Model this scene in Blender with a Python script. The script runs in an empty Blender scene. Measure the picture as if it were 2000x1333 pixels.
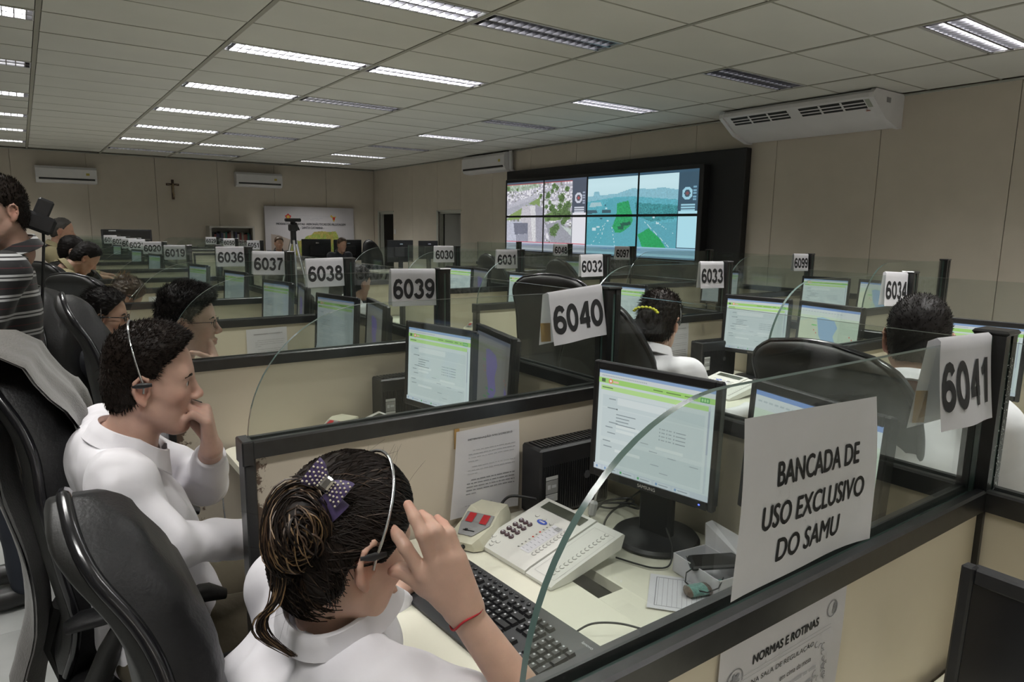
import bpy, math, random
import numpy as np
from mathutils import Matrix, Vector

sc = bpy.context.scene
C = sc.collection
rnd = random.Random(7)

# ------------------------------------------------------------------ camera, world, exposure
CAM_H = 1.54
FPX = 1332.31
AX_R = np.array([0.81550, -0.57853, 0.014074]); AX_F = np.array([0.57190, 0.80407, -0.16297])
AX_R /= np.linalg.norm(AX_R); AX_F -= AX_R * (AX_F @ AX_R); AX_F /= np.linalg.norm(AX_F)
AX_U = np.cross(AX_R, AX_F)
cam_d = bpy.data.cameras.new('camera'); cam = bpy.data.objects.new('camera', cam_d); C.objects.link(cam)
cam_d.sensor_fit = 'HORIZONTAL'; cam_d.sensor_width = 36.0; cam_d.lens = 36.0 * FPX / 2000.0
cam_d.clip_start = 0.02; cam_d.clip_end = 100
cam.matrix_world = Matrix(((AX_R[0], AX_U[0], -AX_F[0], 0), (AX_R[1], AX_U[1], -AX_F[1], 0),
                           (AX_R[2], AX_U[2], -AX_F[2], CAM_H), (0, 0, 0, 1)))
sc.camera = cam
world = bpy.data.worlds.new('world'); sc.world = world; world.use_nodes = True
world.node_tree.nodes['Background'].inputs[0].default_value = (0.9, 0.95, 1, 1)
world.node_tree.nodes['Background'].inputs[1].default_value = 0.02
sc.view_settings.view_transform = 'Standard'; sc.view_settings.look = 'None'
sc.view_settings.gamma = 1.0; sc.view_settings.use_curve_mapping = False
sc.view_settings.exposure = -0.14
LAMP_POWER = 50.0          # watts of each lit ceiling fixture
LAMP_COL = (1.0, 0.985, 0.95)
sc.cycles.max_bounces = 7; sc.cycles.transparent_max_bounces = 32; sc.cycles.adaptive_threshold = 0.07
sc.cycles.diffuse_bounces = 3; sc.cycles.glossy_bounces = 2; sc.cycles.transmission_bounces = 4
sc.cycles.sample_clamp_indirect = 4.0; sc.cycles.caustics_reflective = False; sc.cycles.caustics_refractive = False


def cam_pt(px, py, depth):
    """point in the room at a given distance along the view axis (used to take joint positions)"""
    v = AX_F + AX_R * ((px - 1000) / FPX) - AX_U * ((py - 666.5) / FPX)
    return v * depth + np.array([0, 0, CAM_H])


# ------------------------------------------------------------------ materials
MATS = {}


def mat(name, col, rough=0.5, metal=0.0, spec=0.5, noise=None, bump=None, emit=None, coat=0.0, sss=0.0, attr=None,
        sheen=0.0, stretch=None):
    if name in MATS:
        return MATS[name]
    m = bpy.data.materials.new(name); m.use_nodes = True
    nt = m.node_tree; b = nt.nodes['Principled BSDF']; L = nt.links.new
    c4 = (*col, 1.0)
    b.inputs['Base Color'].default_value = c4; b.inputs['Roughness'].default_value = rough
    b.inputs['Metallic'].default_value = metal; b.inputs['Specular IOR Level'].default_value = spec
    b.inputs['Coat Weight'].default_value = coat; b.inputs['Coat Roughness'].default_value = 0.15
    if sss:
        b.inputs['Subsurface Weight'].default_value = sss
        b.inputs['Subsurface Radius'].default_value = (0.012, 0.004, 0.002); b.inputs['Subsurface Scale'].default_value = 1.0
    if sheen:
        b.inputs['Sheen Weight'].default_value = sheen
    src = None
    tc = nt.nodes.new('ShaderNodeTexCoord'); co = tc.outputs['Object']
    if stretch:
        mp = nt.nodes.new('ShaderNodeMapping'); mp.inputs['Scale'].default_value = stretch
        L(co, mp.inputs['Vector']); co = mp.outputs['Vector']
    if attr:
        a = nt.nodes.new('ShaderNodeAttribute'); a.attribute_name = attr; src = a.outputs['Color']
    if noise:
        n = nt.nodes.new('ShaderNodeTexNoise'); n.inputs['Scale'].default_value = noise[0]; n.inputs['Detail'].default_value = 4
        L(co, n.inputs['Vector'])
        mr = nt.nodes.new('ShaderNodeMapRange'); mr.inputs[1].default_value = 0.3; mr.inputs[2].default_value = 0.7
        mr.inputs[3].default_value = 1 - noise[1]; mr.inputs[4].default_value = 1 + noise[1]
        L(n.outputs[0], mr.inputs[0])
        mx = nt.nodes.new('ShaderNodeMix'); mx.data_type = 'RGBA'; mx.blend_type = 'MULTIPLY'; mx.inputs[0].default_value = 1
        if src is not None:
            L(src, mx.inputs[6])
        else:
            mx.inputs[6].default_value = c4
        L(mr.outputs[0], mx.inputs[7]); src = mx.outputs[2]
    if src is not None:
        L(src, b.inputs['Base Color'])
    if bump:
        n2 = nt.nodes.new('ShaderNodeTexNoise'); n2.inputs['Scale'].default_value = bump[0]; n2.inputs['Detail'].default_value = bump[2] if len(bump) > 2 else 3
        L(co, n2.inputs['Vector'])
        bp = nt.nodes.new('ShaderNodeBump'); bp.inputs['Strength'].default_value = bump[1]; bp.inputs['Distance'].default_value = bump[3] if len(bump) > 3 else 0.01
        L(n2.outputs[0], bp.inputs['Height']); L(bp.outputs[0], b.inputs['Normal'])
    if emit is not None:
        b.inputs['Emission Strength'].default_value = emit
        if src is not None:
            L(src, b.inputs['Emission Color']); b.inputs['Base Color'].default_value = (0.02, 0.02, 0.02, 1)
            for l in list(b.inputs['Base Color'].links):
                nt.links.remove(l)
        else:
            b.inputs['Emission Color'].default_value = c4
    MATS[name] = m
    return m


def glass_mat(name, tint, refl, haze, hazecol=(0.5, 0.55, 0.52)):
    m = bpy.data.materials.new(name); m.use_nodes = True; nt = m.node_tree; L = nt.links.new
    for n in list(nt.nodes):
        if n.type != 'OUTPUT_MATERIAL':
            nt.nodes.remove(n)
    out = nt.nodes['Material Output']
    tr = nt.nodes.new('ShaderNodeBsdfTransparent'); tr.inputs[0].default_value = (*tint, 1)
    gl = nt.nodes.new('ShaderNodeBsdfGlossy'); gl.inputs['Roughness'].default_value = 0.02; gl.inputs[0].default_value = (1, 1, 1, 1)
    lw = nt.nodes.new('ShaderNodeLayerWeight'); lw.inputs[0].default_value = 0.5      # Schlick reflectance, the same from both sides
    pw = nt.nodes.new('ShaderNodeMath'); pw.operation = 'POWER'; L(lw.outputs['Facing'], pw.inputs[0]); pw.inputs[1].default_value = 5
    fr = nt.nodes.new('ShaderNodeMath'); fr.operation = 'MULTIPLY_ADD'; L(pw.outputs[0], fr.inputs[0]); fr.inputs[1].default_value = 1 - refl; fr.inputs[2].default_value = refl
    mx = nt.nodes.new('ShaderNodeMixShader'); L(fr.outputs[0], mx.inputs[0]); L(tr.outputs[0], mx.inputs[1]); L(gl.outputs[0], mx.inputs[2])
    df = nt.nodes.new('ShaderNodeBsdfDiffuse'); df.inputs[0].default_value = (*hazecol, 1)
    tc = nt.nodes.new('ShaderNodeTexCoord'); n = nt.nodes.new('ShaderNodeTexNoise'); n.inputs['Scale'].default_value = 6; n.inputs['Detail'].default_value = 6
    L(tc.outputs['Object'], n.inputs['Vector'])
    mr = nt.nodes.new('ShaderNodeMapRange'); mr.inputs[1].default_value = 0.35; mr.inputs[2].default_value = 0.75
    mr.inputs[3].default_value = haze * 0.4; mr.inputs[4].default_value = haze * 1.6
    L(n.outputs[0], mr.inputs[0])
    m2 = nt.nodes.new('ShaderNodeMixShader'); L(mr.outputs[0], m2.inputs[0]); L(mx.outputs[0], m2.inputs[1]); L(df.outputs[0], m2.inputs[2])
    L(m2.outputs[0], out.inputs[0])
    MATS[name] = m
    return m


# ------------------------------------------------------------------ mesh builder
class MB:
    def __init__(s):
        s.v = []; s.f = []; s.m = []

    def add(s, v, f, m=0):
        o = len(s.v); s.v.extend([tuple(map(float, p)) for p in v])
        s.f.extend([tuple(i + o for i in q) for q in f]); s.m.extend([m] * len(f)); return s

    def box(s, x0, x1, y0, y1, z0, z1, m=0, c=0.0):
        if c <= 0:
            v = [(x, y, z) for z in (z0, z1) for y in (y0, y1) for x in (x0, x1)]
            return s.add(v, [(0, 2, 3, 1), (4, 5, 7, 6), (0, 1, 5, 4), (2, 6, 7, 3), (0, 4, 6, 2), (1, 3, 7, 5)], m)
        c = min(c, (x1 - x0) * .49, (y1 - y0) * .49, (z1 - z0) * .49)
        v = []; ix = {}
        for i, X in enumerate((x0, x1)):
            for j, Y in enumerate((y0, y1)):
                for k, Zz in enumerate((z0, z1)):
                    sx, sy, sz = (1, -1)[i], (1, -1)[j], (1, -1)[k]
                    ix[i, j, k] = len(v)
                    v += [(X, Y + sy * c, Zz + sz * c), (X + sx * c, Y, Zz + sz * c), (X + sx * c, Y + sy * c, Zz)]
        f = []
        for a in range(3):
            for e in (0, 1):
                q = []
                for (b, d) in ((0, 0), (0, 1), (1, 1), (1, 0)):
                    t = [0, 0, 0]; t[a] = e; t[(a + 1) % 3] = b; t[(a + 2) % 3] = d
                    q.append(ix[tuple(t)] + a)
                f.append(tuple(q if e == 0 else q[::-1])[::-1] if False else tuple(q[::-1] if e == 0 else q))
        for a in range(3):
            b1, b2 = (a + 1) % 3, (a + 2) % 3
            for p in (0, 1):
                for q in (0, 1):
                    t0 = [0, 0, 0]; t0[b1] = p; t0[b2] = q; t1 = list(t0); t1[a] = 1
                    i0, i1 = ix[tuple(t0)], ix[tuple(t1)]
                    f.append((i0 + b1, i1 + b1, i1 + b2, i0 + b2))
        for k in ix.values():
            f.append((k, k + 1, k + 2))
        return s.add(v, f, m)

    def prism(s, poly, a, b, axis='z', m=0, mside=None):
        n = len(poly)
        def P(p, t):
            return {'z': (p[0], p[1], t), 'y': (p[0], t, p[1]), 'x': (t, p[0], p[1])}[axis]
        v = [P(p, a) for p in poly] + [P(p, b) for p in poly]
        s.add(v, [tuple(range(n))[::-1], tuple(range(n, 2 * n))], m)
        o = len(s.v) - 2 * n
        for i in range(n):
            j = (i + 1) % n
            s.f.append((o + i, o + j, o + n + j, o + n + i)); s.m.append(m if mside is None else mside)
        return s

    def tube(s, pts, r, n=8, caps=True, m=0, closed=False, flat=1.0, up=(0, 0, 1)):
        pts = [np.array(p, float) for p in pts]; N = len(pts)
        rs = r if hasattr(r, '__len__') else [r] * N
        V = []; prev = None
        for i, p in enumerate(pts):
            if closed:
                t = pts[(i + 1) % N] - pts[i - 1]
            else:
                t = pts[min(i + 1, N - 1)] - pts[max(i - 1, 0)]
            t = t / (np.linalg.norm(t) + 1e-12)
            if prev is None:
                a = np.array(up, float)
                if abs(a @ t) > .9: a = np.array([1., 0, 0])
                a = a - t * (a @ t)
            else:
                a = prev - t * (prev @ t)
            a /= np.linalg.norm(a) + 1e-12; prev = a; b = np.cross(t, a)
            for k in range(n):
                an = 2 * math.pi * k / n
                V.append(p + (a * math.cos(an) + b * math.sin(an) * flat) * rs[i])
        F = []
        for i in range(N if closed else N - 1):
            j = (i + 1) % N
            for k in range(n):
                l = (k + 1) % n
                F.append((i * n + k, i * n + l, j * n + l, j * n + k))
        if caps and not closed:
            F.append(tuple(range(n))[::-1]); F.append(tuple((N - 1) * n + k for k in range(n)))
        return s.add(V, F, m)

    def lathe(s, prof, n=24, c=(0, 0, 0), axis='z', m=0):
        V = []
        for (r, z) in prof:
            for k in range(n):
                a = 2 * math.pi * k / n; x, y = r * math.cos(a), r * math.sin(a)
                p = {'z': (x, y, z), 'x': (z, x, y), 'y': (y, z, x)}[axis]
                V.append((p[0] + c[0], p[1] + c[1], p[2] + c[2]))
        F = [(i * n + k, i * n + (k + 1) % n, (i + 1) * n + (k + 1) % n, (i + 1) * n + k) for i in range(len(prof) - 1) for k in range(n)]
        F.append(tuple(range(n))[::-1]); F.append(tuple((len(prof) - 1) * n + k for k in range(n)))
        return s.add(V, F, m)

    def grid(s, P, m=0, closeu=False, closev=False):
        P = np.asarray(P, float); nu, nv = P.shape[:2]
        F = []
        for i in range(nu if closeu else nu - 1):
            for j in range(nv if closev else nv - 1):
                F.append((i * nv + j, ((i + 1) % nu) * nv + j, ((i + 1) % nu) * nv + (j + 1) % nv, i * nv + (j + 1) % nv))
        return s.add(P.reshape(-1, 3), F, m)

    def xf(s, M):
        M = Matrix(M) if not isinstance(M, Matrix) else M
        s.v = [tuple(M @ Vector(p)) for p in s.v]; return s

    def mesh(s, name, mats, smooth=30):
        me = bpy.data.meshes.new(name); me.from_pydata(s.v, [], s.f)
        if not isinstance(mats, (list, tuple)): mats = [mats]
        for m_ in mats: me.materials.append(m_)
        if len(mats) > 1: me.polygons.foreach_set('material_index', s.m)
        if smooth:
            me.polygons.foreach_set('use_smooth', [True] * len(me.polygons))
            me.update(); me.set_sharp_from_angle(angle=math.radians(smooth))
        me.update(); return me

    def build(s, name, mats, parent=None, loc=None, rot=None, smooth=30):
        return inst(name, s.mesh(name, mats, smooth), parent, loc, rot)


def inst(name, me, parent=None, loc=None, rot=None):
    o = bpy.data.objects.new(name, me); C.objects.link(o)
    if parent is not None: o.parent = parent
    if loc is not None: o.location = loc
    if rot is not None: o.rotation_euler = rot
    return o


def tag(o, label, cat, group=None, kind=None):
    if label: o['label'] = label
    if cat: o['category'] = cat
    if group: o['group'] = group
    if kind: o['kind'] = kind
    return o


def thing(name, label, cat, loc=(0, 0, 0), rz=0.0, group=None):
    o = bpy.data.objects.new(name, None); C.objects.link(o); o.empty_display_size = 0.05
    o.location = loc; o.rotation_euler = (0, 0, rz)
    return tag(o, label, cat, group)


def struct(o):
    o['kind'] = 'structure'; return o


KIDS = {}


def dup(root, label, loc, rz, group=None):
    def cp(o, par):
        c = o.copy(); C.objects.link(c); c.parent = par
        for ch in kids(o): cp(ch, c)
        return c
    def kids(o):
        if o.name not in KIDS: KIDS[o.name] = list(o.children)
        return KIDS[o.name]
    r = cp(root, None); r.location = loc; r.rotation_euler = (0, 0, rz); r['label'] = label
    if group: r['group'] = group
    return r


# ------------------------------------------------------------------ text (built-in font) -> meshes, made in one batch
TEXT = {}


def make_texts(specs):
    obs = []
    for key, (body, size, bold, space) in specs.items():
        cu = bpy.data.curves.new('t', 'FONT'); cu.body = body; cu.size = size; cu.align_x = 'CENTER'; cu.align_y = 'CENTER'
        cu.offset = bold; cu.resolution_u = 4; cu.space_character = space
        o = bpy.data.objects.new('t', cu); C.objects.link(o); obs.append((key, o, cu))
    dg = bpy.context.evaluated_depsgraph_get()
    for key, o, cu in obs:
        me = bpy.data.meshes.new_from_object(o.evaluated_get(dg)); me.materials.clear()
        n = len(me.vertices); co = np.zeros(n * 3); me.vertices.foreach_get('co', co); co = co.reshape(-1, 3)
        fs = [tuple(p.vertices) for p in me.polygons]
        lo, hi = co.min(0), co.max(0); co = co - np.array([(lo[0] + hi[0]) / 2, (lo[1] + hi[1]) / 2, 0])
        TEXT[key] = (co, fs, hi[0] - lo[0], hi[1] - lo[1])
        bpy.data.meshes.remove(me)
    for key, o, cu in obs:
        bpy.data.objects.remove(o); bpy.data.curves.remove(cu)


def text_to(mb, key, w, h, fn, m=0):
    """place the text scaled to w x h through fn(u, v) -> xyz"""
    co, fs, tw, th = TEXT[key]
    sx = w / tw if w else h / th; sy = h / th if h else sx
    mb.add([fn(p[0] * sx, p[1] * sy) for p in co], fs, m)
make_texts({k: (b, 1.0, 0.0, 1.0) for k, b in {
    'banc1': 'BANCADA DE', 'banc2': 'USO EXCLUSIVO', 'banc3': 'DO SAMU', 'norm1': 'NORMAS E ROTINAS', 'norm2': 'NA SALA DE REGULAÇÃO',
    'norm3': 'comida', 'norm4': 'em cima da mesa', 'det': 'DETERMINAÇÃO Nº012/CRE/2013', 'samsung': 'SAMSUNG',
    'map1': 'MOSAICO DE CARTAS  AERONÁUTICAS DE PILOTAGEM', 'map2': '- SANTA CATARINA -',
    'map3': 'CORPO DE BOMBEIROS MILITAR DE SANTA CATARINA', 'lenovo': 'lenovo'}.items()})


def bold_text(mb, key, w, h, fn, d, m=0):
    for i, (a, b) in enumerate(((0, 0), (-d, 0), (d, 0), (0, -d), (0, d))):
        text_to(mb, key, w, h, lambda u, v: fn(u + a, v + b), m)


def _ell(cx, cy, rx, ry, a0, a1, n=18):
    return [(cx + rx * math.cos(math.radians(a0 + (a1 - a0) * i / n)), cy + ry * math.sin(math.radians(a0 + (a1 - a0) * i / n))) for i in range(n + 1)]


DIG = {  # strokes of a heavy sans-serif, box 0.52 x 0.72
    '0': [_ell(.26, .36, .19, .295, 0, 360, 28)],
    '1': [[(.10, .50), (.22, .57), (.30, .68)], [(.31, .72), (.31, 0)]],
    '2': [_ell(.26, .47, .18, .185, 170, -30, 16) + [(.33, .30), (.16, .16), (.08, .065)], [(.06, .065), (.46, .065)]],
    '3': [_ell(.25, .52, .16, .135, 165, -80, 14), _ell(.24, .21, .19, .16, 85, -170, 16)],
    '4': [[(.40, .72), (.40, 0)], [(.37, .66), (.08, .24)], [(.03, .22), (.51, .22)]],
    '5': [[(.45, .655), (.14, .655), (.10, .36)], _ell(.25, .23, .185, .175, 140, -160, 18)],
    '6': [_ell(.26, .225, .19, .165, 0, 360, 24), [(.44, .55), (.39, .63), (.30, .66), (.20, .64), (.12, .54), (.075, .40), (.07, .25)]],
    '7': [[(.05, .655), (.46, .655)], [(.44, .64), (.30, .44), (.20, .22), (.17, 0)]],
    '8': [_ell(.26, .53, .15, .13, 0, 360, 20), _ell(.26, .205, .19, .15, 0, 360, 22)],
    '9': [_ell(.26, .495, .19, .165, 0, 360, 24), [(.08, .17), (.13, .09), (.22, .06), (.32, .08), (.40, .18), (.445, .32), (.45, .47)]],
}


def ribbon(mb, pts, hw, fn, m=0):
    P = np.array(pts, float); closed = np.allclose(P[0], P[-1])
    T = np.gradient(P, axis=0)
    if closed:
        T[0] = T[-1] = P[1] - P[-2]
    T /= np.linalg.norm(T, axis=1)[:, None] + 1e-9
    N = np.stack([-T[:, 1], T[:, 0]], 1) * hw
    n = len(P)
    mb.add([fn(*q) for q in (P + N)] + [fn(*q) for q in (P - N)], [(i, i + 1, n + i + 1, n + i) for i in range(n - 1)], m)


def number_to(mb, s, h, fn, m=0, cond=0.78):
    """heavy numerals centred on (0,0); fn(u,v)->xyz"""
    k = h / .72; adv = .56 * cond
    for i, ch in enumerate(s):
        ox = (i - len(s) / 2 + .5) * adv - .26 * cond
        for st in DIG[ch]:
            ribbon(mb, st, .077, lambda a, b: fn((a * cond + ox) * k, (b - .36) * k), m)
# ------------------------------------------------------------------ common materials
M_wall = mat('wall_paint', (0.66, 0.595, 0.505), 0.75, noise=(3, 0.03), bump=(220, 0.08, 2, 0.002))
M_ceil = mat('ceiling_panel_paint', (0.72, 0.712, 0.655), 0.85, noise=(1.2, 0.04), bump=(160, 0.12, 3, 0.002))
M_grid = mat('ceiling_runner_paint', (0.36, 0.35, 0.29), 0.6)
M_dark = mat('dark_void', (0.02, 0.02, 0.02), 0.9)
M_floor = mat('floor_plate', (0.42, 0.43, 0.42), 0.35, noise=(5, 0.10), bump=(60, 0.05, 3, 0.002))
M_blk = mat('black_profile_metal', (0.015, 0.015, 0.016), 0.30, spec=0.6, noise=(40, 0.3), bump=(300, 0.05, 2, 0.001))
M_white = mat('white_plastic', (0.75, 0.75, 0.76), 0.4)
M_frame = mat('door_frame_paint', (0.55, 0.56, 0.50), 0.5)
M_doorleaf = mat('grey_door_paint', (0.36, 0.36, 0.34), 0.5, noise=(4, 0.04))
M_paper = mat('paper_white', (0.80, 0.79, 0.83), 0.8, noise=(25, 0.02), bump=(12, 0.25, 2, 0.01))
def translucent(m, amt):
    nt = m.node_tree; L = nt.links.new; b = nt.nodes['Principled BSDF']; out = nt.nodes['Material Output']
    tr = nt.nodes.new('ShaderNodeBsdfTranslucent'); tr.inputs[0].default_value = b.inputs['Base Color'].default_value
    mx = nt.nodes.new('ShaderNodeMixShader'); mx.inputs[0].default_value = amt; L(b.outputs[0], mx.inputs[1]); L(tr.outputs[0], mx.inputs[2]); L(mx.outputs[0], out.inputs[0])


translucent(M_paper, .30)
M_ink = mat('black_ink', (0.012, 0.012, 0.014), 0.7)
M_grey_ink = mat('grey_ink', (0.22, 0.22, 0.24), 0.7)
M_pale_ink = mat('pale_grey_ink', (0.42, 0.42, 0.45), 0.7)
M_alu = mat('polished_aluminium', (0.80, 0.80, 0.83), 0.25, metal=1.0)
M_plast = mat('black_plastic', (0.014, 0.014, 0.016), 0.42, noise=(30, 0.15))
M_led = mat('red_led', (1.0, 0.05, 0.03), emit=3.0)

CEIL_Z = 2.975; XW = 7.60; YF = 17.0; XL = -5.2; YB = -3.6

# floor: raised-floor plates
fl = struct(MB().box(XL, XW + .3, YB, YF + .1, -.12, -.012).build('floor', M_floor))
tm = MB().box(-.298, .298, -.3005, .3005, -.0125, 0, c=.002).mesh('floor_tile', M_floor)
for i in range(-6, 5):
    for j in range(0, 15):
        inst('floor_tile', tm, fl, (.08 + .6 * i, 0.05 + .605 * j + .3 - .65, 0))
# ceiling slab, runners, panels
ce = struct(MB().box(XL, XW + .05, YB, YF + .05, CEIL_Z + .10, CEIL_Z + .16).build('ceiling', mat('plenum_grey', (.07, .065, .06), .9)))
GX = [0.2166 + 1.25 * n for n in range(-4, 6)]
rm = MB().box(-.016, .016, YB, YF, CEIL_Z - .003, CEIL_Z + .03).mesh('ceiling_runner', M_grid)
for gx in GX:
    inst('ceiling_runner', rm, ce, (gx, 0, 0))
TY = 1.9 / 3
jm = MB().box(XL, XW, -.0055, .0055, CEIL_Z - .0022, CEIL_Z + .010).mesh('ceiling_joint', M_grid)
for k_ in range(-9, 24):
    yj = 2.5 + (k_ + .5) * TY
    if YB + .1 < yj < YF - .1: inst('ceiling_joint', jm, ce, (0, yj, 0))
LIGHT_ROWS = [2.5 + 1.9 * j for j in range(-3, 8)]
full = MB().box(-.604, .604, -TY / 2 + .005, TY / 2 - .005, 0, .012, c=.002).mesh('ceiling_panel', M_ceil)
half = MB().box(-.604, .604, -.147, .147, 0, .012, c=.002).mesh('ceiling_panel_strip', M_ceil)
# light fixture columns (index n = bay between runner n and n+1), and which lamps are lit
LAMP_COLS = {-1: 0.95, 1: 1, 2: 1, 4: 1}
UNLIT = {(2, 1), (2, 3), (2, 5), (2, 7), (4, 1), (4, 3), (4, 5), (-1, 3), (1, 7)}
lamp_slots = set()
for n in range(-4, 6):
    x = 0.2166 + 1.25 * n + .625
    right_cut = n == 5
    j = 0
    y = LIGHT_ROWS[0] - TY * 1.0 - TY / 2
    rows = int((YF - y) / TY) + 1
    for j in range(rows):
        yy = LIGHT_ROWS[0] + (j - 1) * TY
        if yy > YF - .2 or yy < YB + .2: continue
        isrow = (j - 1) % 3 == 0
        dz = rnd.uniform(-.0015, .0015)
        if right_cut:
            if abs(yy - 2.5 + TY) < .1: continue        # one panel is missing: a dark opening
            o = inst('ceiling_panel', full, ce, (x - .08, yy, CEIL_Z + dz)); o.scale = (.87, 1, 1); continue
        if isrow and n in LAMP_COLS:
            inst('ceiling_panel', half, ce, (x, yy + .166, CEIL_Z + dz)); lamp_slots.add((n, round((yy - 2.5) / 1.9), x, yy - .155))
        elif n == 5 and False:
            pass
        else:
            if n == 4 and abs(yy - (LIGHT_ROWS[3] - 2 * TY)) < .1 and False: continue
            inst('ceiling_panel', full, ce, (x, yy, CEIL_Z + dz))

# recessed fluorescent fixtures
M_tube = mat('fluorescent_tube', (1.0, 0.98, 0.96), emit=6.0)
M_tube_off = mat('fluorescent_tube_off', (0.75, 0.75, 0.75), 0.3)
M_refl = mat('lamp_reflector', (0.20, 0.20, 0.215), 0.28, metal=1.0)
M_house = mat('lamp_housing', (0.7, 0.7, 0.7), 0.4)
hb = MB()
hb.box(-.605, .605, -.150, -.140, 0, .085).box(-.605, .605, .140, .150, 0, .085).box(-.605, -.597, -.14, .14, 0, .085).box(.597, .605, -.14, .14, 0, .085).box(-.605, .605, -.15, .15, .085, .09)
house_me = hb.mesh('housing', M_house)
lv = MB()
lv.prism([(-.010, .0), (.010, 0), (.002, .058), (-.002, .058)], -.597, .597, 'x')
for s_ in (-1, 1):
    lv.prism([(s_ * .139, 0), (s_ * .128, 0), (s_ * .138, .058), (s_ * .139, .058)], -.597, .597, 'x')
for k in range(17):
    x = -.56 + k * 1.12 / 16
    for (a, b) in ((-.138, -.008), (.008, .138)):
        lv.prism([(x - .004, .002), (x + .004, .002), (x + .001, .056), (x - .001, .056)], a, b, 'y')
louver_me = lv.mesh('louver', M_refl)
tube_me = MB().tube([(-.57, 0, 0), (.57, 0, 0)], .013, 10).mesh('fluorescent_tube', M_tube)
tube_off_me = MB().tube([(-.57, 0, 0), (.57, 0, 0)], .013, 10).mesh('fluorescent_tube_off', M_tube_off)
COLN = {-1: 'leftmost line of lights', 1: 'second line of lights', 2: 'third line of lights', 4: 'line of lights by the video wall'}
ORD = ['nearest', 'second', 'third', 'fourth', 'fifth', 'sixth', 'seventh', 'eighth', 'ninth']
for (n, j, x, y) in sorted(lamp_slots):
    lit = (n, j) not in UNLIT
    if j < 0: lab = 'louvred fluorescent ceiling light out of frame behind the photographer'
    else: lab = '%s louvred fluorescent ceiling light, %s in the %s' % ('lit' if lit else 'dim', ORD[j], COLN[n])
    t = thing('ceiling_light', lab, 'ceiling light', (x, y, CEIL_Z - .002), 0, 'louvred ceiling lights')
    inst('housing', house_me, t); inst('louver', louver_me, t)
    for s_ in (-.07, .07):
        inst('fluorescent_tube', tube_me if lit else tube_off_me, t, (0, s_, .0755))
    if True:
        for s_ in (-.07, .07):
            ld = bpy.data.lights.new('lamp_light', 'AREA'); ld.shape = 'RECTANGLE'; ld.size = 1.12; ld.size_y = .03
            ld.energy = LAMP_POWER * (.5 if lit else .03); ld.color = LAMP_COL
            lo = bpy.data.objects.new('lamp_light', ld); C.objects.link(lo); lo.parent = t; lo.location = (0, s_, .0605)

# walls made of tall panels with narrow joints
def wall_panels(base, along, fixed, segs, z0=0.0, z1=CEIL_Z, holes=()):
    me_cache = {}
    for (a, b) in segs:
        zz = [(z0, z1)]
        for (h0, h1, hz) in holes:
            if a >= h0 - 1e-4 and b <= h1 + 1e-4: zz = [(hz, z1)]
        for (q0, q1) in zz:
            key = (round(b - a, 3), q0)
            if key not in me_cache:
                w = b - a
                if along == 'y': me_cache[key] = MB().box(0, .03, .003, w - .003, q0, q1, c=.002).mesh('wall_panel', M_wall)
                else: me_cache[key] = MB().box(.003, w - .003, 0, .03, q0, q1, c=.002).mesh('wall_panel', M_wall)
            inst('wall_panel', me_cache[key], base, (fixed, a, 0) if along == 'y' else (a, fixed, 0))

DOORS = [(12.60, 13.60, 1.885), (15.85, 16.72, 1.90)]
wr = MB()
ys = [YB, 12.60, 13.60, 15.85, 16.72, YF]
for i in range(0, 6, 2): wr.box(XW + .03, XW + .12, ys[i], ys[i + 1], 0, CEIL_Z + .1)
for (a, b, h) in DOORS: wr.box(XW + .03, XW + .12, a, b, h, CEIL_Z + .1)
wr = struct(wr.build('wall_right', M_wall))
cuts = [YB + 1.25 * k for k in range(13)]; cuts = [c for c in cuts if c < 12.2] + [12.60, 13.60, 14.8, 15.85, 16.72, YF]
wall_panels(wr, 'y', XW, list(zip(cuts[:-1], cuts[1:])), holes=DOORS)
wf = struct(MB().box(XL, XW + .12, YF + .03, YF + .12, 0, CEIL_Z + .1).build('wall_far', M_wall))
cx = [XL + 1.28 * k for k in range(10)] + [XW]
wall_panels(wf, 'x', YF, list(zip(cx[:-1], cx[1:])))
wl = struct(MB().box(XL - .1, XL, YB, YF, 0, CEIL_Z + .1).build('wall_left', M_wall))
wb = struct(MB().box(XL, XW + .1, YB - .1, YB, 0, CEIL_Z + .1).build('wall_back', M_wall))
struct(MB().box(XW - .022, XW, YB, YF, CEIL_Z - .022, CEIL_Z - .004).build('trim_1', M_frame))
struct(MB().box(XL, XW - .022, YF - .022, YF, CEIL_Z - .022, CEIL_Z - .004).build('trim_2', M_frame))
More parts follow.
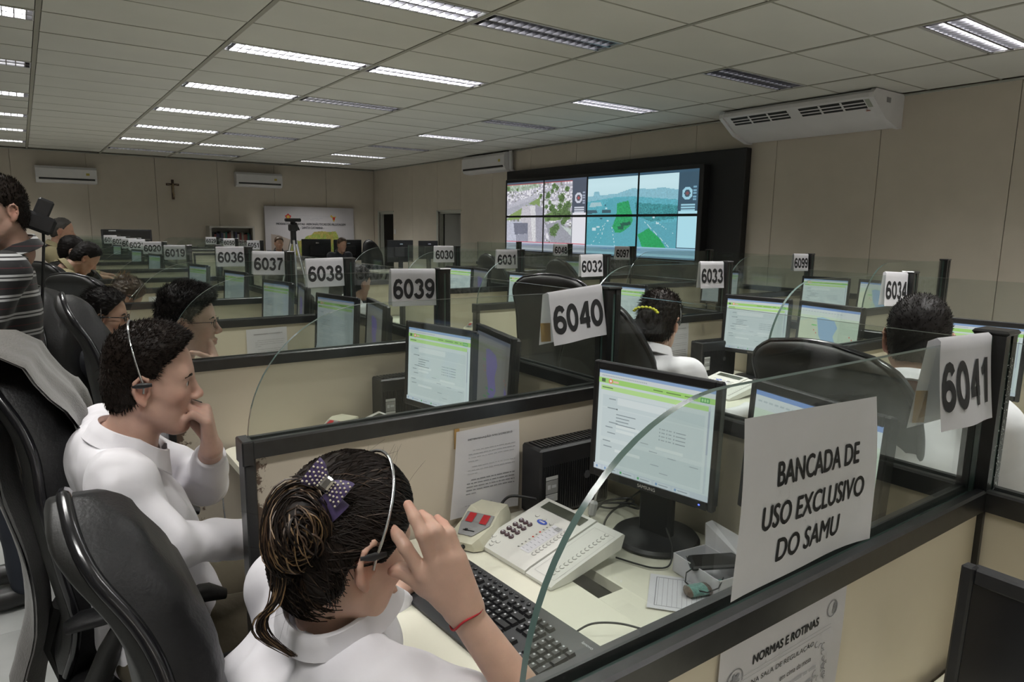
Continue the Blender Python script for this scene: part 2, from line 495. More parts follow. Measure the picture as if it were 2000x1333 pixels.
# the two openings in the right wall
for i, (a, b, h) in enumerate(DOORS):
    d = struct(MB().box(XW + .035, XW + .13, a, a + .045, 0, h).box(XW + .035, XW + .13, b - .045, b, 0, h).box(XW + .035, XW + .13, a, b, h - .045, h).build('door_%d' % (i + 1), M_frame))
    MB().box(XW - .012, XW, b - .05, b + .03, 0, h + .03, c=.003).box(XW - .012, XW, a - .03, a, h, h + .03).box(XW - .012, XW, a, b, h - .0, h + .03, c=.003).build('architrave', M_frame, d)
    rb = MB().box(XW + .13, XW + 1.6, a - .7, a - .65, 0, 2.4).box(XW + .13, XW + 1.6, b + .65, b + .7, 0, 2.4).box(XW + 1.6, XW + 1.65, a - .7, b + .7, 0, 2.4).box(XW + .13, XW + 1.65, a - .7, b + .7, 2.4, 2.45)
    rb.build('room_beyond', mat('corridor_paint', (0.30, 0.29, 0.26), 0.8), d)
    if i == 0:
        lf = MB().box(0, .82, -.018, .018, .01, h - .05, c=.003).build('door_leaf', M_doorleaf, d, (XW + .14, b - .10, 0), (0, 0, math.radians(-62)))
        MB().tube([(.74, -.02, .95), (.74, -.06, .95), (.64, -.06, .95)], .009, 8).build('door_handle', M_alu, lf)
    else:
        MB().box(XW + .9, XW + .93, a + .2, b - .1, 1.45, 1.55).build('red_panel', mat('red_paint', (0.5, 0.03, 0.03), .5), d)
sg = MB().box(-.004, 0, -.105, .105, 0, .30, c=.001)
n1 = sg.build('notice_sheet', M_paper, None, (XW + .50, 13.02, 1.12), (0, 0, math.radians(28)))
tag(n1, 'white notice sheet on the grey door standing open', 'notice')
sw = thing('light_switch', 'small white switch plate beside the dark doorway', 'switch', (XW, 15.75, 1.42))
MB().box(-.012, 0, -.04, .04, -.06, .06, c=.003).build('plate', M_white, sw); MB().box(-.018, -.01, -.015, .015, -.025, .025, c=.002).build('rocker', M_white, sw)
# ------------------------------------------------------------------ cubicle rows
M_panel = mat('beige_partition_board', (0.62, 0.555, 0.43), 0.55, noise=(6, 0.03))
M_glass = glass_mat('partition_glass', (0.91, 0.935, 0.92), 0.030, 0.018)
M_gedge = mat('glass_edge', (0.10, 0.16, 0.145), 0.12, spec=0.9, coat=0.6)
M_desk = mat('cream_laminate', (0.74, 0.72, 0.60), 0.38, noise=(9, 0.02))
M_deskedge = mat('cream_edge', (0.70, 0.67, 0.55), 0.4)
M_tape = mat('kraft_tape', (0.46, 0.27, 0.09), 0.45)

# worn board: brown scuffed patches where the facing has peeled near the free end
def scuffed_board():
    m = mat('scuffed_partition_board', (0.60, 0.53, 0.43), 0.6)
    nt = m.node_tree; b = nt.nodes['Principled BSDF']; L = nt.links.new
    tc = nt.nodes.new('ShaderNodeTexCoord'); sp = nt.nodes.new('ShaderNodeSeparateXYZ'); L(tc.outputs['Object'], sp.inputs[0])
    n = nt.nodes.new('ShaderNodeTexNoise'); n.inputs['Scale'].default_value = 14; n.inputs['Detail'].default_value = 10; n.inputs['Roughness'].default_value = 0.75
    L(tc.outputs['Object'], n.inputs['Vector'])
    mr = nt.nodes.new('ShaderNodeMapRange'); mr.inputs[1].default_value = -1.08; mr.inputs[2].default_value = -0.96; mr.inputs[3].default_value = 0.22; mr.inputs[4].default_value = -0.14
    L(sp.outputs[0], mr.inputs[0])
    mz = nt.nodes.new('ShaderNodeMapRange'); mz.inputs[1].default_value = 0.78; mz.inputs[2].default_value = 1.03; mz.inputs[3].default_value = 0.05; mz.inputs[4].default_value = -0.05
    L(sp.outputs[2], mz.inputs[0])
    a = nt.nodes.new('ShaderNodeMath'); a.operation = 'ADD'; L(n.outputs[0], a.inputs[0]); L(mr.outputs[0], a.inputs[1])
    a2 = nt.nodes.new('ShaderNodeMath'); a2.operation = 'ADD'; L(a.outputs[0], a2.inputs[0]); L(mz.outputs[0], a2.inputs[1])
    cr = nt.nodes.new('ShaderNodeValToRGB'); cr.color_ramp.elements[0].position = 0.60; cr.color_ramp.elements[0].color = (0.60, 0.53, 0.43, 1)
    cr.color_ramp.elements[1].position = 0.63; cr.color_ramp.elements[1].color = (0.13, 0.085, 0.06, 1)
    L(a2.outputs[0], cr.inputs[0]); L(cr.outputs[0], b.inputs['Base Color'])
    return m


M_scuff = scuffed_board()
W = 1.03; DIVL = 1.095; RZ = 1.07; PZ = 1.36
ROW1_X, ROW2_X, ROW3_X = 1.45, 3.36, 5.32


def glass_outline(x0, x1, z0, z1, r):
    pts = [(x1, z0), (x1, z1)]
    for i in range(0, 19):
        a = math.pi / 2 + math.pi / 2 * i / 18
        pts.append((x0 + r + r * math.cos(a), z1 - r + r * math.sin(a)))
    if z1 - r > z0 + 1e-4: pts.append((x0, z0))
    return pts


_dm = {}


def divider_meshes(pz):
    if pz in _dm: return _dm[pz]
    d = {}
    d['panel'] = MB().box(-DIVL + .024, -.024, -.016, .016, .07, RZ - .036).mesh('panel', M_panel)
    d['panel_worn'] = MB().box(-DIVL + .024, -.024, -.016, .016, .07, RZ - .036).mesh('panel', M_scuff)
    prof = [(-.027, RZ - .040), (.027, RZ - .040), (.027, RZ - .004), (.023, RZ), (.010, RZ), (.0075, RZ - .006), (.0065, RZ - .012), (-.0065, RZ - .012), (-.0075, RZ - .006), (-.010, RZ), (-.023, RZ), (-.027, RZ - .004)]
    d['top_rail'] = MB().prism(prof, -DIVL, -.026, 'x').mesh('top_rail', M_blk)
    d['end_cap'] = MB().box(-DIVL - .004, -DIVL + .022, -.030, .030, RZ - .055, RZ + .002, c=.003).mesh('end_cap', M_blk)
    d['end_stile'] = MB().box(-DIVL, -DIVL + .025, -.026, .026, 0.0, RZ - .04, c=.003).mesh('end_stile', M_blk)
    d['base_rail'] = MB().box(-DIVL + .025, -.026, -.024, .024, 0.0, .08, c=.002).mesh('base_rail', M_blk)
    d['glass_pane'] = MB().prism(glass_outline(-DIVL + .016, -.024, RZ - .010, pz - .002, pz - RZ + .006), -.0045, .0045, 'y', 0, 1).mesh('glass_pane', [M_glass, M_gedge], 25)
    gp = []
    for (sx, sy) in ((1, 1), (-1, 1), (-1, -1), (1, -1)): pass
    g = .004
    sq = [(-.026, -.026), (-.006, -.026), (-.006, -.026 + g), (.006, -.026 + g), (.006, -.026), (.026, -.026), (.026, -.006), (.026 - g, -.006), (.026 - g, .006), (.026, .006), (.026, .026),
          (.006, .026), (.006, .026 - g), (-.006, .026 - g), (-.006, .026), (-.026, .026), (-.026, .006), (-.026 + g, .006), (-.026 + g, -.006), (-.026, -.006)]
    d['post'] = MB().prism(sq, 0, pz, 'z').mesh('post', M_blk)
    d['post_cap'] = MB().box(-.030, .030, -.030, .030, pz, pz + .010, c=.004).mesh('post_cap', M_blk)
    d['s_panel'] = MB().box(-.016, .016, .026, W - .026, .07, RZ - .036).mesh('panel', M_panel)
    d['s_rail'] = MB().prism([(-q[0], q[1]) for q in prof], .026, W - .026, 'y').mesh('top_rail', M_blk)
    d['s_glass'] = MB().prism([(.024, RZ - .010), (W - .024, RZ - .010), (W - .024, pz - .012), (.024, pz - .012)], -.004, .004, 'x', 0, 1).mesh('glass_pane', [M_glass, M_gedge], 25)
    d['s_base'] = MB().box(-.024, .024, .026, W - .026, 0, .08).mesh('base_rail', M_blk)
    _dm[pz] = d
    return d


def divider(x, y, num, pz=PZ, worn=False, where=''):
    d = divider_meshes(pz)
    t = thing('cubicle_divider', DIV_TXT[num] if num else 'beige divider with curved glass, %s' % where, 'divider', (x, y, 0), 0, 'cubicle dividers')
    for k in ('panel_worn' if worn else 'panel', 'top_rail', 'end_stile', 'base_rail', 'glass_pane', 'post'):
        o = inst(k.replace('_worn', ''), d[k], t)
        if k == 'post': inst('post_cap', d['post_cap'], o)
        if k == 'end_stile': inst('end_cap', d['end_cap'], o)
    return t


def spine(x, y, lab, pz=PZ, length=W):
    d = divider_meshes(pz)
    t = thing('spine_partition', lab, 'partition', (x, y, 0), 0, 'spine partitions of the desk rows')
    for nm, k in (('panel', 's_panel'), ('top_rail', 's_rail'), ('glass_pane', 's_glass'), ('base_rail', 's_base')):
        o = inst(nm, d[k], t)
    t.scale = (1, length / W, 1)
    return t


def desk_mesh():
    def rr(x0, x1, y0, y1, r, corners):
        P = []
        for (cx, cy, a0, on) in ((x1 - r, y1 - r, 0, 0), (x0 + r, y1 - r, 90, 1), (x0 + r, y0 + r, 180, 1), (x1 - r, y0 + r, 270, 0)):
            if on and corners:
                P += [(cx + r * math.cos(math.radians(a0 + 90 * i / 6)), cy + r * math.sin(math.radians(a0 + 90 * i / 6))) for i in range(7)]
            else:
                sx = x1 if cx > (x0 + x1) / 2 else x0; sy = y1 if cy > (y0 + y1) / 2 else y0
                P.append((sx, sy))
        return P
    front = MB().prism(rr(-.925, -.486, .032, W - .032, .045, True), .715, .742, 'z').mesh('front_top', M_desk)
    a, b, c, e = -.482, -.032, .032, W - .032
    rear = MB().prism([(b, c), (b, e), (a, e), (a, .78), (a + .075, .78), (a + .075, .52), (a, .52), (a, c)], .713, .739, 'z').mesh('rear_top', M_desk)
    br = MB().prism([(-.85, .712), (-.05, .712), (-.05, .45), (-.10, .45), (-.80, .66)], -.012, .012, 'y').mesh('bracket', M_blk)
    tray = MB().box(-.52, -.36, .1, W - .1, .60, .62).box(-.52, -.51, .1, W - .1, .62, .70).box(-.37, -.36, .1, W - .1, .62, .70).mesh('cable_tray', M_blk)
    return front, rear, br, tray


_desk = desk_mesh()


def desk(x, y, lab):
    t = thing('desk', lab, 'desk', (x, y, 0), 0, 'cubicle desks')
    inst('front_top', _desk[0], t); inst('rear_top', _desk[1], t); inst('cable_tray', _desk[3], t)
    inst('bracket', _desk[2], t, (0, .045, 0)); inst('bracket', _desk[2], t, (0, W - .045, 0))
    return t


# number signs: A4 sheets folded over the glass beside each post
SIGN_TXT = {
    '6041': 'creased paper sign reading 6041 beside the nearest black post', '6040': 'slanting paper sign reading 6040 above the near lit monitor', '6039': 'paper sign reading 6039 above the monitor behind the first divider',
    '6038': 'paper sign reading 6038 with folded top corners, left of the 6039 one', '6037': 'paper sign reading 6037 hung slightly crooked, between 6036 and 6038', '6036': 'paper sign reading 6036 below the far wall crucifix side',
    '6019': 'small yellowish paper sign reading 6019, left of the 6036 one', '6020': 'small paper sign reading 6020 second in the far left line', '6021': 'small paper sign reading 6021 third in the far left line',
    '6022': 'small paper sign reading 6022 fourth in the far left line', '6023': 'tiny paper sign reading 6023 near the far end of the left line', '6024': 'tiny paper sign reading 6024 last in the left line before the television',
    '6034': 'paper sign reading 6034 above the cropped head', '6033': 'paper sign reading 6033 above the blue lit form monitor', '6032': 'paper sign reading 6032 above the tall chair back', '6031': 'paper sign reading 6031 left of the video wall bottom corner', '6030': 'paper sign reading 6030 in front of the grey open door',
    '6099': 'paper sign reading 6099 against the bare right wall', '6097': 'small paper sign reading 6097 below the teal screens', '6048': 'small paper sign reading 6048 below the city street screens',
    '6051': 'small far paper sign reading 6051 beside the tripod', '6050': 'small far paper sign reading 6050 in front of the bookcase', '6029': 'small far paper sign reading 6029 at the left end of the bookcase'}
DIV_TXT = {
    '6041': 'nearest divider, carrying the BANCADA sheet on its curved glass', '6040': 'scuffed divider with curved glass behind the woman with the bow', '6039': 'divider with curved glass between the man in white and the young man with glasses',
    '6038': 'divider with curved glass behind the young man with glasses', '6037': 'divider with curved glass behind the woman in the navy jacket', '6036': 'divider with curved glass beyond the woman with the blond topknot',
    '6019': 'far left line divider, first beyond the gap', '6020': 'far left line divider, second beyond the gap', '6021': 'far left line divider, third beyond the gap', '6022': 'far left line divider, fourth beyond the gap', '6023': 'far left line divider, fifth beyond the gap', '6024': 'far left line divider, last before the far wall',
    '6034': 'second row divider right behind the cropped head', '6033': 'second row divider behind the woman with the yellow hair clip', '6032': 'second row divider behind the tall empty chair', '6031': 'second row divider left of the tall empty chair', '6030': 'second row divider in front of the grey open door',
    '6099': 'third row divider in front of the bare right wall', '6097': 'third row divider below the teal screens', '6048': 'third row divider below the city street screens',
    '6051': 'far second row divider beside the tripod', '6050': 'far second row divider in front of the bookcase', '6029': 'far second row divider closest to the far wall'}


def number_sign(num, x, y, zt, tilt=0.0, w=.205, h=.148, flare=.012, wav=.003, seed=0, back=True, numh=.080, dx=0.0, boff=.004, tape=False):
    t = thing('number_sign', SIGN_TXT[num], 'sign', (x - .036 - w / 2 + dx, y, zt), 0, 'folded number signs')
    t.rotation_euler = (0, tilt, 0)
    nx, nz = 11, 9
    def front(u, v, lift=0.0):   # u in -w/2..w/2, v from 0 (fold) down to h
        s_ = v / h
        yy = -.0065 - flare * s_ ** 1.3 - wav * math.sin(u * 34 + seed) * s_ - lift
        return (u, yy, .004 - v)
    G = []
    for i in range(nx):
        u = -w / 2 + w * i / (nx - 1); row = []
        if back:
            for j in range(5, -1, -1):
                v = h * .98 * j / 5; row.append((u - boff * (.4 + .6 * j / 5), .0065 + flare * .25 * (v / h), .004 - v))
        row.append((u, 0, .0095))
        for j in range(nz): row.append(front(u, h * j / (nz - 1)))
        G.append(row)
    sh = MB().grid(G).build('sheet', M_paper, t, smooth=50)
    if tape: MB().add([(-w / 2 - boff * .8, .0055 + flare * .12, .004 - h * q) if k < 2 else (-w / 2 + .012, .0055 + flare * .12, .004 - h * q) for k, q in enumerate((.55, .92, .95, .58))], [(0, 1, 2, 3)]).build('tape', M_tape, t, smooth=0)
    mb = MB(); number_to(mb, num, numh, lambda a, b: front(a, h * .52 - b, .0012))
    mb.build('printed_number', M_ink, t, smooth=0)
    return t


# ---- row 1
D1 = [0.496 + W * k for k in range(-1, 7)]
R1NUM = [None, '6041', '6040', '6039', '6038', '6037', '6036', '6035']
tilts = {'6040': -.085, '6041': .03, '6039': .02, '6038': -.02, '6037': .03, '6036': .0}
for i, y in enumerate(D1):
    num = R1NUM[i]
    if num == '6041': pass
    if i == 7: divider(ROW1_X, y, None, 1.345, where='behind the one with sign 6036')
    elif i == 0: divider(ROW1_X, y, None, where='closest to the photographer, out of frame')
    else:
        divider(ROW1_X, y, num, worn=(num in ('6040', '6039')))
        number_sign(num, ROW1_X, y, PZ, tilts[num], seed=i * 1.7, flare={'6041': .022, '6040': .016}.get(num, .010), wav=.004, boff={'6041': .040, '6040': .030}.get(num, .004), tape=num in ('6041', '6040'))
    if i < 7:
        spine(ROW1_X, y, 'beige and glass partition closing the desks %s' % (['nearest the camera', 'of the woman with the bow', 'of the man in white', 'of the young man with glasses', 'of the woman in the navy jacket', 'of the woman with the blond topknot', 'next to the gap in the left line'][i]))
        desk(ROW1_X, y, 'cream desk %s' % ['at the bottom right corner, in front of divider 6041', 'where the woman with the bow sits', 'where the man with the fist at his mouth sits', 'where the young man with chin in hand sits', 'where the woman in the navy jacket sits', 'where the woman with the blond topknot sits', 'beyond divider 6036'][i])
FAR1 = [('6019', 8.05), ('6020', 9.6), ('6021', 11.0), ('6022', 11.85), ('6023', 13.2), ('6024', 14.55)]
for i, (num, y) in enumerate(FAR1):
    divider(ROW1_X, y, num, 1.305); number_sign(num, ROW1_X, y, 1.305, 0, seed=i, wav=.002)
    ln = (FAR1[i + 1][1] - y) if i < 5 else 1.2
    spine(ROW1_X, y, 'far left line glass partition, %s' % ['first beyond the gap', 'second beyond the gap', 'third beyond the gap', 'fourth beyond the gap', 'fifth beyond the gap', 'last before the far wall'][i], 1.305, ln)
    if ln > 1.0: desk(ROW1_X, y, 'far left line cream desk, %s' % ['first', 'second', 'third', 'fourth', 'fifth', 'last'][i])
specks = MB()
for i in range(170):   # flecks of old paint on the nearest post
    z_ = .99 + .33 * rnd.random(); q_ = rnd.gauss(.012, .006) if rnd.random() < .8 else rnd.uniform(-.02, .02); e_ = rnd.uniform(.0004, .0011)
    specks.box(q_ - e_, q_ + e_, -.0266, -.0259, z_ - e_, z_ + e_ * rnd.uniform(1, 2))
# ---- row 2
D2 = [1.523 + W * k for k in range(-1, 5)]
R2NUM = ['6035b', '6034', '6033', '6032', '6031', '6030']
for i, y in enumerate(D2):
    num = R2NUM[i]
    if i == 0: divider(ROW2_X, y, None, where='right of the man with cropped hair, out of frame')
    else:
        divider(ROW2_X, y, num); number_sign(num, ROW2_X, y, PZ, {1: .05, 2: .02, 3: -.01}.get(i, .01), seed=i * 2.1, flare=.012)
    spine(ROW2_X, y, 'second row beige and glass partition %s' % ['beside the man with cropped hair', 'behind the lake map monitor', 'facing the tall empty chair', 'left of the tall empty chair', 'fifth from the right', 'last before the doors'][i])
    desk(ROW2_X, y, 'second row cream desk %s' % ['of the man with cropped hair', 'of the woman with the yellow hair clip', 'of the tall empty chair', 'left of the tall empty chair', 'fifth from the right', 'last before the doors'][i])
FAR2 = [('6051', 12.2), ('6050', 13.9), ('6029', 15.45)]
for i, (num, y) in enumerate(FAR2):
    divider(ROW2_X, y, num, 1.265); number_sign(num, ROW2_X, y, 1.265, 0, seed=i, wav=.002)
    spine(ROW2_X, y, 'far second row partition %s' % ['beside the tripod', 'before the bookcase', 'touching the far wall'][i], 1.265, 1.5 if i < 2 else 1.2)
# ---- row 3
D3 = [2.187 + W * k for k in range(0, 6)]
R3NUM = [None, '6099', None, '6097', '6048', None]
R3W = ['with the rightmost tall black post before the wall', '', 'hidden between signs 6099 and 6097', '', '', 'just past sign 6048']
for i, y in enumerate(D3):
    num = R3NUM[i]
    divider(ROW3_X, y, num, where=R3W[i])
    if num: number_sign(num, ROW3_X, y, PZ, .02, seed=i, wav=.002, h=.135)
    spine(ROW3_X, y, 'third row partition below the video wall %s' % ['rightmost', 'second from the right', 'in the middle', 'fourth from the right', 'fifth from the right', 'at the far end'][i])
    desk(ROW3_X, y, 'third row cream desk %s' % ['rightmost, with lit screens', 'second from the right', 'in the middle', 'fourth from the right', 'fifth from the right', 'at the far end'][i])
specks_o = specks.build('paint_flecks', M_white, [c_ for c_ in C.objects if c_.get('label') == DIV_TXT['6041']][0]); specks_o['kind'] = 'stuff'
# ------------------------------------------------------------------ screens: flat pictures as coloured faces
def colour_mesh(name, verts, faces, cols, m):
    me = bpy.data.meshes.new(name); me.from_pydata(verts, [], faces)
    at = me.color_attributes.new('col', 'FLOAT_COLOR', 'CORNER')
    arr = np.ones((len(me.loops), 4), np.float32); k = 0
    for f, c in zip(faces, cols):
        arr[k:k + len(f), :3] = c; k += len(f)
    at.data.foreach_set('color', arr.ravel()); me.materials.append(m); me.update(); return me


M_screen = mat('lit_screen', (1, 1, 1), 0.3, emit=0.80, attr='col')
M_screen_dim = mat('lit_screen_dim', (1, 1, 1), 0.3, emit=0.30, attr='col')


def ui_to_mesh(name, shapes, w, h, m):
    V = []; F = []; K = []
    for li, (sh, col) in enumerate(shapes):
        if len(sh) == 4 and not hasattr(sh[0], '__len__'):
            a, b, c, d = sh; poly = [(a, b), (c, b), (c, d), (a, d)]
        else: poly = sh
        o = len(V); x = -.00004 * li
        V += [(x, w / 2 - u * w, h / 2 - v * h) for (u, v) in poly]
        F.append(tuple(range(o, o + len(poly)))); K.append(col)
    return colour_mesh(name, V, F, K, m)


def form_ui(seed=1):
    R = random.Random(seed); S = []
    S.append(((0, 0, 1, 1), (.66, .76, .76)))
    S.append(((0, 0, 1, .035), (.28, .42, .66))); S.append(((0, .035, 1, .075), (.68, .74, .74)))
    for i in range(26): S.append(((.03 + i * .016, .05, .03 + i * .016 + .011, .062), (.45, .50, .54)))
    S.append(((0, .078, 1, .128), (.40, .72, .20)))
    S.append(((.03, .085, .065, .12), (.10, .16, .08)))
    def disc(cx, cy, r, c, sx=1.0): S.append(([(cx + r * sx * math.cos(k * .5236), cy + r * 1.25 * math.sin(k * .5236)) for k in range(12)], c))
    disc(.115, .103, .020, (.85, .30, .16)); disc(.115, .103, .010, (.95, .90, .86)); S.append(((.14, .095, .19, .115), (.85, .55, .45)))
    for x0, x1 in ((.50, .58), (.61, .73), (.76, .81), (.84, .86)): S.append(((x0, .098, x1, .108), (.16, .30, .08)))
    S.append(((.885, .085, .955, .125), (.08, .38, .12)))
    for q in range(3): S.append(((.893 + q * .02, .092, .907 + q * .02, .118), (.45, .78, .35)))
    S.append(((.03, .15, .955, .195), (.52, .80, .32))); S.append(((.04, .165, .14, .176), (.15, .28, .10)))
    S.append(((.03, .20, .955, .93), (.69, .78, .78)))
    S.append(((.05, .24, .93, .36), (.62, .72, .73))); S.append(((.05, .37, .93, .66), (.64, .735, .745))); S.append(((.05, .70, .93, .91), (.62, .715, .72)))
    S.append(((.19, .25, .62, .32), (.74, .82, .82)))
    for (a, b) in ((.11, .27), (.10, .36), (.12, .50), (.09, .55), (.11, .605), (.07, .69), (.08, .745)):
        S.append(((a, b, a + .06 + R.random() * .03, b + .010), (.30, .36, .38)))
    disc(.19, .365, .006, (.06, .08, .08))
    for i in range(4): S.append(((.185, .41 + i * .032, .30 + R.random() * .08, .419 + i * .032), (.28, .34, .36)))
    for (a, b, c) in ((.19, .515, .40), (.19, .56, .36), (.19, .76, .42), (.55, .625, .78)): S.append(((a, b, c, b + .028), (.76, .84, .83)))
    for i in range(4):
        for j, xw in enumerate((.03, .025, .08)):
            x0 = (.58, .64, .70)[j]; disc(x0, .45 + i * .034, .006, (.38, .44, .46)); S.append(((x0 + .014, .446 + i * .034, x0 + .014 + xw, .455 + i * .034), (.36, .42, .44)))
    for (a, b) in ((.42, .62), (.50, .68), (.66, .70), (.84, .72), (.52, .80), (.60, .86)): S.append(((a, b, a + .07, b + .008), (.40, .46, .48)))
    S.append(((.955, .14, .972, .93), (.58, .66, .70))); S.append(((.957, .19, .970, .58), (.44, .50, .58)))
    S.append(((0, .945, 1, 1), (.58, .66, .72)))
    for i, x0 in enumerate((.01, .09, .24, .40, .56, .72)):
        S.append(((x0, .955, x0 + (.06 if i == 0 else .14), .992), (.66, .74, .78)))
        S.append(((x0 + .012, .962, x0 + .030, .985), ((.12, .45, .18) if i in (2, 3) else (.25, .40, .62))))
        if i: S.append(((x0 + .04, .969, x0 + .12, .977), (.30, .36, .40)))
    return S


def map_ui(dim=False):
    S = []
    if dim:
        S.append(((0, 0, 1, 1), (.34, .33, .30))); S.append(((0, 0, 1, .05), (.25, .28, .36))); S.append(((0, .05, 1, .16), (.38, .38, .37)))  # oblique-view dimming and purple shift put into the screen colours
        wc, gc = (.30, .24, .62), (.10, .42, .16)
    else:
        S.append(((0, 0, 1, 1), (.66, .78, .64))); S.append(((0, 0, 1, .045), (.22, .36, .68))); S.append(((0, .045, 1, .16), (.70, .77, .78)))
        for i in range(14): S.append(((.03 + i * .05, .085, .065 + i * .05, .1), (.5, .58, .6)))
        wc, gc = (.36, .55, .80), (.20, .72, .18)
    S.append(([(.30, .20), (.40, .18), (.60, .22), (.66, .34), (.60, .50), (.66, .66), (.58, .80), (.52, .86), (.44, .78), (.42, .62), (.36, .52), (.34, .40)], wc))
    S.append(([(.88, .55), (.94, .60), (.92, .78), (.96, .92), (.86, .92), (.88, .75)], wc))
    if not dim:
        S.append(([(.0, .30), (.18, .22), (.30, .28), (.33, .5), (.30, .72), (.1, .8), (0, .7)], (.74, .80, .60)))
        S.append(([(.30, .20), (.40, .18), (.60, .22), (.66, .34), (.60, .50), (.66, .66), (.58, .80), (.52, .86), (.44, .78), (.42, .62), (.36, .52), (.34, .40)], wc))
    for (a, b) in ((.22, .33), (.30, .80), (.52, .86), (.62, .72), (.40, .74), (.50, .66), (.70, .84), (.35, .68)): S.append(((a, b, a + .09, b + .022), gc))
    for (a, b) in ((.26, .42), (.30, .47), (.90, .5), (.86, .46)): S.append(((a, b, a + .018, b + .022), (.75, .15, .12)))
    S.append(((0, .95, 1, 1), (.58, .66, .72) if not dim else (.25, .26, .28)))
    return S


SCR_W, SCR_H = .338, .270
UI_FORM = ui_to_mesh('screen', form_ui(), SCR_W, SCR_H, M_screen)
UI_MAP = ui_to_mesh('screen', map_ui(), SCR_W, SCR_H, M_screen)
UI_MAPDIM = ui_to_mesh('screen', map_ui(True), SCR_W, SCR_H, M_screen_dim)
UI_FORMDIM = ui_to_mesh('screen', form_ui(), SCR_W, SCR_H, M_screen_dim)
M_off = mat('dark_screen_glass', (0.008, 0.008, 0.010), 0.18, spec=0.5)
UI_OFF = MB().box(-.0005, 0, -SCR_W / 2, SCR_W / 2, -SCR_H / 2, SCR_H / 2).mesh('screen', M_off)
_b = MB(); bw, bh = .184, .157
for (y0, y1, z0, z1) in ((-bw, -.168, -bh, bh), (.168, bw, -bh, bh), (-.168, .168, .134, bh), (-.168, .168, -bh, -.134)): _b.box(-.006, .012, y0, y1, z0, z1, c=.003)
MON_BEZEL = _b.mesh('bezel', M_plast)
MON_BODY = MB().box(.004, .030, -bw + .003, bw - .003, -bh + .003, bh - .003, c=.008).box(.028, .058, -.12, .12, -.10, .11, c=.02).mesh('back_shell', M_plast)
MON_NECK = MB().box(.030, .062, -.048, .048, -.30, .02, c=.008).mesh('neck', M_plast)
MON_NECK_LOW = MB().box(.030, .062, -.048, .048, -.20, .02, c=.008).mesh('neck', M_plast)
MON_BASE = MB().lathe([(.112, 0), (.114, .006), (.108, .014), (.06, .020), (.03, .022)], 32).mesh('base', M_plast)
_t = MB(); text_to(_t, 'samsung', .052, .0085, lambda u, v: (-.0068, -u, v - .1455)); MON_LOGO = _t.mesh('brand_lettering', M_alu, 0)
MON_LED = MB().box(-.0072, -.006, -.150, -.146, -.147, -.144).mesh('power_led', mat('blue_led', (.1, .15, 1), emit=3))


def monitor(lab, x, y, yaw, ui, z=.742, tilt=0.06, low=False, group='flat monitors on the desks'):
    """screen faces -x at yaw 0; z is the desk top under the base"""
    t = thing('monitor', lab, 'monitor', (x, y, z), yaw, group)
    h = .20 if low else .30
    base = inst('base', MON_BASE, t, (.045, 0, 0))
    hd = inst('back_shell', MON_BODY, t, (0, 0, h), (0, tilt, 0))
    inst('neck', MON_NECK_LOW if low else MON_NECK, t, (0, 0, h - .002))
    bz = inst('bezel', MON_BEZEL, t, (0, 0, h), (0, tilt, 0))
    inst('brand_lettering', MON_LOGO, bz); inst('power_led', MON_LED, bz)
    inst('screen', ui, t, (-.001, 0, h), (0, tilt, 0))
    return t


r = math.radians
# row 1
monitor('monitor showing a green form, on the desk of the woman with the bow', 1.245, 1.140, r(10), UI_FORM, tilt=.03)
monitor('monitor with a map, partly behind the BANCADA sheet', 1.335, .775, r(-12), UI_MAP)
monitor('switched off black monitor at the bottom right corner', 1.0, .165, r(0), UI_OFF, low=True)
monitor('monitor with a pale form, behind divider 6040', 1.165, 2.085, r(11), UI_FORM, tilt=.04)
monitor('angled dim monitor with a purple map, behind divider 6040', 1.27, 1.90, r(-14), UI_MAPDIM)
monitor('monitor with a form seen through the glass of sign 6039', 1.249, 3.29, r(11), UI_FORMDIM)
monitor('angled monitor with its side showing, behind sign 6039', 1.30, 2.93, r(-12), UI_MAPDIM)
monitor('monitor seen through the glass of sign 6038', 1.26, 4.32, r(10), UI_FORMDIM)
monitor('dark monitor edge seen beyond sign 6038', 1.30, 3.96, r(-12), UI_MAPDIM)
monitor('monitor in the booth of the woman with the blond topknot', 1.26, 5.35, r(10), UI_FORMDIM)
for (nm, y) in (('first', 6.35), ('second', 8.7), ('third', 10.2), ('fourth', 12.45)):
    monitor('far left line monitor, %s beyond the blond topknot' % nm, 1.2, y, r(12), UI_FORMDIM)
# row 2
monitor('monitor with a blue lit form, facing the woman with the yellow hair clip', 3.17, 2.20, r(11), UI_FORM)
monitor('monitor with a lake map, right of sign 6033', 3.18, 1.80, r(-9), UI_MAP)
monitor('monitor with a green form, behind the cropped head', 3.15, 1.16, r(10), UI_FORM)
monitor('monitor with a map at the right edge', 3.20, .77, r(-8), UI_MAP)
monitor('lit monitor left of the high chair below sign 6032', 3.16, 4.28, r(9), UI_FORM)
monitor('lit monitor edge behind the woman with the yellow hair clip', 3.14, 3.18, r(9), UI_FORM)
monitor('lit monitor left of sign 6031', 3.16, 5.28, r(9), UI_FORM)
monitor('monitor back right of the lit one left of sign 6031', 3.2, 4.98, r(-12), UI_MAPDIM)
# row 3
monitor('small lit monitor with a form, left of the sign 6034', 5.12, 2.95, r(10), UI_FORM)
monitor('small lit monitor with a map, left of the sign 6034', 5.14, 2.53, r(-8), UI_MAP)
monitor('third row monitor beyond sign 6099', 5.12, 3.95, r(10), UI_FORMDIM)
monitor('third row monitor left of the teal screens post', 5.12, 6.05, r(10), UI_FORMDIM)

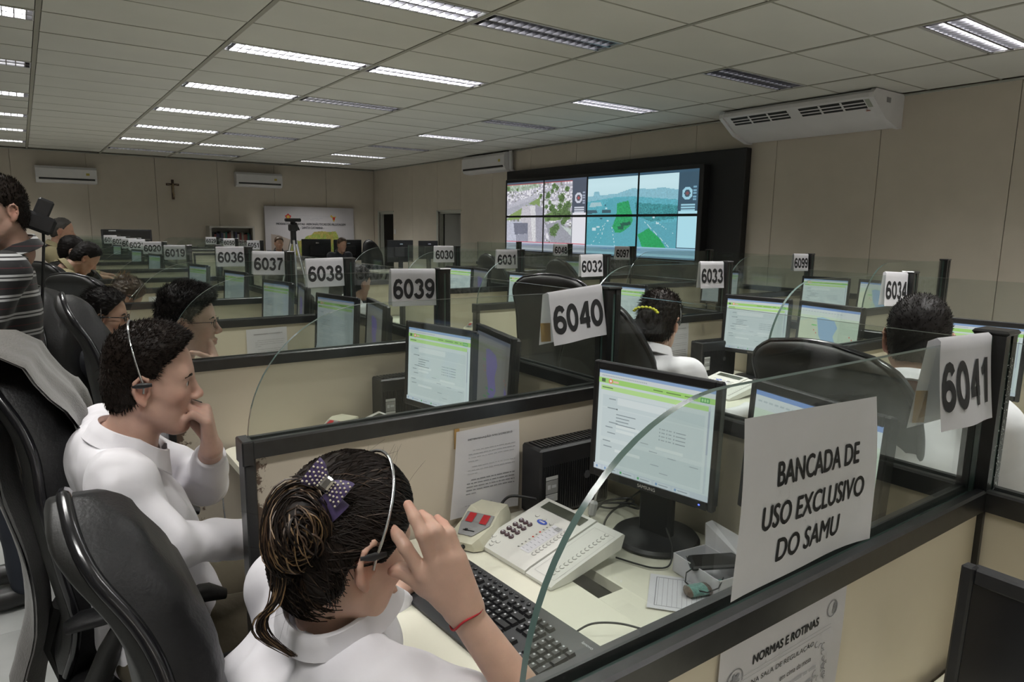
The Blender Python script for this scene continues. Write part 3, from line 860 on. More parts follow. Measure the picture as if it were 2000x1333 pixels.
# ------------------------------------------------------------------ notices
def sheet(name, lab, cat, P00, P10, P01, P11, lines, group=None, curl=.006, nrm=(0, -1, 0), seed=0):
    """four corners (top-left, top-right, bottom-left, bottom-right); lines(mb, fn) draws the print"""
    a, b, c, d = [np.array(p, float) for p in (P00, P10, P01, P11)]
    org = (a + b + c + d) / 4; n = np.array(nrm, float)
    def fn(u, v, lift=0.0):
        p = (a * (1 - u) + b * u) * (1 - v) + (c * (1 - u) + d * u) * v
        bend = curl * (.35 * math.sin(5.1 * u + seed) * v + .8 * (abs(u - .5) * 2) ** 3 * v + .3 * math.sin(4 * v + seed)) + curl * .4
        return p - org + n * (bend + lift)
    t = thing(name, lab, cat, tuple(org), 0, group)
    G = [[fn(i / 12, j / 12) for j in range(13)] for i in range(13)]
    MB().grid(G).build('sheet', M_paper, t, smooth=60)
    for nm, m_, draw in lines:
        mb = MB(); draw(mb, lambda u, v: fn(u, v, .0009)); mb.build(nm, m_, t, smooth=0)
    return t


def words(mb, fn, u0, u1, v, h, R, last=1.0):
    u = u0
    while u < u0 + (u1 - u0) * last - .01:
        w = min(.02 + R.random() * .075, u0 + (u1 - u0) * last - u)
        ns = max(1, int(w / .03))
        for q in range(ns):
            a = u + w * q / ns; b = u + w * (q + 1) / ns
            mb.add([fn(a, v), fn(b, v), fn(b, v + h), fn(a, v + h)], [(0, 1, 2, 3)])
        u += w + .012


def det_lines(scale=1.0, seed=3):
    R = random.Random(seed)
    def head(mb, fn):
        bold_text(mb, 'det', .70, .026, lambda u, v: fn(.53 + u, .115 - v), .0012)
    def par(v, n):
        def f(mb, fn):
            for i in range(n): words(mb, fn, .20 if i else .26, .93, v + i * .040, .007, R, 1 if i < n - 1 else .2)
        return f
    def foot(mb, fn): words(mb, fn, .2, .62, .875, .006, R)
    def strong(mb, fn):
        v = .575
        for i in range(5): words(mb, fn, .20 if i else .26, .93, v, .011, R, 1 if i < 4 else .2); v += .040
    return [('printed_heading', M_grey_ink, head), ('printed_paragraph', M_pale_ink, par(.24, 4)), ('printed_paragraph', M_pale_ink, par(.425, 3)), ('printed_date', M_pale_ink, foot), ('printed_bold_text', M_grey_ink, strong)]


yd = D1[2] - .0185
nt1 = sheet('notice_sheet', 'notice headed DETERMINAÇÃO taped to divider 6040 beside the computer', 'notice', (.895, yd, 1.005), (1.100, yd, 1.008), (.872, yd, .765), (1.100, yd, .752), det_lines(), 'taped notices', curl=.010)
MB().box(.883 - .984, .898 - .984, -.002, .0, .075, .13).build('tape', M_tape, nt1)
yd = D1[4] - .0185
sheet('notice_sheet', 'notice taped to divider 6038 behind the young man with glasses', 'notice', (.885, yd, 1.013), (1.090, yd, 1.017), (.885, yd, .76), (1.09, yd, .765), det_lines(seed=5), 'taped notices')
yd = D1[6] - .0185
sheet('notice_sheet', 'notice taped to divider 6036 in shade', 'notice', (.72, yd, 1.005), (.925, yd, 1.005), (.72, yd, .75), (.925, yd, .75), det_lines(seed=6), 'taped notices')
yd = D2[2] - .0185
sheet('notice_sheet', 'notice beside the face of the woman with the yellow hair clip', 'notice', (2.84, yd, 1.03), (3.03, yd, 1.03), (2.83, yd, .765), (3.03, yd, .765), det_lines(seed=8), 'taped notices')
yd = D2[5] - .0185
sheet('notice_sheet', 'curling notice hanging on divider 6030', 'notice', (3.02, yd, 1.02), (3.22, yd, 1.025), (3.02, yd, .75), (3.21, yd, .75), det_lines(seed=9), 'taped notices')

yg = D1[1] - .0075
def banc1(mb, fn): bold_text(mb, 'banc1', .62, .14, lambda u, v: fn(.54 + u, .345 - v), .004)
def banc2(mb, fn): bold_text(mb, 'banc2', .76, .14, lambda u, v: fn(.53 + u, .585 - v), .004)
def banc3(mb, fn): bold_text(mb, 'banc3', .47, .14, lambda u, v: fn(.51 + u, .81 - v), .004)
sheet('notice_sheet', 'large sheet reading BANCADA DE USO EXCLUSIVO DO SAMU on the near glass', 'notice', (.690, yg, 1.318), (1.004, yg, 1.304), (.678, yg, 1.086), (1.022, yg, 1.078), [('printed_line', M_ink, banc1), ('printed_line', M_ink, banc2), ('printed_line', M_ink, banc3)], 'sheets on the near divider', curl=.012)
yg = D1[1] - .0185
def norm1(mb, fn): bold_text(mb, 'norm1', .52, .060, lambda u, v: fn(.50 + u, .165 - v), .0025)
def norm2(mb, fn): text_to(mb, 'norm2', .50, .052, lambda u, v: fn(.49 + u, .315 - v))
def norm3(mb, fn): text_to(mb, 'norm3', .16, .034, lambda u, v: fn(.33 + u, .41 - v)); text_to(mb, 'norm4', .26, .040, lambda u, v: fn(.60 + u, .42 - v))
def norm_rules(mb, fn):
    for v in (.235, .262): mb.add([fn(.12, v), fn(.88, v), fn(.88, v + .004), fn(.12, v + .004)], [(0, 1, 2, 3)])
    R = random.Random(4)
    for v in (.5, .58, .66, .74): words(mb, fn, .1, .8, v, .02, R)
def emblems(mb, fn):
    for k in range(3):   # six-armed star in an open ring
        a = math.pi * k / 3 + .2; cx, cy = .115, .235; e = .035
        ribbon(mb, [(cx - e * math.cos(a), cy - e * 1.35 * math.sin(a)), (cx, cy), (cx + e * math.cos(a), cy + e * 1.35 * math.sin(a))], .010, fn)
    ribbon(mb, [(.115 + .055 * math.cos(a), .235 - .075 * math.sin(a)) for a in np.linspace(-.3, 3.6, 18)], .004, fn)
    ribbon(mb, [(.875 + .042 * math.cos(a), .125 + .058 * math.sin(a)) for a in np.linspace(0, 6.2832, 24)], .004, fn)
    for q in (.010, .018, .026): ribbon(mb, [(.88 + q * math.cos(a), .125 + q * 1.35 * math.sin(a)) for a in np.linspace(-1.4, 1.7, 12)], .004, fn)
    R = random.Random(2)
    for i in range(16):  # small group of figures, only outlines
        cx, cy, q = .82 + R.uniform(-.055, .06), .42 + R.uniform(-.09, .22), R.uniform(.008, .022)
        ribbon(mb, [(cx + q * math.cos(a), cy + q * 1.5 * math.sin(a)) for a in np.linspace(R.random() * 3, 4 + R.random() * 2, 10)], .003, fn)
sheet('notice_sheet', 'sheet headed NORMAS E ROTINAS on the outside of the near divider', 'notice', (.664, yg, 1.022), (.958, yg, 1.026), (.648, yg, .815), (.945, yg, .815), [('printed_line', M_ink, norm1), ('printed_line', M_ink, norm2), ('printed_line', M_ink, norm3), ('printed_rules', M_pale_ink, norm_rules), ('printed_emblems', M_grey_ink, emblems)], 'sheets on the near divider', curl=.004)
# ------------------------------------------------------------------ things on the near desk
M_key = mat('key_plastic', (0.018, 0.018, 0.020), 0.30, noise=(60, 0.2))
M_kb = mat('keyboard_plastic', (0.030, 0.031, 0.034), 0.35)
M_keymark = mat('key_marking', (0.55, 0.55, 0.58), 0.5)
M_cream = mat('aged_cream_plastic', (0.62, 0.60, 0.47), 0.42, noise=(8, 0.04))
M_phone = mat('pale_grey_plastic', (0.70, 0.69, 0.65), 0.42, noise=(8, 0.02))
M_lcd = mat('lcd_glass', (0.075, 0.080, 0.062), 0.25)
M_btn = mat('maroon_button', (0.085, 0.045, 0.055), 0.35)
M_crease = mat('grey_button_mark', (0.40, 0.39, 0.37), 0.5)  # plain grey of the line buttons, lamp marks and module border
M_red = mat('red_label', (0.50, 0.025, 0.03), 0.5)
M_greyplate = mat('grey_plate', (0.30, 0.30, 0.30), 0.5)
M_blue = mat('blue_print', (0.05, 0.10, 0.50), 0.5)
M_cable = mat('black_cable', (0.012, 0.012, 0.013), 0.45)
M_cablegrey = mat('grey_cable', (0.50, 0.50, 0.48), 0.5)

kb = thing('keyboard', 'black full-size keyboard beside the raised forearm', 'keyboard', (.720, 1.062, .7425), r(3.6))
MB().prism([(-.098, .004), (-.094, .0), (.092, .0), (.096, .006), (.092, .022), (-.085, .013), (-.097, .008)], -.231, .231, 'y').build('base', M_kb, kb)
def kz(x): return .013 + (x + .085) * .0508
_km = {}
def key(x, y, ux, uy, mark=True):   # ux along x (depth), uy along y (width)
    k = (round(ux, 4), round(uy, 4))
    if k not in _km:
        mb = MB(); a, b = ux / 2 - .0011, uy / 2 - .0011; q = .0028
        mb.add([(-a, -b, 0), (a, -b, 0), (a, b, 0), (-a, b, 0), (-a + q * .7, -b + q, .0075), (a - q * .5, -b + q, .0075), (a - q * .5, b - q, .0075), (-a + q * .7, b - q, .0075)],
               [(4, 5, 6, 7), (0, 1, 5, 4), (1, 2, 6, 5), (2, 3, 7, 6), (3, 0, 4, 7)], 0)
        mb.add([(.0015, b - .0085, .0077), (.0055, b - .0085, .0077), (.0055, b - .0045, .0077), (.0015, b - .0045, .0077)], [(0, 1, 2, 3)], 1)
        _km[k] = mb.mesh('key', [M_key, M_keymark], 0)
    o = inst('key', _km[k], kb, (x, y, kz(x) - .001), (0, -.0508, 0)); return o
U = .0188
rows_main = [[1] * 13 + [2], [1.5] + [1] * 12 + [1.5], [1.75] + [1] * 11 + [2.25], [1.25] + [1] * 11 + [2.75], [1.5, 1, 1.25, 6.25, 1.25, 1, 1, 1.75]]
for i, rw in enumerate(rows_main):
    x = .030 - i * U; y = .222
    for w in rw:
        key(x, y - w * U / 2, U, w * U); y -= w * U
for grp in ((.222,), (.222 - 2 * U, .222 - 3 * U, .222 - 4 * U, .222 - 5 * U), (.222 - 6.5 * U, .222 - 7.5 * U, .222 - 8.5 * U, .222 - 9.5 * U), (.222 - 11 * U, .222 - 12 * U, .222 - 13 * U, .222 - 14 * U)):
    for y in grp: key(.030 + 1.25 * U, y - U / 2, U, U)
y0 = .222 - 15 * U - .006
for i in (0, 1):
    for j in range(3): key(.030 - i * U, y0 - (j + .5) * U, U, U)
for j in range(3): key(.030 + 1.25 * U, y0 - (j + .5) * U, U, U); key(.030 - 4 * U, y0 - (j + .5) * U, U, U)
key(.030 - 3 * U, y0 - 1.5 * U, U, U)
y1 = y0 - 3 * U - .006
for i in range(4):
    for j in range(3):
        if i == 3 and j == 0: pass
        key(.030 - i * U, y1 - (j + .5) * U, U, U)
key(.030, y1 - 3.5 * U, U, U); key(.030 - 1.5 * U, y1 - 3.5 * U, 2 * U, U); key(.030 - 3.5 * U, y1 - 3.5 * U, 2 * U, U); key(.030 - 4 * U, y1 - U, U, 2 * U); key(.030 - 4 * U, y1 - 2.5 * U, U, U)
bm_ = MB().lathe([(.0046, 0), (.0046, .003), (.003, .0042)], 12).mesh('media_button', M_key)
for j in range(13): inst('media_button', bm_, kb, (.078, .19 - j * .019, kz(.078)))
_t = MB(); text_to(_t, 'lenovo', .028, .008, lambda u, v: (.0745 + v, -.196 - u, kz(.0745) + .0006)); _t.build('brand_lettering', M_keymark, kb, smooth=0)

# headset amplifier
def amp(lab, x, y, rz, g):
    t = thing('headset_amplifier', lab, 'phone adapter', (x, y, .742), rz, g)
    b = MB()
    sec = [(-.10, .034, .022, .046), (-.085, .050, .034, .052), (-.02, .056, .042, .053), (.012, .056, .058, .053), (.03, .055, .064, .050), (.085, .050, .060, .044), (.10, .040, .045, .034)]
    G = []
    for (x_, hw, h, tw) in sec:
        tw = hw * .80
        G.append([(x_, -hw, .003), (x_, -hw, h * .55), (x_, -tw, h), (x_, tw, h), (x_, hw, h * .55), (x_, hw, .003)])
    b.grid(G); n = len(G)
    b.add(G[0], [tuple(range(6))]); b.add(G[-1], [tuple(range(6))[::-1]])
    b.build('body', M_cream, t, smooth=40)
    def top(u, v, e=.0012):
        h = np.interp(u, [s_[0] for s_ in sec], [s_[2] for s_ in sec]); return (u, v, float(h) + e)
    MB().add([top(a_, b_, .0022) for a_, b_ in ((-.085, -.020), (-.030, -.040), (.006, -.040), (.006, .040), (-.030, .040), (-.085, .020))] + [top(-.020, -.04, .0022), top(-.020, .04, .0022)], [(0, 1, 4, 5), (1, 6, 7, 4), (6, 2, 3, 7)]).build('face_plate', M_greyplate, t, smooth=0)
    for s_ in (-1, 1):
        MB().add([top(-.028, s_ * .030, .0045), top(.002, s_ * .030, .0045), top(.002, s_ * .010, .0045), top(-.028, s_ * .010, .0045)], [(0, 1, 2, 3) if s_ < 0 else (3, 2, 1, 0)]).build('red_label', M_red, t, smooth=0)
    MB().box(-.066, -.062, -.016, .016, .034, .040).box(-.067, -.061, .004, .010, .036, .043).build('slide_switch', M_cable, t)
    MB().tube([(-.100, -.004, .012), (-.112, -.004, .012)], .006, 10).build('cable_plug', M_cable, t)
    return t
amp('cream headset adapter box with two red labels beside the notice', .918, 1.420, r(30), 'headset adapters')
amp('cream headset adapter box behind divider 6040', .925, 2.455, r(30), 'headset adapters')
amp('cream headset adapter box on the desk below sign 6032', 2.83, 4.5, r(30), 'headset adapters')

# operator telephone console
def console(lab, x, y, rz, full, g):
    t = thing('telephone_console', lab, 'telephone', (x, y, .742), rz, g)
    def hgt(x_): return float(np.interp(x_, [-.115, -.10, .125], [.012, .018, .072]))
    def wedge(y0, y1, dz=0.0, x0=-.115, x1=.128):
        return MB().prism([(x0, .002), (x0, hgt(x0) + dz), (-.10, hgt(-.10) + dz), (x1 - .006, hgt(x1 - .006) + dz), (x1, hgt(x1) - .006 + dz), (x1 - .012, .030), (x0 + .06, .002)], y0, y1, 'y')
    wedge(-.048, .138).build('body', M_phone, t)
    md = wedge(-.138, -.051, -.003).build('side_module', M_phone, t)
    def top(u, v, e): return (u, v, hgt(u) + e)
    def quad(x0, x1, y0_, y1_, e): return MB().add([top(x0, y0_, e), top(x1, y0_, e), top(x1, y1_, e), top(x0, y1_, e)], [(0, 1, 2, 3)])
    quad(.080, .112, -.030, .118, .0010).build('display', M_lcd, t, smooth=0)
    if not full: return t
    kme = MB().lathe([(.0072, -.002), (.0072, .004), (.005, .006)], 14).mesh('key', M_btn); kmk = MB().lathe([(.0030, .0061), (.0028, .0066)], 8).mesh('key_mark', M_keymark)
    for i in range(4):
        for j in range(3):
            u, v = -.052 + i * .0205, .112 - j * .0165; o = inst('key', kme, t, top(u, v, .0), (0, -.24, 0)); inst('key_mark', kmk, o)
    quad(-.070, .045, -.008, .026, .0010).build('label_card', M_paper, t, smooth=0)
    mb = MB()
    for i in range(9):
        x0 = -.064 + i * .0122
        for v0 in (.015, -.001): mb.add([top(x0, v0, .0016), top(x0 + .0016, v0, .0016), top(x0 + .0016, v0 + .008, .0016), top(x0, v0 + .008, .0016)], [(0, 1, 2, 3)])
    mb.build('printed_names', M_pale_ink, t, smooth=0)
    quad(.030, .044, -.006, .012, .0015).build('grey_tab', M_greyplate, t, smooth=0)
    cm = MB(); pts = [(.0058 * math.cos(a), .0058 * math.sin(a), 0) for a in np.linspace(1.2, 5.1, 9)]; cm.tube(pts, [.0004] + [.0012] * 7 + [.0004], 5); cme = cm.mesh('line_button', M_crease)
    for i in range(10): inst('line_button', cme, t, top(-.062 + i * .0118, -.020, .0004), (0, -.24, 0))
    for (u, v) in ((-.085, .122), (-.074, .120), (-.088, .104), (-.084, .092), (-.10, .098), (.050, .095), (.048, .066), (.046, .036), (.044, .005)): inst('line_button', cme, t, top(u, v, .0004), (0, -.24, .8))
    hm = MB().lathe([(.0028, 0), (.0022, .0012)], 8)
    h1 = hm.mesh('lamp_mark', M_crease); h2 = hm.mesh('lamp_mark', mat('red_lamp', (.75, .08, .06), .4))
    for i in range(10): inst('lamp_mark', h2 if i in (4, 6) else h1, t, top(-.066 + i * .0118, .034, .0004))
    o = MB(); o.add([top(.036 + .0085 * math.cos(a), .062 + .0175 * math.sin(a), .0010) for a in np.linspace(0, 6.2832, 20)[:-1]], [tuple(range(19))])
    lg = o.build('logo', M_blue, t, smooth=0)
    MB().add([top(.0335, .052, .0016), top(.0385, .052, .0016), top(.0385, .072, .0016), top(.0335, .072, .0016)], [(0, 1, 2, 3)]).build('logo_lettering', M_paper, lg, smooth=0)
    for i in range(14): inst('line_button', cme, md, top(-.080 + i * .0135, -.108, -.0024), (0, -.24, 0))
    fr = MB()
    for (x0, x1, a, b) in ((-.098, .100, -.130, -.1292), (-.098, .100, -.0628, -.062), (-.098, -.0972, -.130, -.062), (.0992, .100, -.130, -.062)):
        fr.add([top(x0, a, -.0020), top(x1, a, -.0020), top(x1, b, -.0020), top(x0, b, -.0020)], [(0, 1, 2, 3)])
    fr.build('module_border', M_crease, md, smooth=0)
    return t
console('pale grey telephone console with keypad and label card on the near desk', 1.0, 1.238, r(4), True, 'telephone consoles')
console('pale grey telephone console behind divider 6040', 1.0, 2.30, r(8), False, 'telephone consoles')
console('pale telephone console in front of the woman with the yellow hair clip', 2.80, 2.10, r(-4), True, 'telephone consoles')

# small desktop computers leaning by the dividers
def tower(lab, x, y, rz, g, sticker=True):
    t = thing('desktop_computer', lab, 'computer', (x, y, .742), rz, g)
    b = MB().box(-.13, .13, -.045, .045, 0, .20, c=.006); b.build('case', M_plast, t)
    v = MB()
    for i in range(30): v.box(-.118 + i * .0082, -.1145 + i * .0082, -.0475, -.044, .012, .150)
    v.build('vent_ribs', M_plast, t)
    v = MB()
    for i in range(17): v.box(-.115 + i * .0138, -.107 + i * .0138, -.030, .030, .199, .2035)
    v.build('top_vents', M_plast, t)
    MB().lathe([(.012, -.0482), (.012, -.0455)], 20, (.04, 0, .10), 'y').build('power_button', mat('dark_grey_plastic', (.06, .06, .065), .3), t)
    if sticker:
        MB().box(-.112, -.070, -.0488, -.0478, .070, .108).build('grey_sticker', M_greyplate, t)
        MB().box(-.112, -.070, -.0488, -.0478, .110, .120).box(-.112, -.070, -.0488, -.0478, .046, .068).build('white_sticker', mat('pale_sticker', (.5, .5, .5), .5), t)
        MB().box(-.106, -.096, -.0494, -.0486, .084, .096).box(-.092, -.076, -.0494, -.0486, .086, .094).box(-.100, -.082, -.0494, -.0486, .055, .060).build('sticker_print', M_keymark, t)
    return t
tower('small black computer behind the telephone console on the near desk', 1.235, 1.452, 0, 'small computers')
tower('small black computer with stickers behind divider 6040', 1.235, 2.482, 0, 'small computers')
tower('small black computer facing the woman with the yellow hair clip', 3.09, 2.40, r(-6), 'small computers')
tower('small black computer on the desk beyond sign 6033', 3.12, 3.3, r(-6), 'small computers', False)

# box with a mobile phone, form sheet, brush
bx = thing('cardboard_box', 'open white carton tray under the mobile phone', 'box', (1.235, .925, .7425), r(-8))
MB().box(-.05, .05, -.075, .075, 0, .003).box(-.05, -.048, -.075, .075, .003, .045).box(.048, .05, -.075, .075, .003, .045).box(-.05, .05, .073, .075, .003, .045).box(-.05, .05, -.075, -.073, .003, .045).build('tray', M_paper, bx)
MB().add([(.05, .076, .045), (.05, -.076, .045), (.082, -.082, .088), (.075, .085, .098), (.06, .09, .092)], [(0, 1, 2, 3, 4)]).add([(.0515, .076, .045), (.0515, -.076, .045), (.0835, -.082, .088), (.0765, .085, .098), (.0615, .09, .092)], [(4, 3, 2, 1, 0)]).build('lid_flap', M_paper, bx, smooth=0)
mp = thing('mobile_phone', 'black mobile phone lying in the open white carton', 'phone', (1.236, .918, .790), r(-40))
MB().box(-.058, .058, -.031, .031, -.005, .006, c=.004).build('body', M_plast, mp).rotation_euler = (0, -.12, 0)
MB().box(-.048, .050, -.027, .027, .0058, .0066).build('screen', M_off, mp).rotation_euler = (0, -.12, 0)
MB().tube([(-.0595, -.029, -.005), (-.0595, .029, -.005)], .0016, 6).build('chrome_edge', M_alu, mp)
cord = thing('phone_cord', 'thin black cord looping out of the white carton', 'cord', (1.17, .90, .745))
MB().tube([(.02, .03, .045), (-.005, .04, .030), (-.022, .028, .018), (-.026, .0, .014), (-.018, -.03, .018), (.0, -.045, .03), (.022, -.04, .046)], .0016, 6).build('cord', M_cable, cord)
fs = thing('form_sheet', 'printed form sheet with ruled columns lying under the brush', 'paper', (1.150, .895, .7425), r(-50))
MB().box(-.105, .105, -.075, .075, 0, .0008).build('sheet', M_paper, fs)
ln = MB()
for i in range(17): ln.box(-.085 + i * .0105, -.0844 + i * .0105, -.060, .060, .0008, .0010)
for yv in (-.062, .062): ln.box(-.09, .09, yv, yv + .0012, .0008, .0010)
ln.box(-.0905, -.089, -.062, .063, .0008, .0010)
ln.build('printed_rules', M_grey_ink, fs, smooth=0)
er = thing('felt_eraser', 'teal and brown fuzzy felt pad on the form sheet', 'eraser', (1.180, .893, .7435), r(-16))
def felt(x0, x1, col, nm):
    G = []
    for i in range(9):
        x_ = x0 + (x1 - x0) * i / 8; e = min(1, (x_ + .056) / .012 + .45, (.056 - x_) / .012 + .45); e = max(.3, min(1, e))
        G.append([(x_, .019 * e * math.cos(a) + rnd.uniform(-.0006, .0006), .011 + .011 * math.sin(a) * e + rnd.uniform(-.0006, .0006)) for a in np.linspace(0, 6.2832, 19)[:-1]])
    mb = MB().grid(G, closev=True); mb.add(G[0], [tuple(range(18))]); mb.add(G[-1], [tuple(range(18))[::-1]])
    mb.build(nm, mat('felt_' + nm, col, .95, noise=(90, .35), bump=(300, .8, 4, .004), sheen=.4), er)
felt(-.056, -.047, (.16, .12, .09), 'brown_end'); felt(-.047, -.008, (.14, .30, .27), 'teal_pad'); felt(-.008, .012, (.12, .09, .075), 'brown_band'); felt(.012, .056, (.14, .30, .27), 'teal_pad')

# cables
def cable(lab, pts, rad, m_, name='cable'):
    P = np.array(pts, float); org = P.mean(0); org[2] = P[:, 2].min()
    # smooth
    Q = []
    n = len(P)
    for i in range(n - 1):
        p0, p1, p2, p3 = P[max(i - 1, 0)], P[i], P[i + 1], P[min(i + 2, n - 1)]
        for k in range(6):
            t_ = k / 6; Q.append(.5 * ((2 * p1) + (-p0 + p2) * t_ + (2 * p0 - 5 * p1 + 4 * p2 - p3) * t_ ** 2 + (-p0 + 3 * p1 - 3 * p2 + p3) * t_ ** 3))
    Q.append(P[-1])
    o = MB().tube([q - org for q in Q], rad, 7).build(name, m_, None, tuple(org)); return tag(o, lab, 'cable')
cable('black keyboard cable arching over the desk seam', [(.822, .93, .752), (.86, .92, .765), (.90, .89, .768), (.94, .86, .757), (.962, .84, .744), (.98, .82, .742)], .0022, M_cable)
cable('black cable from the console towards the monitor foot', [(1.125, 1.125, .745), (1.145, 1.07, .745), (1.165, 1.035, .745), (1.20, 1.02, .748), (1.235, 1.045, .775), (1.262, 1.09, .80)], .0022, M_cable)
cable('grey cable with a white ferrite block beside the monitor', [(1.165, 1.32, .745), (1.175, 1.29, .765), (1.18, 1.275, .80), (1.19, 1.27, .85), (1.21, 1.27, .90)], .003, M_cablegrey)
o = MB().box(-.011, .011, -.010, .010, -.022, .022, c=.006).build('ferrite_block', M_white, None, (1.181, 1.274, .806), (.1, .1, 0)); tag(o, 'white ferrite block clipped on the grey cable', 'cable clip')
cable('bundle loop of dark cable below the near monitor', [(1.27, 1.36, .746), (1.25, 1.30, .80), (1.28, 1.25, .82), (1.33, 1.27, .79), (1.32, 1.34, .75), (1.28, 1.36, .76), (1.26, 1.31, .79), (1.30, 1.25, .80), (1.36, 1.28, .76), (1.36, 1.36, .75)], .003, M_cable)
cable('second dark cable hanging below the near monitor', [(1.30, 1.18, .90), (1.31, 1.22, .85), (1.30, 1.27, .80), (1.27, 1.30, .76), (1.22, 1.27, .746), (1.17, 1.20, .745), (1.13, 1.18, .745)], .003, M_cable)
cable('black cable behind the headset adapter', [(1.02, 1.48, .775), (1.05, 1.475, .80), (1.09, 1.44, .80), (1.13, 1.40, .79), (1.16, 1.36, .775)], .004, M_cable)
cable('black headset cable hanging beside the desk of the man in white', [(.47, 2.25, .80), (.43, 2.10, .70), (.42, 1.95, .66), (.46, 1.80, .70), (.52, 1.75, .76)], .002, M_cable)
cable('black monitor cable behind the lit form in the second row', [(3.2, 2.2, .90), (3.24, 2.10, .86), (3.26, 2.12, .79), (3.22, 2.22, .746), (3.12, 2.28, .745)], .004, M_cable)
# ------------------------------------------------------------------ swivel chairs
M_leather = mat('black_leather', (0.011, 0.011, 0.012), 0.48, spec=0.35, noise=(18, 0.15), bump=(140, 0.25, 4, 0.004))
M_shell = mat('black_chair_shell', (0.020, 0.020, 0.019), 0.5, noise=(12, 0.2), bump=(200, 0.15, 3, 0.003))
M_rim = mat('glossy_black_rim', (0.010, 0.010, 0.012), 0.20, spec=0.6)
_zz = [.50, .56, .65, .80, .96, 1.04, 1.10, 1.15, 1.19, 1.235, 1.258, 1.275]
_xx = [.010, .030, .045, .022, .000, -.003, -.020, -.045, -.072, -.090, -.094, -.096]
_ww = [.175, .205, .228, .240, .235, .212, .182, .160, .142, .106, .072, .012]
_fine = np.linspace(0, 1, 41) ** .85
_zs = .50 + .775 * _fine


def chair_profile(z): return float(np.interp(z, _zz, _xx)), float(np.interp(z, _zz, _ww))


_wb = [.190, .215, .235, .250, .256, .258, .256, .252, .243, .215, .165, .060]


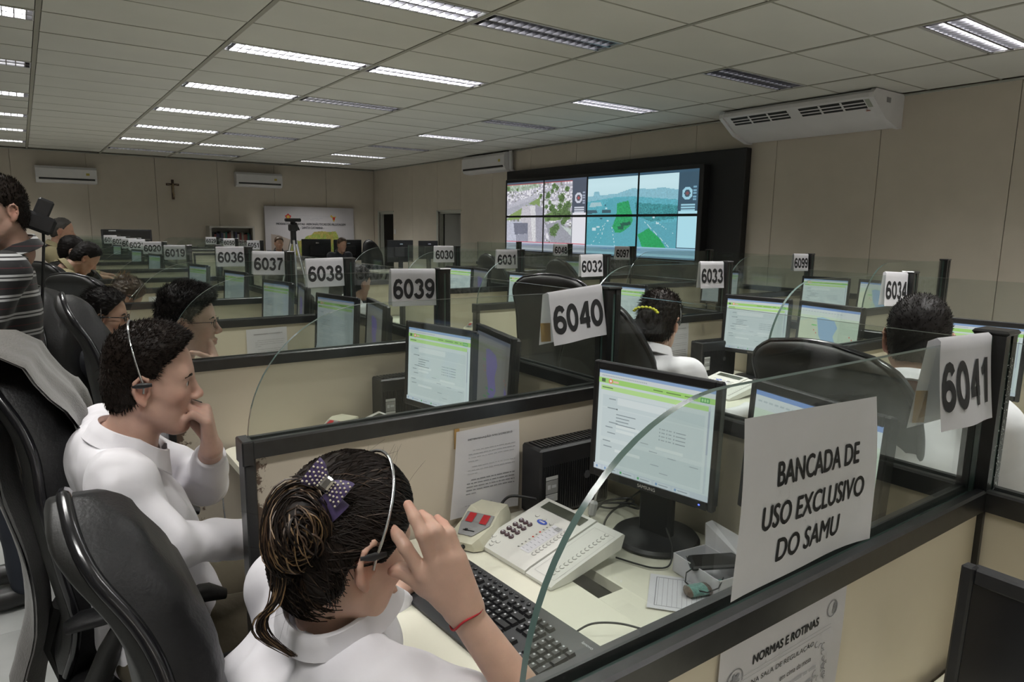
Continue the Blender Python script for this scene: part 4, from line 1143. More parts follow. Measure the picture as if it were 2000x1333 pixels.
def chair_parts(_ww):
    out = {}
    F = []; B = []
    sm_x = np.interp(_zs, _zz, _xx); sm_w = np.interp(_zs, _zz, _ww)
    for _ in range(3):
        sm_x[1:-1] = (sm_x[:-2] + sm_x[1:-1] * 2 + sm_x[2:]) / 4; sm_w[1:-2] = (sm_w[:-3] + sm_w[1:-2] * 2 + sm_w[2:-1]) / 4
    for i, z in enumerate(_zs):
        xc, w = sm_x[i], sm_w[i]; rf = []; rb = []
        edge = min(1, max(0.0, 1.281 - z) / .05) ** .5 * min(1, (z - .485) / .05) ** .5
        for t in np.linspace(-1, 1, 25):
            e = max(0.0, 1 - abs(t) ** 6) ** .42
            groove = .007 * math.exp(-((z - 1.10 - .02 * (1 - t * t)) / .008) ** 2) + .004 * math.exp(-((z - 1.085 - .02 * (1 - t * t)) / .005) ** 2)
            side = .006 * math.exp(-((abs(t) - .80) / .04) ** 2)
            wr = .0022 * math.sin(z * 140 + 6 * t) * math.exp(-((z - 1.0) / .07) ** 2) * (abs(t) > .55)
            rf.append((xc + .004 + (.075 * e - side - wr) * edge - groove * e, w * t, z))
            rb.append((xc - .010 - .030 * e * edge, w * t, z))
        F.append(rf); B.append(rb)
    F.append([(sm_x[-1] - .004, p_[1] * .2, _zs[-1] + .004) for p_ in F[-1]]); B.append([(sm_x[-1] - .004, p_[1] * .2, _zs[-1] + .004) for p_ in B[-1]])
    out['back_cushion'] = MB().grid(F).mesh('back_cushion', M_leather, 60)
    B = [row[::-1] for row in B]
    out['back_shell'] = MB().grid(B).mesh('back_shell', M_shell, 60)
    rim = [(sm_x[i] - .004, sm_w[i], _zs[i]) for i in range(len(_zs))] + [(sm_x[-1] - .004, sm_w[-1] * q, _zs[-1] + .003 * (1 - q * q)) for q in (.5, 0, -.5)] + [(sm_x[i] - .004, -sm_w[i], _zs[i]) for i in range(len(_zs) - 1, -1, -1)]
    out['rim'] = MB().tube(rim, .0105, 10, flat=1.1, up=(1, 0, 0)).mesh('rim', M_rim, 60)
    G = []
    for u in np.linspace(0, 1, 13):
        for_row = []
        x = -.02 + .50 * u
        for t in np.linspace(-1, 1, 17):
            e = (max(0, 1 - abs(t) ** 6) * max(0.0, 1 - abs(2 * u - 1) ** 8)) ** .5
            for_row.append((x, .245 * t, .445 + .07 * e - .02 * max(0, u - .8) * 5))
        G.append(for_row)
    Gb = [[(p[0], p[1], .445 - .045 * ((p[2] - .445) / .07 if p[2] > .445 else 0)) for p in row][::-1] for row in G]
    out['seat'] = MB().grid(G).grid(Gb).mesh('seat', M_leather, 60)
    for s, nm in ((1, 'armrest_left'), (-1, 'armrest_right')):
        y = s * .275
        mb = MB().tube([(.30, y - s * .03, .43), (.31, y, .50), (.27, y + s * .006, .62), (.22, y, .665)], [.020, .024, .022, .02], 10, flat=1.6)
        mb.tube([(.04, y - s * .03, .43), (.06, y, .50), (.10, y + s * .006, .60), (.14, y, .665)], [.020, .022, .02, .018], 10, flat=1.6)
        mb.box(.02, .32, y - s * .03 if s > 0 else y - .035, y + .035 if s > 0 else y - s * .03, .415, .435) if False else None
        out[nm] = mb.mesh('armrest', M_shell, 50)
        out[nm + '_pad'] = MB().tube([(.02, y, .672), (.05, y, .682), (.20, y, .688), (.31, y + s * .004, .682), (.345, y + s * .004, .668)], [.022, .034, .036, .034, .020], 14, flat=.52, up=(0, 1, 0)).mesh('arm_pad', M_leather, 60)
    out['column'] = MB().tube([(.20, 0, .07), (.20, 0, .25)], .028, 14).tube([(.20, 0, .25), (.20, 0, .41)], .016, 12).box(.10, .30, -.09, .09, .395, .42).mesh('column', M_rim)
    out['back_bar'] = MB().tube([(.15, 0, .41), (-.02, 0, .42), (-.035, 0, .50), (-.005, 0, .60)], .022, 8, flat=2).mesh('back_bar', M_shell)
    out['base_leg'] = MB().tube([(0, 0, .095), (.15, 0, .085), (.29, 0, .068)], [.03, .024, .016], 8).mesh('base_leg', M_shell)
    out['caster'] = MB().lathe([(.028, -.02), (.028, .02)], 16, (0, 0, .0285), 'y').box(-.008, .008, -.01, .01, .045, .07).mesh('caster', M_rim)
    return out


CP_NARROW = chair_parts(_ww); CP_BROAD = chair_parts(_wb)


def chair(lab, x, y, yaw, sc_=1.0, broad=False):
    """origin under the backrest, facing +x at yaw 0"""
    t = thing('office_chair', lab, 'chair', (x, y, 0), yaw, 'black high-back office chairs'); t.scale = (1, 1, sc_)
    CP = CP_BROAD if broad else CP_NARROW
    c = inst('back_cushion', CP['back_cushion'], t); s = inst('back_shell', CP['back_shell'], t); inst('rim', CP['rim'], s)
    inst('seat', CP['seat'], t); inst('back_bar', CP['back_bar'], t)
    for nm in ('armrest_left', 'armrest_right'):
        a = inst('armrest', CP[nm], t); inst('arm_pad', CP[nm + '_pad'], a)
    inst('column', CP['column'], t)
    for k in range(5):
        l = inst('base_leg', CP['base_leg'], t, (.20, 0, 0), (0, 0, k * 1.2566 + .3)); inst('caster', CP['caster'], l, (.29, 0, 0))
    return t


ch1 = chair('black leather chair with pale scuff marks at the bottom left', .118, 1.15, r(0), .893)
for i, (dy, dz) in enumerate(((-.03, 0.0), (-.028, -.018), (-.024, -.040), (-.02, -.058))):
    mb = MB(); mb.tube([(-.041, -.045 + dy + .009 * math.cos(a), .90 + dz + .007 * math.sin(a)) for a in np.linspace(0, 6.28, 12)], .0012, 5)
    mb.build('scuff_mark', mat('pale_scuff', (.30, .30, .30), .7), ch1)
chair('black leather chair under the grey jacket, left edge', .010, 1.95, r(-5), .985)
chair('black chair of the young man with chin in hand, hidden behind heads', .20, 2.98, 0)
chair('glossy black chair behind the woman in the navy jacket', .13, 3.82, r(-22), .97)
chair('grey sheened black chair behind the woman with the blond topknot', .30, 5.15, r(34), .955, True)
chair('broad black chair back below the man with the phone headset', .36, 6.9, r(40), .95, True)
chair('black chair beside the cameraman, behind the striped shirt', .16, 6.3, r(30), .97, True)
chair('black chair at the far desk beyond sign 6020', .35, 10.1, r(15))
# second row
chair('tall black chair seen through the glass left of sign 6040', 2.30, 2.80, r(20), 1.02, True)
chair('black chair right behind sign 6040, of the woman with the yellow hair clip', 1.92, 2.02, r(15))
chair('broad black chair back left of the cropped head', 1.90, 1.03, r(-6), .965, True)
chair('black chair behind the glass between signs 6031 and 6032', 3.95, 4.75, r(12))
chair('black chair below sign 6097 in the third row', 3.95, 5.9, r(12))
chair('black chair right of post 6038, second row', 2.05, 5.15, r(10))

# ------------------------------------------------------------------ video wall
def noise2(x, y, s=0):
    return (np.sin(x * 12.9898 + y * 78.233 + s) * 43758.5453) % 1.0


def inpoly(U, V, P):
    P = np.array(P); ins = np.zeros(U.shape, bool); n = len(P); j = n - 1
    for i in range(n):
        xi, yi = P[i]; xj, yj = P[j]
        c = ((yi > V) != (yj > V)) & (U < (xj - xi) * (V - yi) / (yj - yi + 1e-12) + xi); ins ^= c; j = i
    return ins


def ui_panel(U, V, A, tint):
    def put(mk, c): A[mk] = np.array(c) * tint
    put((U > .845) & (V > .02), (.10, .12, .16)); put((U > .85) & (V > .47) & (V < .86), (.92, .92, .95))
    rr = np.hypot((U - .915) / 1.0, (V - .27) * .56); put((rr < .042), (.75, .78, .85)); put(rr < .024, (.12, .12, .15)); put(rr < .012, (.5, .12, .12))
    for k in range(5): put((U > .96) & (U < .99) & (np.abs(V - .2 - k * .035) < .010), (.45, .5, .6))
    for k in range(3): put((U > .87) & (U < .98) & (np.abs(V - .40 - k * .03) < .010), (.7, .74, .8))
    put(V < .035, (.10, .13, .18)); put(V > .865, (.50, .52, .62)); put((V > .865) & (V < .88), (.72, .73, .82))
    put((V > .95) & (V < .985), (.74, .76, .85)); put(V >= .985, (.25, .27, .35))
    for k in range(14): put((np.abs(U - .16 - k * .028) < .010) & (np.abs(V - .905) < .010), (.35, .37, .75))


def pic_left(U, V):
    n1 = noise2(np.floor(U * 60), np.floor(V * 45)); n2 = noise2(np.floor(U * 110), np.floor(V * 80), 2)
    A = np.zeros(U.shape + (3,)); A[:] = (.58, .57, .66); A *= (.75 + .45 * n1)[..., None]
    A[(n1 > .72)] = (.95, .94, 1.0); A[(n1 < .12)] = (.28, .30, .26)
    mk = inpoly(U, V, [(0, .04), (.45, .04), (.45, .09), (.2, .14), (0, .12)]); A[mk] = A[mk] * .5 + np.array((.15, .25, .12))
    def put(P, c, sp=.25):
        m_ = inpoly(U, V, P); A[m_] = np.array(c) * (1 - sp / 2 + sp * n2[m_])[:, None]
    put([(0, .34), (.40, .19), (.46, .22), (.0, .44)], (.60, .60, .68)); put([(0, .40), (.42, .25), (.46, .30), (.30, .37), (.0, .50)], (.50, .51, .58))
    put([(0, .52), (.28, .35), (.32, .37), (.22, .52), (.0, .545)], (.30, .42, .16)); put([(.30, .33), (.46, .24), (.46, .37)], (.28, .40, .16))
    put([(.22, .36), (.40, .36), (.43, .56), (.42, .86), (.30, .86), (.20, .55)], (.66, .64, .70)); put([(.33, .36), (.41, .36), (.41, .86), (.37, .86)], (.82, .82, .85))
    put([(.40, .33), (.5, .40), (.52, .86), (.42, .86)], (.42, .42, .50)); put([(0, .56), (.22, .56), (.24, .86), (0, .86)], (.62, .64, .76)); put([(.10, .58), (.30, .58), (.30, .74), (.12, .76)], (.22, .23, .30)); put([(.14, .76), (.31, .74), (.31, .86), (.14, .86)], (.38, .39, .48))
    put([(.5, .30), (.84, .30), (.84, .34), (.5, .36)], (.80, .80, .85)); put([(.52, .60), (.70, .55), (.84, .70), (.84, .86), (.60, .86)], (.40, .41, .47)); put([(.72, .62), (.84, .66), (.84, .76)], (.62, .70, .68))
    put([(.5, .50), (.66, .42), (.70, .54), (.52, .56)], (.20, .32, .12))
    for (cx, cy, q) in ((.55, .22, .05), (.60, .40, .055), (.64, .46, .05), (.72, .26, .06), (.76, .42, .07), (.80, .36, .05), (.70, .47, .06), (.62, .09, .04), (.62, .70, .07), (.66, .64, .05), (.02, .09, .03), (.15, .11, .02), (.76, .52, .05), (.47, .22, .03), (.66, .12, .03), (.53, .38, .03), (.57, .32, .03), (.70, .38, .045), (.80, .48, .05), (.74, .57, .04), (.56, .52, .035), (.60, .16, .03), (.78, .14, .04)):
        m_ = np.hypot((U - cx), (V - cy) * .62) < q * .68 * (.75 + .5 * n2); A[m_] = np.array((.12, .20, .08)) * (.5 + 1.1 * n2[m_])[:, None]
    ui_panel(U, V, A, np.array((1, 1, 1.04))); A[(V > .03) & (V < .042) & (U < .84)] = (.5, .06, .06); A[(V > .855) & (V < .866)] = (.7, .1, .15)
    return A


def pic_right(U, V):
    n1 = noise2(np.floor(U * 90), np.floor(V * 60), 5); n2 = noise2(np.floor(U * 130), np.floor(V * 90), 7)
    A = np.zeros(U.shape + (3,)); A[:] = np.array((.60, .86, .93)); g = np.clip(V / .3, 0, 1); A += (.10 * (1 - np.abs(g - .4)))[..., None]
    def put(P, c, sp=.12):
        m_ = inpoly(U, V, P); A[m_] = np.array(c) * (1 - sp / 2 + sp * n2[m_])[:, None]
    put([(0, .26), (.06, .26), (.07, .20), (.12, .20), (.13, .25), (.3, .24), (.45, .18), (.6, .20), (.72, .19), (.86, .23), (.86, .4), (0, .4)], (.30, .60, .72), .2)
    put([(0, .33), (.3, .28), (.45, .28), (.86, .34), (.86, .9), (0, .9)], (.14, .50, .60), .3)
    put([(.04, .34), (.14, .34), (.16, .39), (.02, .40)], (.45, .68, .74)); put([(.24, .30), (.27, .30), (.25, .9), (.0, .9), (0, .62), (.14, .46)], (.12, .46, .56)); put([(.28, .29), (.42, .30), (.50, .42), (.62, .62), (.86, .8), (.86, .9), (.20, .9), (.24, .5)], (.13, .47, .57))
    put([(.31, .36), (.42, .33), (.47, .55), (.44, .62), (.36, .70), (.30, .70), (.27, .62), (.31, .48)], (.04, .42, .16), .5); put([(.48, .36), (.84, .40), (.84, .52), (.62, .56), (.50, .50)], (.07, .33, .36), .7)
    put([(.50, .72), (.60, .64), (.72, .78), (.76, .88), (.55, .88)], (.03, .42, .14), .3); put([(.6, .60), (.84, .56), (.84, .84), (.80, .88), (.76, .86)], (.13, .45, .55))
    for (a, b, c, d) in ((.13, .90, .20, .55), (.05, .88, .19, .58), (.30, .88, .26, .60), (.56, .56, .80, .88), (.66, .56, .84, .72)):
        for k in range(0, 12, 2 if a != .56 else 1):
            u0, v0 = a + (c - a) * k / 12, b + (d - b) * k / 12; u1, v1 = a + (c - a) * (k + .9) / 12, b + (d - b) * (k + .9) / 12
            put([(u0 - .003, v0), (u0 + .003, v0), (u1 + .002, v1), (u1 - .002, v1)], (.75, .92, .95), 0)
    for (x, y, s) in ((.08, .66, .02), (.12, .63, .018), (.15, .52, .012), (.22, .55, .012), (.19, .38, .008), (.20, .42, .008), (.68, .58, .014), (.19, .34, .006), (.64, .51, .01)):
        put([(x - s, y - s * .8), (x + s, y - s * .8), (x + s, y + s * .8), (x - s, y + s * .8)], (.65, .85, .9) if x * 100 % 2 < 1 else (.05, .16, .22), 0)
    put([(.16, .44), (.25, .44), (.25, .48), (.16, .48)], (.06, .13, .17), 0); put([(.0, .44), (.10, .44), (.11, .48), (0, .49)], (.07, .15, .2), 0); put([(.34, .58), (.45, .56), (.45, .60), (.36, .62)], (.03, .14, .10), 0); put([(.32, .62), (.38, .62), (.38, .66), (.33, .66)], (.03, .15, .10), 0)
    for x in (.645, .655): put([(x, .12), (x + .003, .12), (x + .003, .26), (x, .26)], (.4, .62, .7), 0)
    ui_panel(U, V, A, np.array((.55, .95, 1.05))); return A


M_vw = mat('video_wall_black', (0.010, 0.010, 0.011), 0.55)
M_vscreen = mat('video_screen', (1, 1, 1), 0.3, emit=0.85, attr='col')
vw = thing('video_wall', 'black video wall of eight lit traffic camera screens on the right wall', 'video wall', (XW, 8.1, 1.0))
vy0, vy1, vz0, vz1 = 5.50 - 8.1, 10.74 - 8.1, -.15, 1.585
MB().box(-.12, 0, vy0, vy1, vz0, vz1, c=.01).build('backing_frame', M_vw, vw)
sy0, sy1, sz0, sz1 = 6.08 - 8.1, 10.53 - 8.1, .130, 1.375
MB().box(-.26, -.10, sy0 - .05, sy1 + .04, sz0 - .05, sz1 + .04, c=.01).build('screen_cabinet', M_vw, vw)
cw, chh = (sy1 - sy0) / 4, (sz1 - sz0) / 2; nu, nv = 76, 50
for row in range(2):
    for col in range(4):
        a = sy1 - col * cw; z1_ = sz1 - row * chh; g = .018
        Y = np.linspace(a - g, a - cw + g, nu + 1); Zq = np.linspace(z1_ - g, z1_ - chh + g, nv + 1)
        verts = [(-.262, y_, z_) for y_ in Y for z_ in Zq]
        faces = [(i * (nv + 1) + j, (i + 1) * (nv + 1) + j, (i + 1) * (nv + 1) + j + 1, i * (nv + 1) + j + 1) for i in range(nu) for j in range(nv)]
        uu = ((col % 2) + (np.arange(nu) + .5) / nu) / 2; vv = (row + (np.arange(nv) + .5) / nv) / 2
        U_, V_ = np.meshgrid(uu, vv, indexing='ij'); A = (pic_left if col < 2 else pic_right)(U_, V_)
        inst('screen', colour_mesh('screen', verts, faces, A.reshape(-1, 3), M_vscreen), vw)

# ------------------------------------------------------------------ air conditioners
M_acw = mat('ac_white_plastic', (0.80, 0.79, 0.80), 0.4, noise=(4, .03)); M_slot = mat('ac_dark_slot', (0.02, 0.02, 0.02), 0.6); M_acg = mat('ac_grey_green_tab', (.40, .43, .36), .5)
ac = thing('ceiling_air_conditioner', 'large white ceiling-corner air conditioner right of the video wall', 'air conditioner', (XW, 4.62, CEIL_Z))
prof = [(-.01, -.012), (-.56, -.012), (-.60, -.045), (-.60, -.085), (-.34, -.255), (-.10, -.335), (-.01, -.335)]
MB().prism(prof, -.88, .88, 'y').build('body', M_acw, ac)
MB().prism([(-.005, -.008), (-.58, -.008), (-.625, -.050), (-.620, -.095), (-.35, -.275), (-.10, -.350), (-.005, -.350)], -.93, -.88, 'y').build('end_cover', M_acw, ac)
MB().prism([(-.005, -.008), (-.58, -.008), (-.625, -.050), (-.620, -.095), (-.35, -.275), (-.10, -.350), (-.005, -.350)], .88, .93, 'y').build('end_cover', M_acw, ac)
ex = np.array([.26, 0, -.17]); ex /= np.linalg.norm(ex); nn = np.array([-.17, 0, -.26]); nn /= np.linalg.norm(nn)
def acp(y_, s_, e): p = np.array([-.60, y_, -.085]) + ex * s_ + nn * e; return tuple(p)
for (a, b) in ((-.80, -.08), (.06, .80)):
    q = MB().add([acp(a, .03, .001), acp(b, .03, .001), acp(b, .16, .001), acp(a, .16, .001)], [(0, 1, 2, 3)]).build('outlet_slot', M_slot, ac, smooth=0)
    for s_ in (.072, .118):
        MB().add([acp(a, s_ - .006, .003), acp(b, s_ - .006, .003), acp(b, s_ + .006, .006), acp(a, s_ + .006, .006)], [(0, 1, 2, 3)]).build('vane', M_acw, q, smooth=0)
    for k in (1, 2):
        yk = a + (b - a) * k / 3; MB().add([acp(yk - .012, .03, .004), acp(yk + .012, .03, .004), acp(yk + .012, .16, .004), acp(yk - .012, .16, .004)], [(0, 1, 2, 3)]).build('vane_link', M_acw, q, smooth=0)
MB().add([acp(-.81, .03, .002), acp(-.86, .03, .002), acp(-.86, .15, .002), acp(-.81, .15, .002)], [(0, 1, 2, 3)]).build('control_tab', M_acg, ac, smooth=0)
MB().lathe([(.022, -.002), (.022, .002)], 14, acp(-.79, .20, .002), 'z').build('round_badge', mat('badge_red', (.4, .12, .08), .5), ac)
MB().box(-.36, -.28, -.9325, -.929, -.12, -.07).build('side_vent', M_greyplate, ac)


def split_ac(lab, x, y, z, rz, w=1.05, h=.33):
    t = thing('split_air_conditioner', lab, 'air conditioner', (x, y, z), rz, 'wall split air conditioners')   # local: back at y=0, front -y
    p = [(0, 0), (0, h), (-.17, h), (-.21, h * .85), (-.215, h * .30), (-.17, h * .06), (-.10, 0)]
    MB().prism(p, -w / 2, w / 2, 'x').build('body', M_acw, t)
    MB().box(-w / 2 + .05, w / 2 - .04, -.2195, -.195, h * .20, h * .30).build('outlet_slot', M_slot, t)
    MB().prism([(-.223, h * .15), (-.205, h * .22), (-.21, h * .225), (-.23, h * .16)], -w / 2 + .05, w / 2 - .04, 'x').build('flap', M_acw, t)
    MB().box(w / 2 - .19, w / 2 - .13, -.2165, -.212, h * .50, h * .64).build('energy_label', mat('yellow_label', (.6, .5, .12), .6), t)
    return t
split_ac('white split air conditioner at the left on the far wall', .84, YF, 2.32, 0)
split_ac('white split air conditioner above the map board', 4.65, YF, 2.41, 0)
split_ac('white split air conditioner beside the video wall', XW, 11.45, 2.60, r(-90), 1.5, .34)
pz_ = thing('conduit_pipe', 'white conduit pipe rising beside the wall air conditioner', 'pipe', (XW - .03, 10.62, 2.58)); MB().tube([(0, 0, 0), (-.06, .02, .05), (-.07, .03, .38)], .035, 10).build('pipe', M_acw, pz_)

# crucifix on the far wall
cx_ = thing('crucifix', 'dark wooden crucifix with a pale figure on the far wall', 'crucifix', (2.81, YF, 2.07))
M_dwood = mat('dark_wood', (.05, .022, .012), .5, noise=(20, .3))
MB().box(-.026, .026, -.03, 0, 0, .43, c=.004).box(-.132, .132, -.03, 0, .30, .345, c=.004).build('cross', M_dwood, cx_)
M_fig = mat('pale_figure', (.38, .28, .16), .5)
fg = MB().tube([(0, -.045, .30), (.005, -.05, .23), (-.005, -.045, .17), (.01, -.055, .11), (0, -.045, .04)], [.016, .024, .020, .018, .010], 10).tube([(0, -.045, .29), (-.06, -.04, .315), (-.112, -.038, .33)], [.010, .008, .006], 8).tube([(0, -.045, .29), (.06, -.04, .315), (.112, -.038, .33)], [.010, .008, .006], 8).lathe([(.004, 0), (.017, .008), (.019, .022), (.012, .036), (.003, .042)], 12, (.004, -.052, .305)).build('figure', M_fig, cx_, smooth=60)

# map board leaning on the far wall
bd = thing('map_board', 'grey board with the aeronautical chart mosaic leaning on the far wall', 'board', (5.87, YF - .10, .80))
bw2, bh2 = 1.12, 1.19
MB().box(-bw2, -bw2 + .06, .0, .03, -.80, 0).build('support_leg', M_greyplate, bd); MB().box(bw2 - .06, bw2, .0, .03, -.80, 0).build('support_leg', M_greyplate, bd)
MB().box(-bw2, bw2, 0, .03, 0, bh2).build('board', mat('board_grey', (.50, .48, .50), .6, noise=(2, .03)), bd)
def bp(u, v, e=.002): return (-bw2 + 2 * bw2 * u, -e, bh2 * (1 - v))
mb = MB(); bold_text(mb, 'map1', .78, .056, lambda u, v: bp(.51 + u, .345 - v), .0018); bold_text(mb, 'map2', .27, .05, lambda u, v: bp(.515 + u, .425 - v), .0018); mb.build('printed_title', M_grey_ink, bd, smooth=0)
mb = MB(); text_to(mb, 'map3', .40, .022, lambda u, v: bp(.51 + u, .185 - v)); R_ = random.Random(1)
words(mb, lambda u, v: bp(u, v), .37, .65, .22, .014, R_); words(mb, lambda u, v: bp(u, v), .42, .60, .255, .012, R_); mb.build('printed_heading', M_pale_ink, bd, smooth=0)
NU, NV = 120, 60; us = np.linspace(.06, .86, NU + 1); vs = np.linspace(.47, 1.0, NV + 1)
U_, V_ = np.meshgrid((us[:-1] + us[1:]) / 2, (vs[:-1] + vs[1:]) / 2, indexing='ij')
ins = inpoly(U_, V_, [(.06, .56), (.14, .58), (.25, .66), (.34, .68), (.36, .70), (.42, .66), (.44, .60), (.50, .57), (.53, .51), (.62, .49), (.70, .51), (.78, .49), (.80, .56), (.82, .66), (.79, .78), (.80, 1.0), (.06, 1.0)])
n_ = noise2(np.floor(U_ * 160), np.floor(V_ * 90)); cols = np.zeros(U_.shape + (3,)); cols[:] = (.36, .31, .08); cols *= (.7 + .6 * n_)[..., None]
n3 = noise2(np.floor(U_ * 30), np.floor(V_ * 16), 3); cols[n3 > .6] *= np.array((.7, 1.02, .8)); cols[U_ < .27] = np.array((.36, .30, .26)); cols[(U_ > .75)] *= np.array((.9, 1.15, 1.0))
vt = [bp(a, b, .003) for a in us for b in vs]; fc = []; kc = []
for i in range(NU):
    for j in range(NV):
        if ins[i, j]: fc.append((i * (NV + 1) + j, (i + 1) * (NV + 1) + j, (i + 1) * (NV + 1) + j + 1, i * (NV + 1) + j + 1)); kc.append(cols[i, j])
inst('printed_map', colour_mesh('printed_map', vt, fc, kc, mat('map_print', (1, 1, 1), .6, attr='col')), bd)
mb = MB(); q = [(.25 + .036 * math.cos(a) * (1 if k % 2 else .72), .21 + .072 * math.sin(a) * (1 if k % 2 else .72)) for k, a in enumerate(np.linspace(0, 6.2832, 11)[:-1] - math.pi / 2 + math.pi / 5)]; mb.add([bp(u, v, .003) for u, v in q], [tuple(range(10))]); e1 = mb.build('emblem', M_red, bd, smooth=0)
MB().add([bp(.25 + .018 * math.cos(a), .21 + .034 * math.sin(a), .005) for a in np.linspace(0, 6.2832, 13)[:-1]], [tuple(range(12))]).build('emblem_centre', mat('emblem_gold', (.55, .38, .06), .5), e1, smooth=0)
e2 = MB().add([bp(u, v, .003) for u, v in ((.735, .15), (.755, .19), (.795, .18), (.78, .22), (.775, .26), (.765, .30), (.75, .26), (.745, .22), (.72, .18))][::1], [tuple(range(9))]).build('emblem', mat('emblem_gold', (.55, .38, .06), .5), bd, smooth=0)
MB().add([bp(u, v, .005) for u, v in ((.752, .20), (.778, .20), (.775, .245), (.765, .265), (.755, .245))], [(0, 1, 2, 3, 4)]).build('emblem_shield', M_red, e2, smooth=0)

# bookcase
bc = thing('bookcase', 'pale open bookcase with books against the far wall', 'bookcase', (3.94, YF - .02, 0))
M_bc = mat('pale_grey_laminate', (.50, .48, .43), .5)
MB().box(-.49, -.45, -.36, 0, 0, 1.50).build('side_panel', M_bc, bc); MB().box(.45, .49, -.36, 0, 0, 1.50).build('side_panel', M_bc, bc)
MB().box(-.45, .45, -.36, 0, 1.46, 1.50).build('top', M_bc, bc); MB().box(-.45, .45, -.02, 0, 0, 1.46).build('back_panel', M_bc, bc)
for z_ in (.05, .42, .78, 1.09): MB().box(-.45, .45, -.35, -.02, z_, z_ + .022).build('shelf', M_bc, bc)
bcol = [(.16, .04, .04), (.04, .08, .06), (.05, .05, .10), (.22, .20, .17), (.02, .02, .02), (.03, .14, .11), (.20, .07, .05), (.30, .28, .26)]
DES = ['dark red', 'bottle green', 'navy', 'pale grey', 'black', 'teal', 'brick red', 'off-white']
x_ = -.43; k = 0
while x_ < .40:
    w = rnd.uniform(.03, .055); h = rnd.uniform(.20, .29); ci = rnd.randrange(8)
    b_ = MB().box(0, w - .003, -.22, 0, 0, h, c=.002).build('book', mat('book_%d' % ci, bcol[ci], .6), None, (bc.location[0] + x_, YF - .06, 1.112))
    tag(b_, '%s upright book on the top bookcase shelf, %s from the left' % (DES[ci], ['first', 'second', 'third', 'fourth', 'fifth', 'sixth', 'seventh', 'eighth', 'ninth', 'tenth', 'eleventh', 'twelfth', 'thirteenth', 'fourteenth', 'fifteenth', 'sixteenth', 'seventeenth', 'eighteenth', 'nineteenth', 'twentieth', 'twenty-first', 'twenty-second', 'twenty-third', 'twenty-fourth', 'twenty-fifth'][k]), 'book', 'books in the bookcase'); x_ += w; k += 1

# camera tripod in the far aisle
tp = thing('camera_tripod', 'black tripod head with silver legs before the map board', 'tripod', (3.85, 12.0, 0))
for a in (.3, 2.4, 4.5): MB().tube([(.04 * math.cos(a), .04 * math.sin(a), 1.28), (.36 * math.cos(a), .36 * math.sin(a), 0.01)], [.026, .016], 8).build('leg', M_alu, tp)
MB().tube([(0, 0, 1.22), (0, 0, 1.50)], .05, 12).box(-.07, .07, -.07, .07, 1.44, 1.56, c=.02).box(-.13, .13, -.06, .06, 1.60, 1.66, c=.015).tube([(0, 0, 1.54), (0, 0, 1.62)], .045, 10).tube([(.05, 0, 1.58), (.12, .05, 1.46)], .014, 8).build('fluid_head', M_plast, tp)

# far operator desks with dark monitors in front of the map board
for i, (lx, ly, w) in enumerate(((4.83, 12.9, 1.3), (5.85, 11.6, 1.5))):
    t = thing('desk', 'plain far desk %s' % ['below the seated man left of the map', 'below the seated man right of the map'][i], 'desk', (lx, ly, 0))
    MB().box(-w / 2, w / 2, -.35, .35, .715, .742).build('top', M_desk, t)
    for s_ in (-1, 1): MB().box(s_ * w / 2 - .02, s_ * w / 2 + .02, -.33, .33, 0, .715).build('leg', M_blk, t)
def back_monitor(lab, x, y, w, h, top):
    t = thing('monitor', lab, 'monitor', (x, y, .742), 0, 'dark far monitors seen from behind')
    z1_ = top - .742
    MB().box(-w / 2, w / 2, -.015, .02, z1_ - h, z1_, c=.006).build('back_shell', M_plast, t); MB().box(-w * .25, w * .25, -.05, -.01, z1_ - h * .75, z1_ - h * .3, c=.01).build('rear_bulge', M_plast, t)
    MB().box(-.04, .04, -.03, 0, .01, z1_ - h * .5).build('neck', M_plast, t); MB().box(-.12, .12, -.10, .08, 0, .014, c=.004).build('foot', M_plast, t); MB().box(-.03, .03, -.0525, -.05, z1_ - h * .2, z1_ - h * .15).build('badge', M_alu, t)
back_monitor('dark monitor back in front of the seated man left of the map', 4.52, 12.75, .56, .40, 1.29)
back_monitor('dark monitor back second from the tripod', 5.14, 12.75, .56, .40, 1.28)
back_monitor('dark monitor back in front of the seated man right of the map', 5.62, 11.45, .52, .40, 1.30)
back_monitor('dark monitor at the doorway end of the far desk', 6.20, 11.45, .40, .34, 1.29)
tv = thing('television', 'dark television with silver feet lights at the far left desks', 'television', (1.62, 14.9, 0))
MB().box(-.42, .42, -.03, .03, .95, 1.42, c=.01).build('frame', M_plast, tv); MB().box(-.39, .39, -.034, -.028, .98, 1.39).build('screen', M_off, tv); MB().box(-.30, -.18, -.038, -.03, 1.385, 1.40).build('label', M_paper, tv); MB().tube([(0, 0, 0), (0, 0, .95)], .03, 8).box(-.25, .25, -.2, .2, 0, .03).build('stand', M_plast, tv)
# missing ceiling panel at the right edge shows as a dark opening; it is the open corner beyond the panels
# ------------------------------------------------------------------ people: implicit bodies turned into continuous meshes
def smin(a, b, k):
    h = np.maximum(k - np.abs(a - b), 0) / k
    return np.minimum(a, b) - h * h * k * .25


def smax(a, b, k): return -smin(-a, -b, k)


def cap(p, a, b, ra, rb):
    a = np.asarray(a, float); ba = np.asarray(b, float) - a; pa = p - a
    t = np.clip(pa @ ba / (ba @ ba + 1e-12), 0, 1)
    return np.linalg.norm(pa - t[:, None] * ba, axis=1) - (ra + (rb - ra) * t)


def ell(p, c, r_, R=None):
    q = p - np.asarray(c, float)
    if R is not None: q = q @ R
    r_ = np.asarray(r_, float); k0 = np.linalg.norm(q / r_, axis=1); k1 = np.linalg.norm(q / (r_ * r_), axis=1)
    return k0 * (k0 - 1) / (k1 + 1e-9)


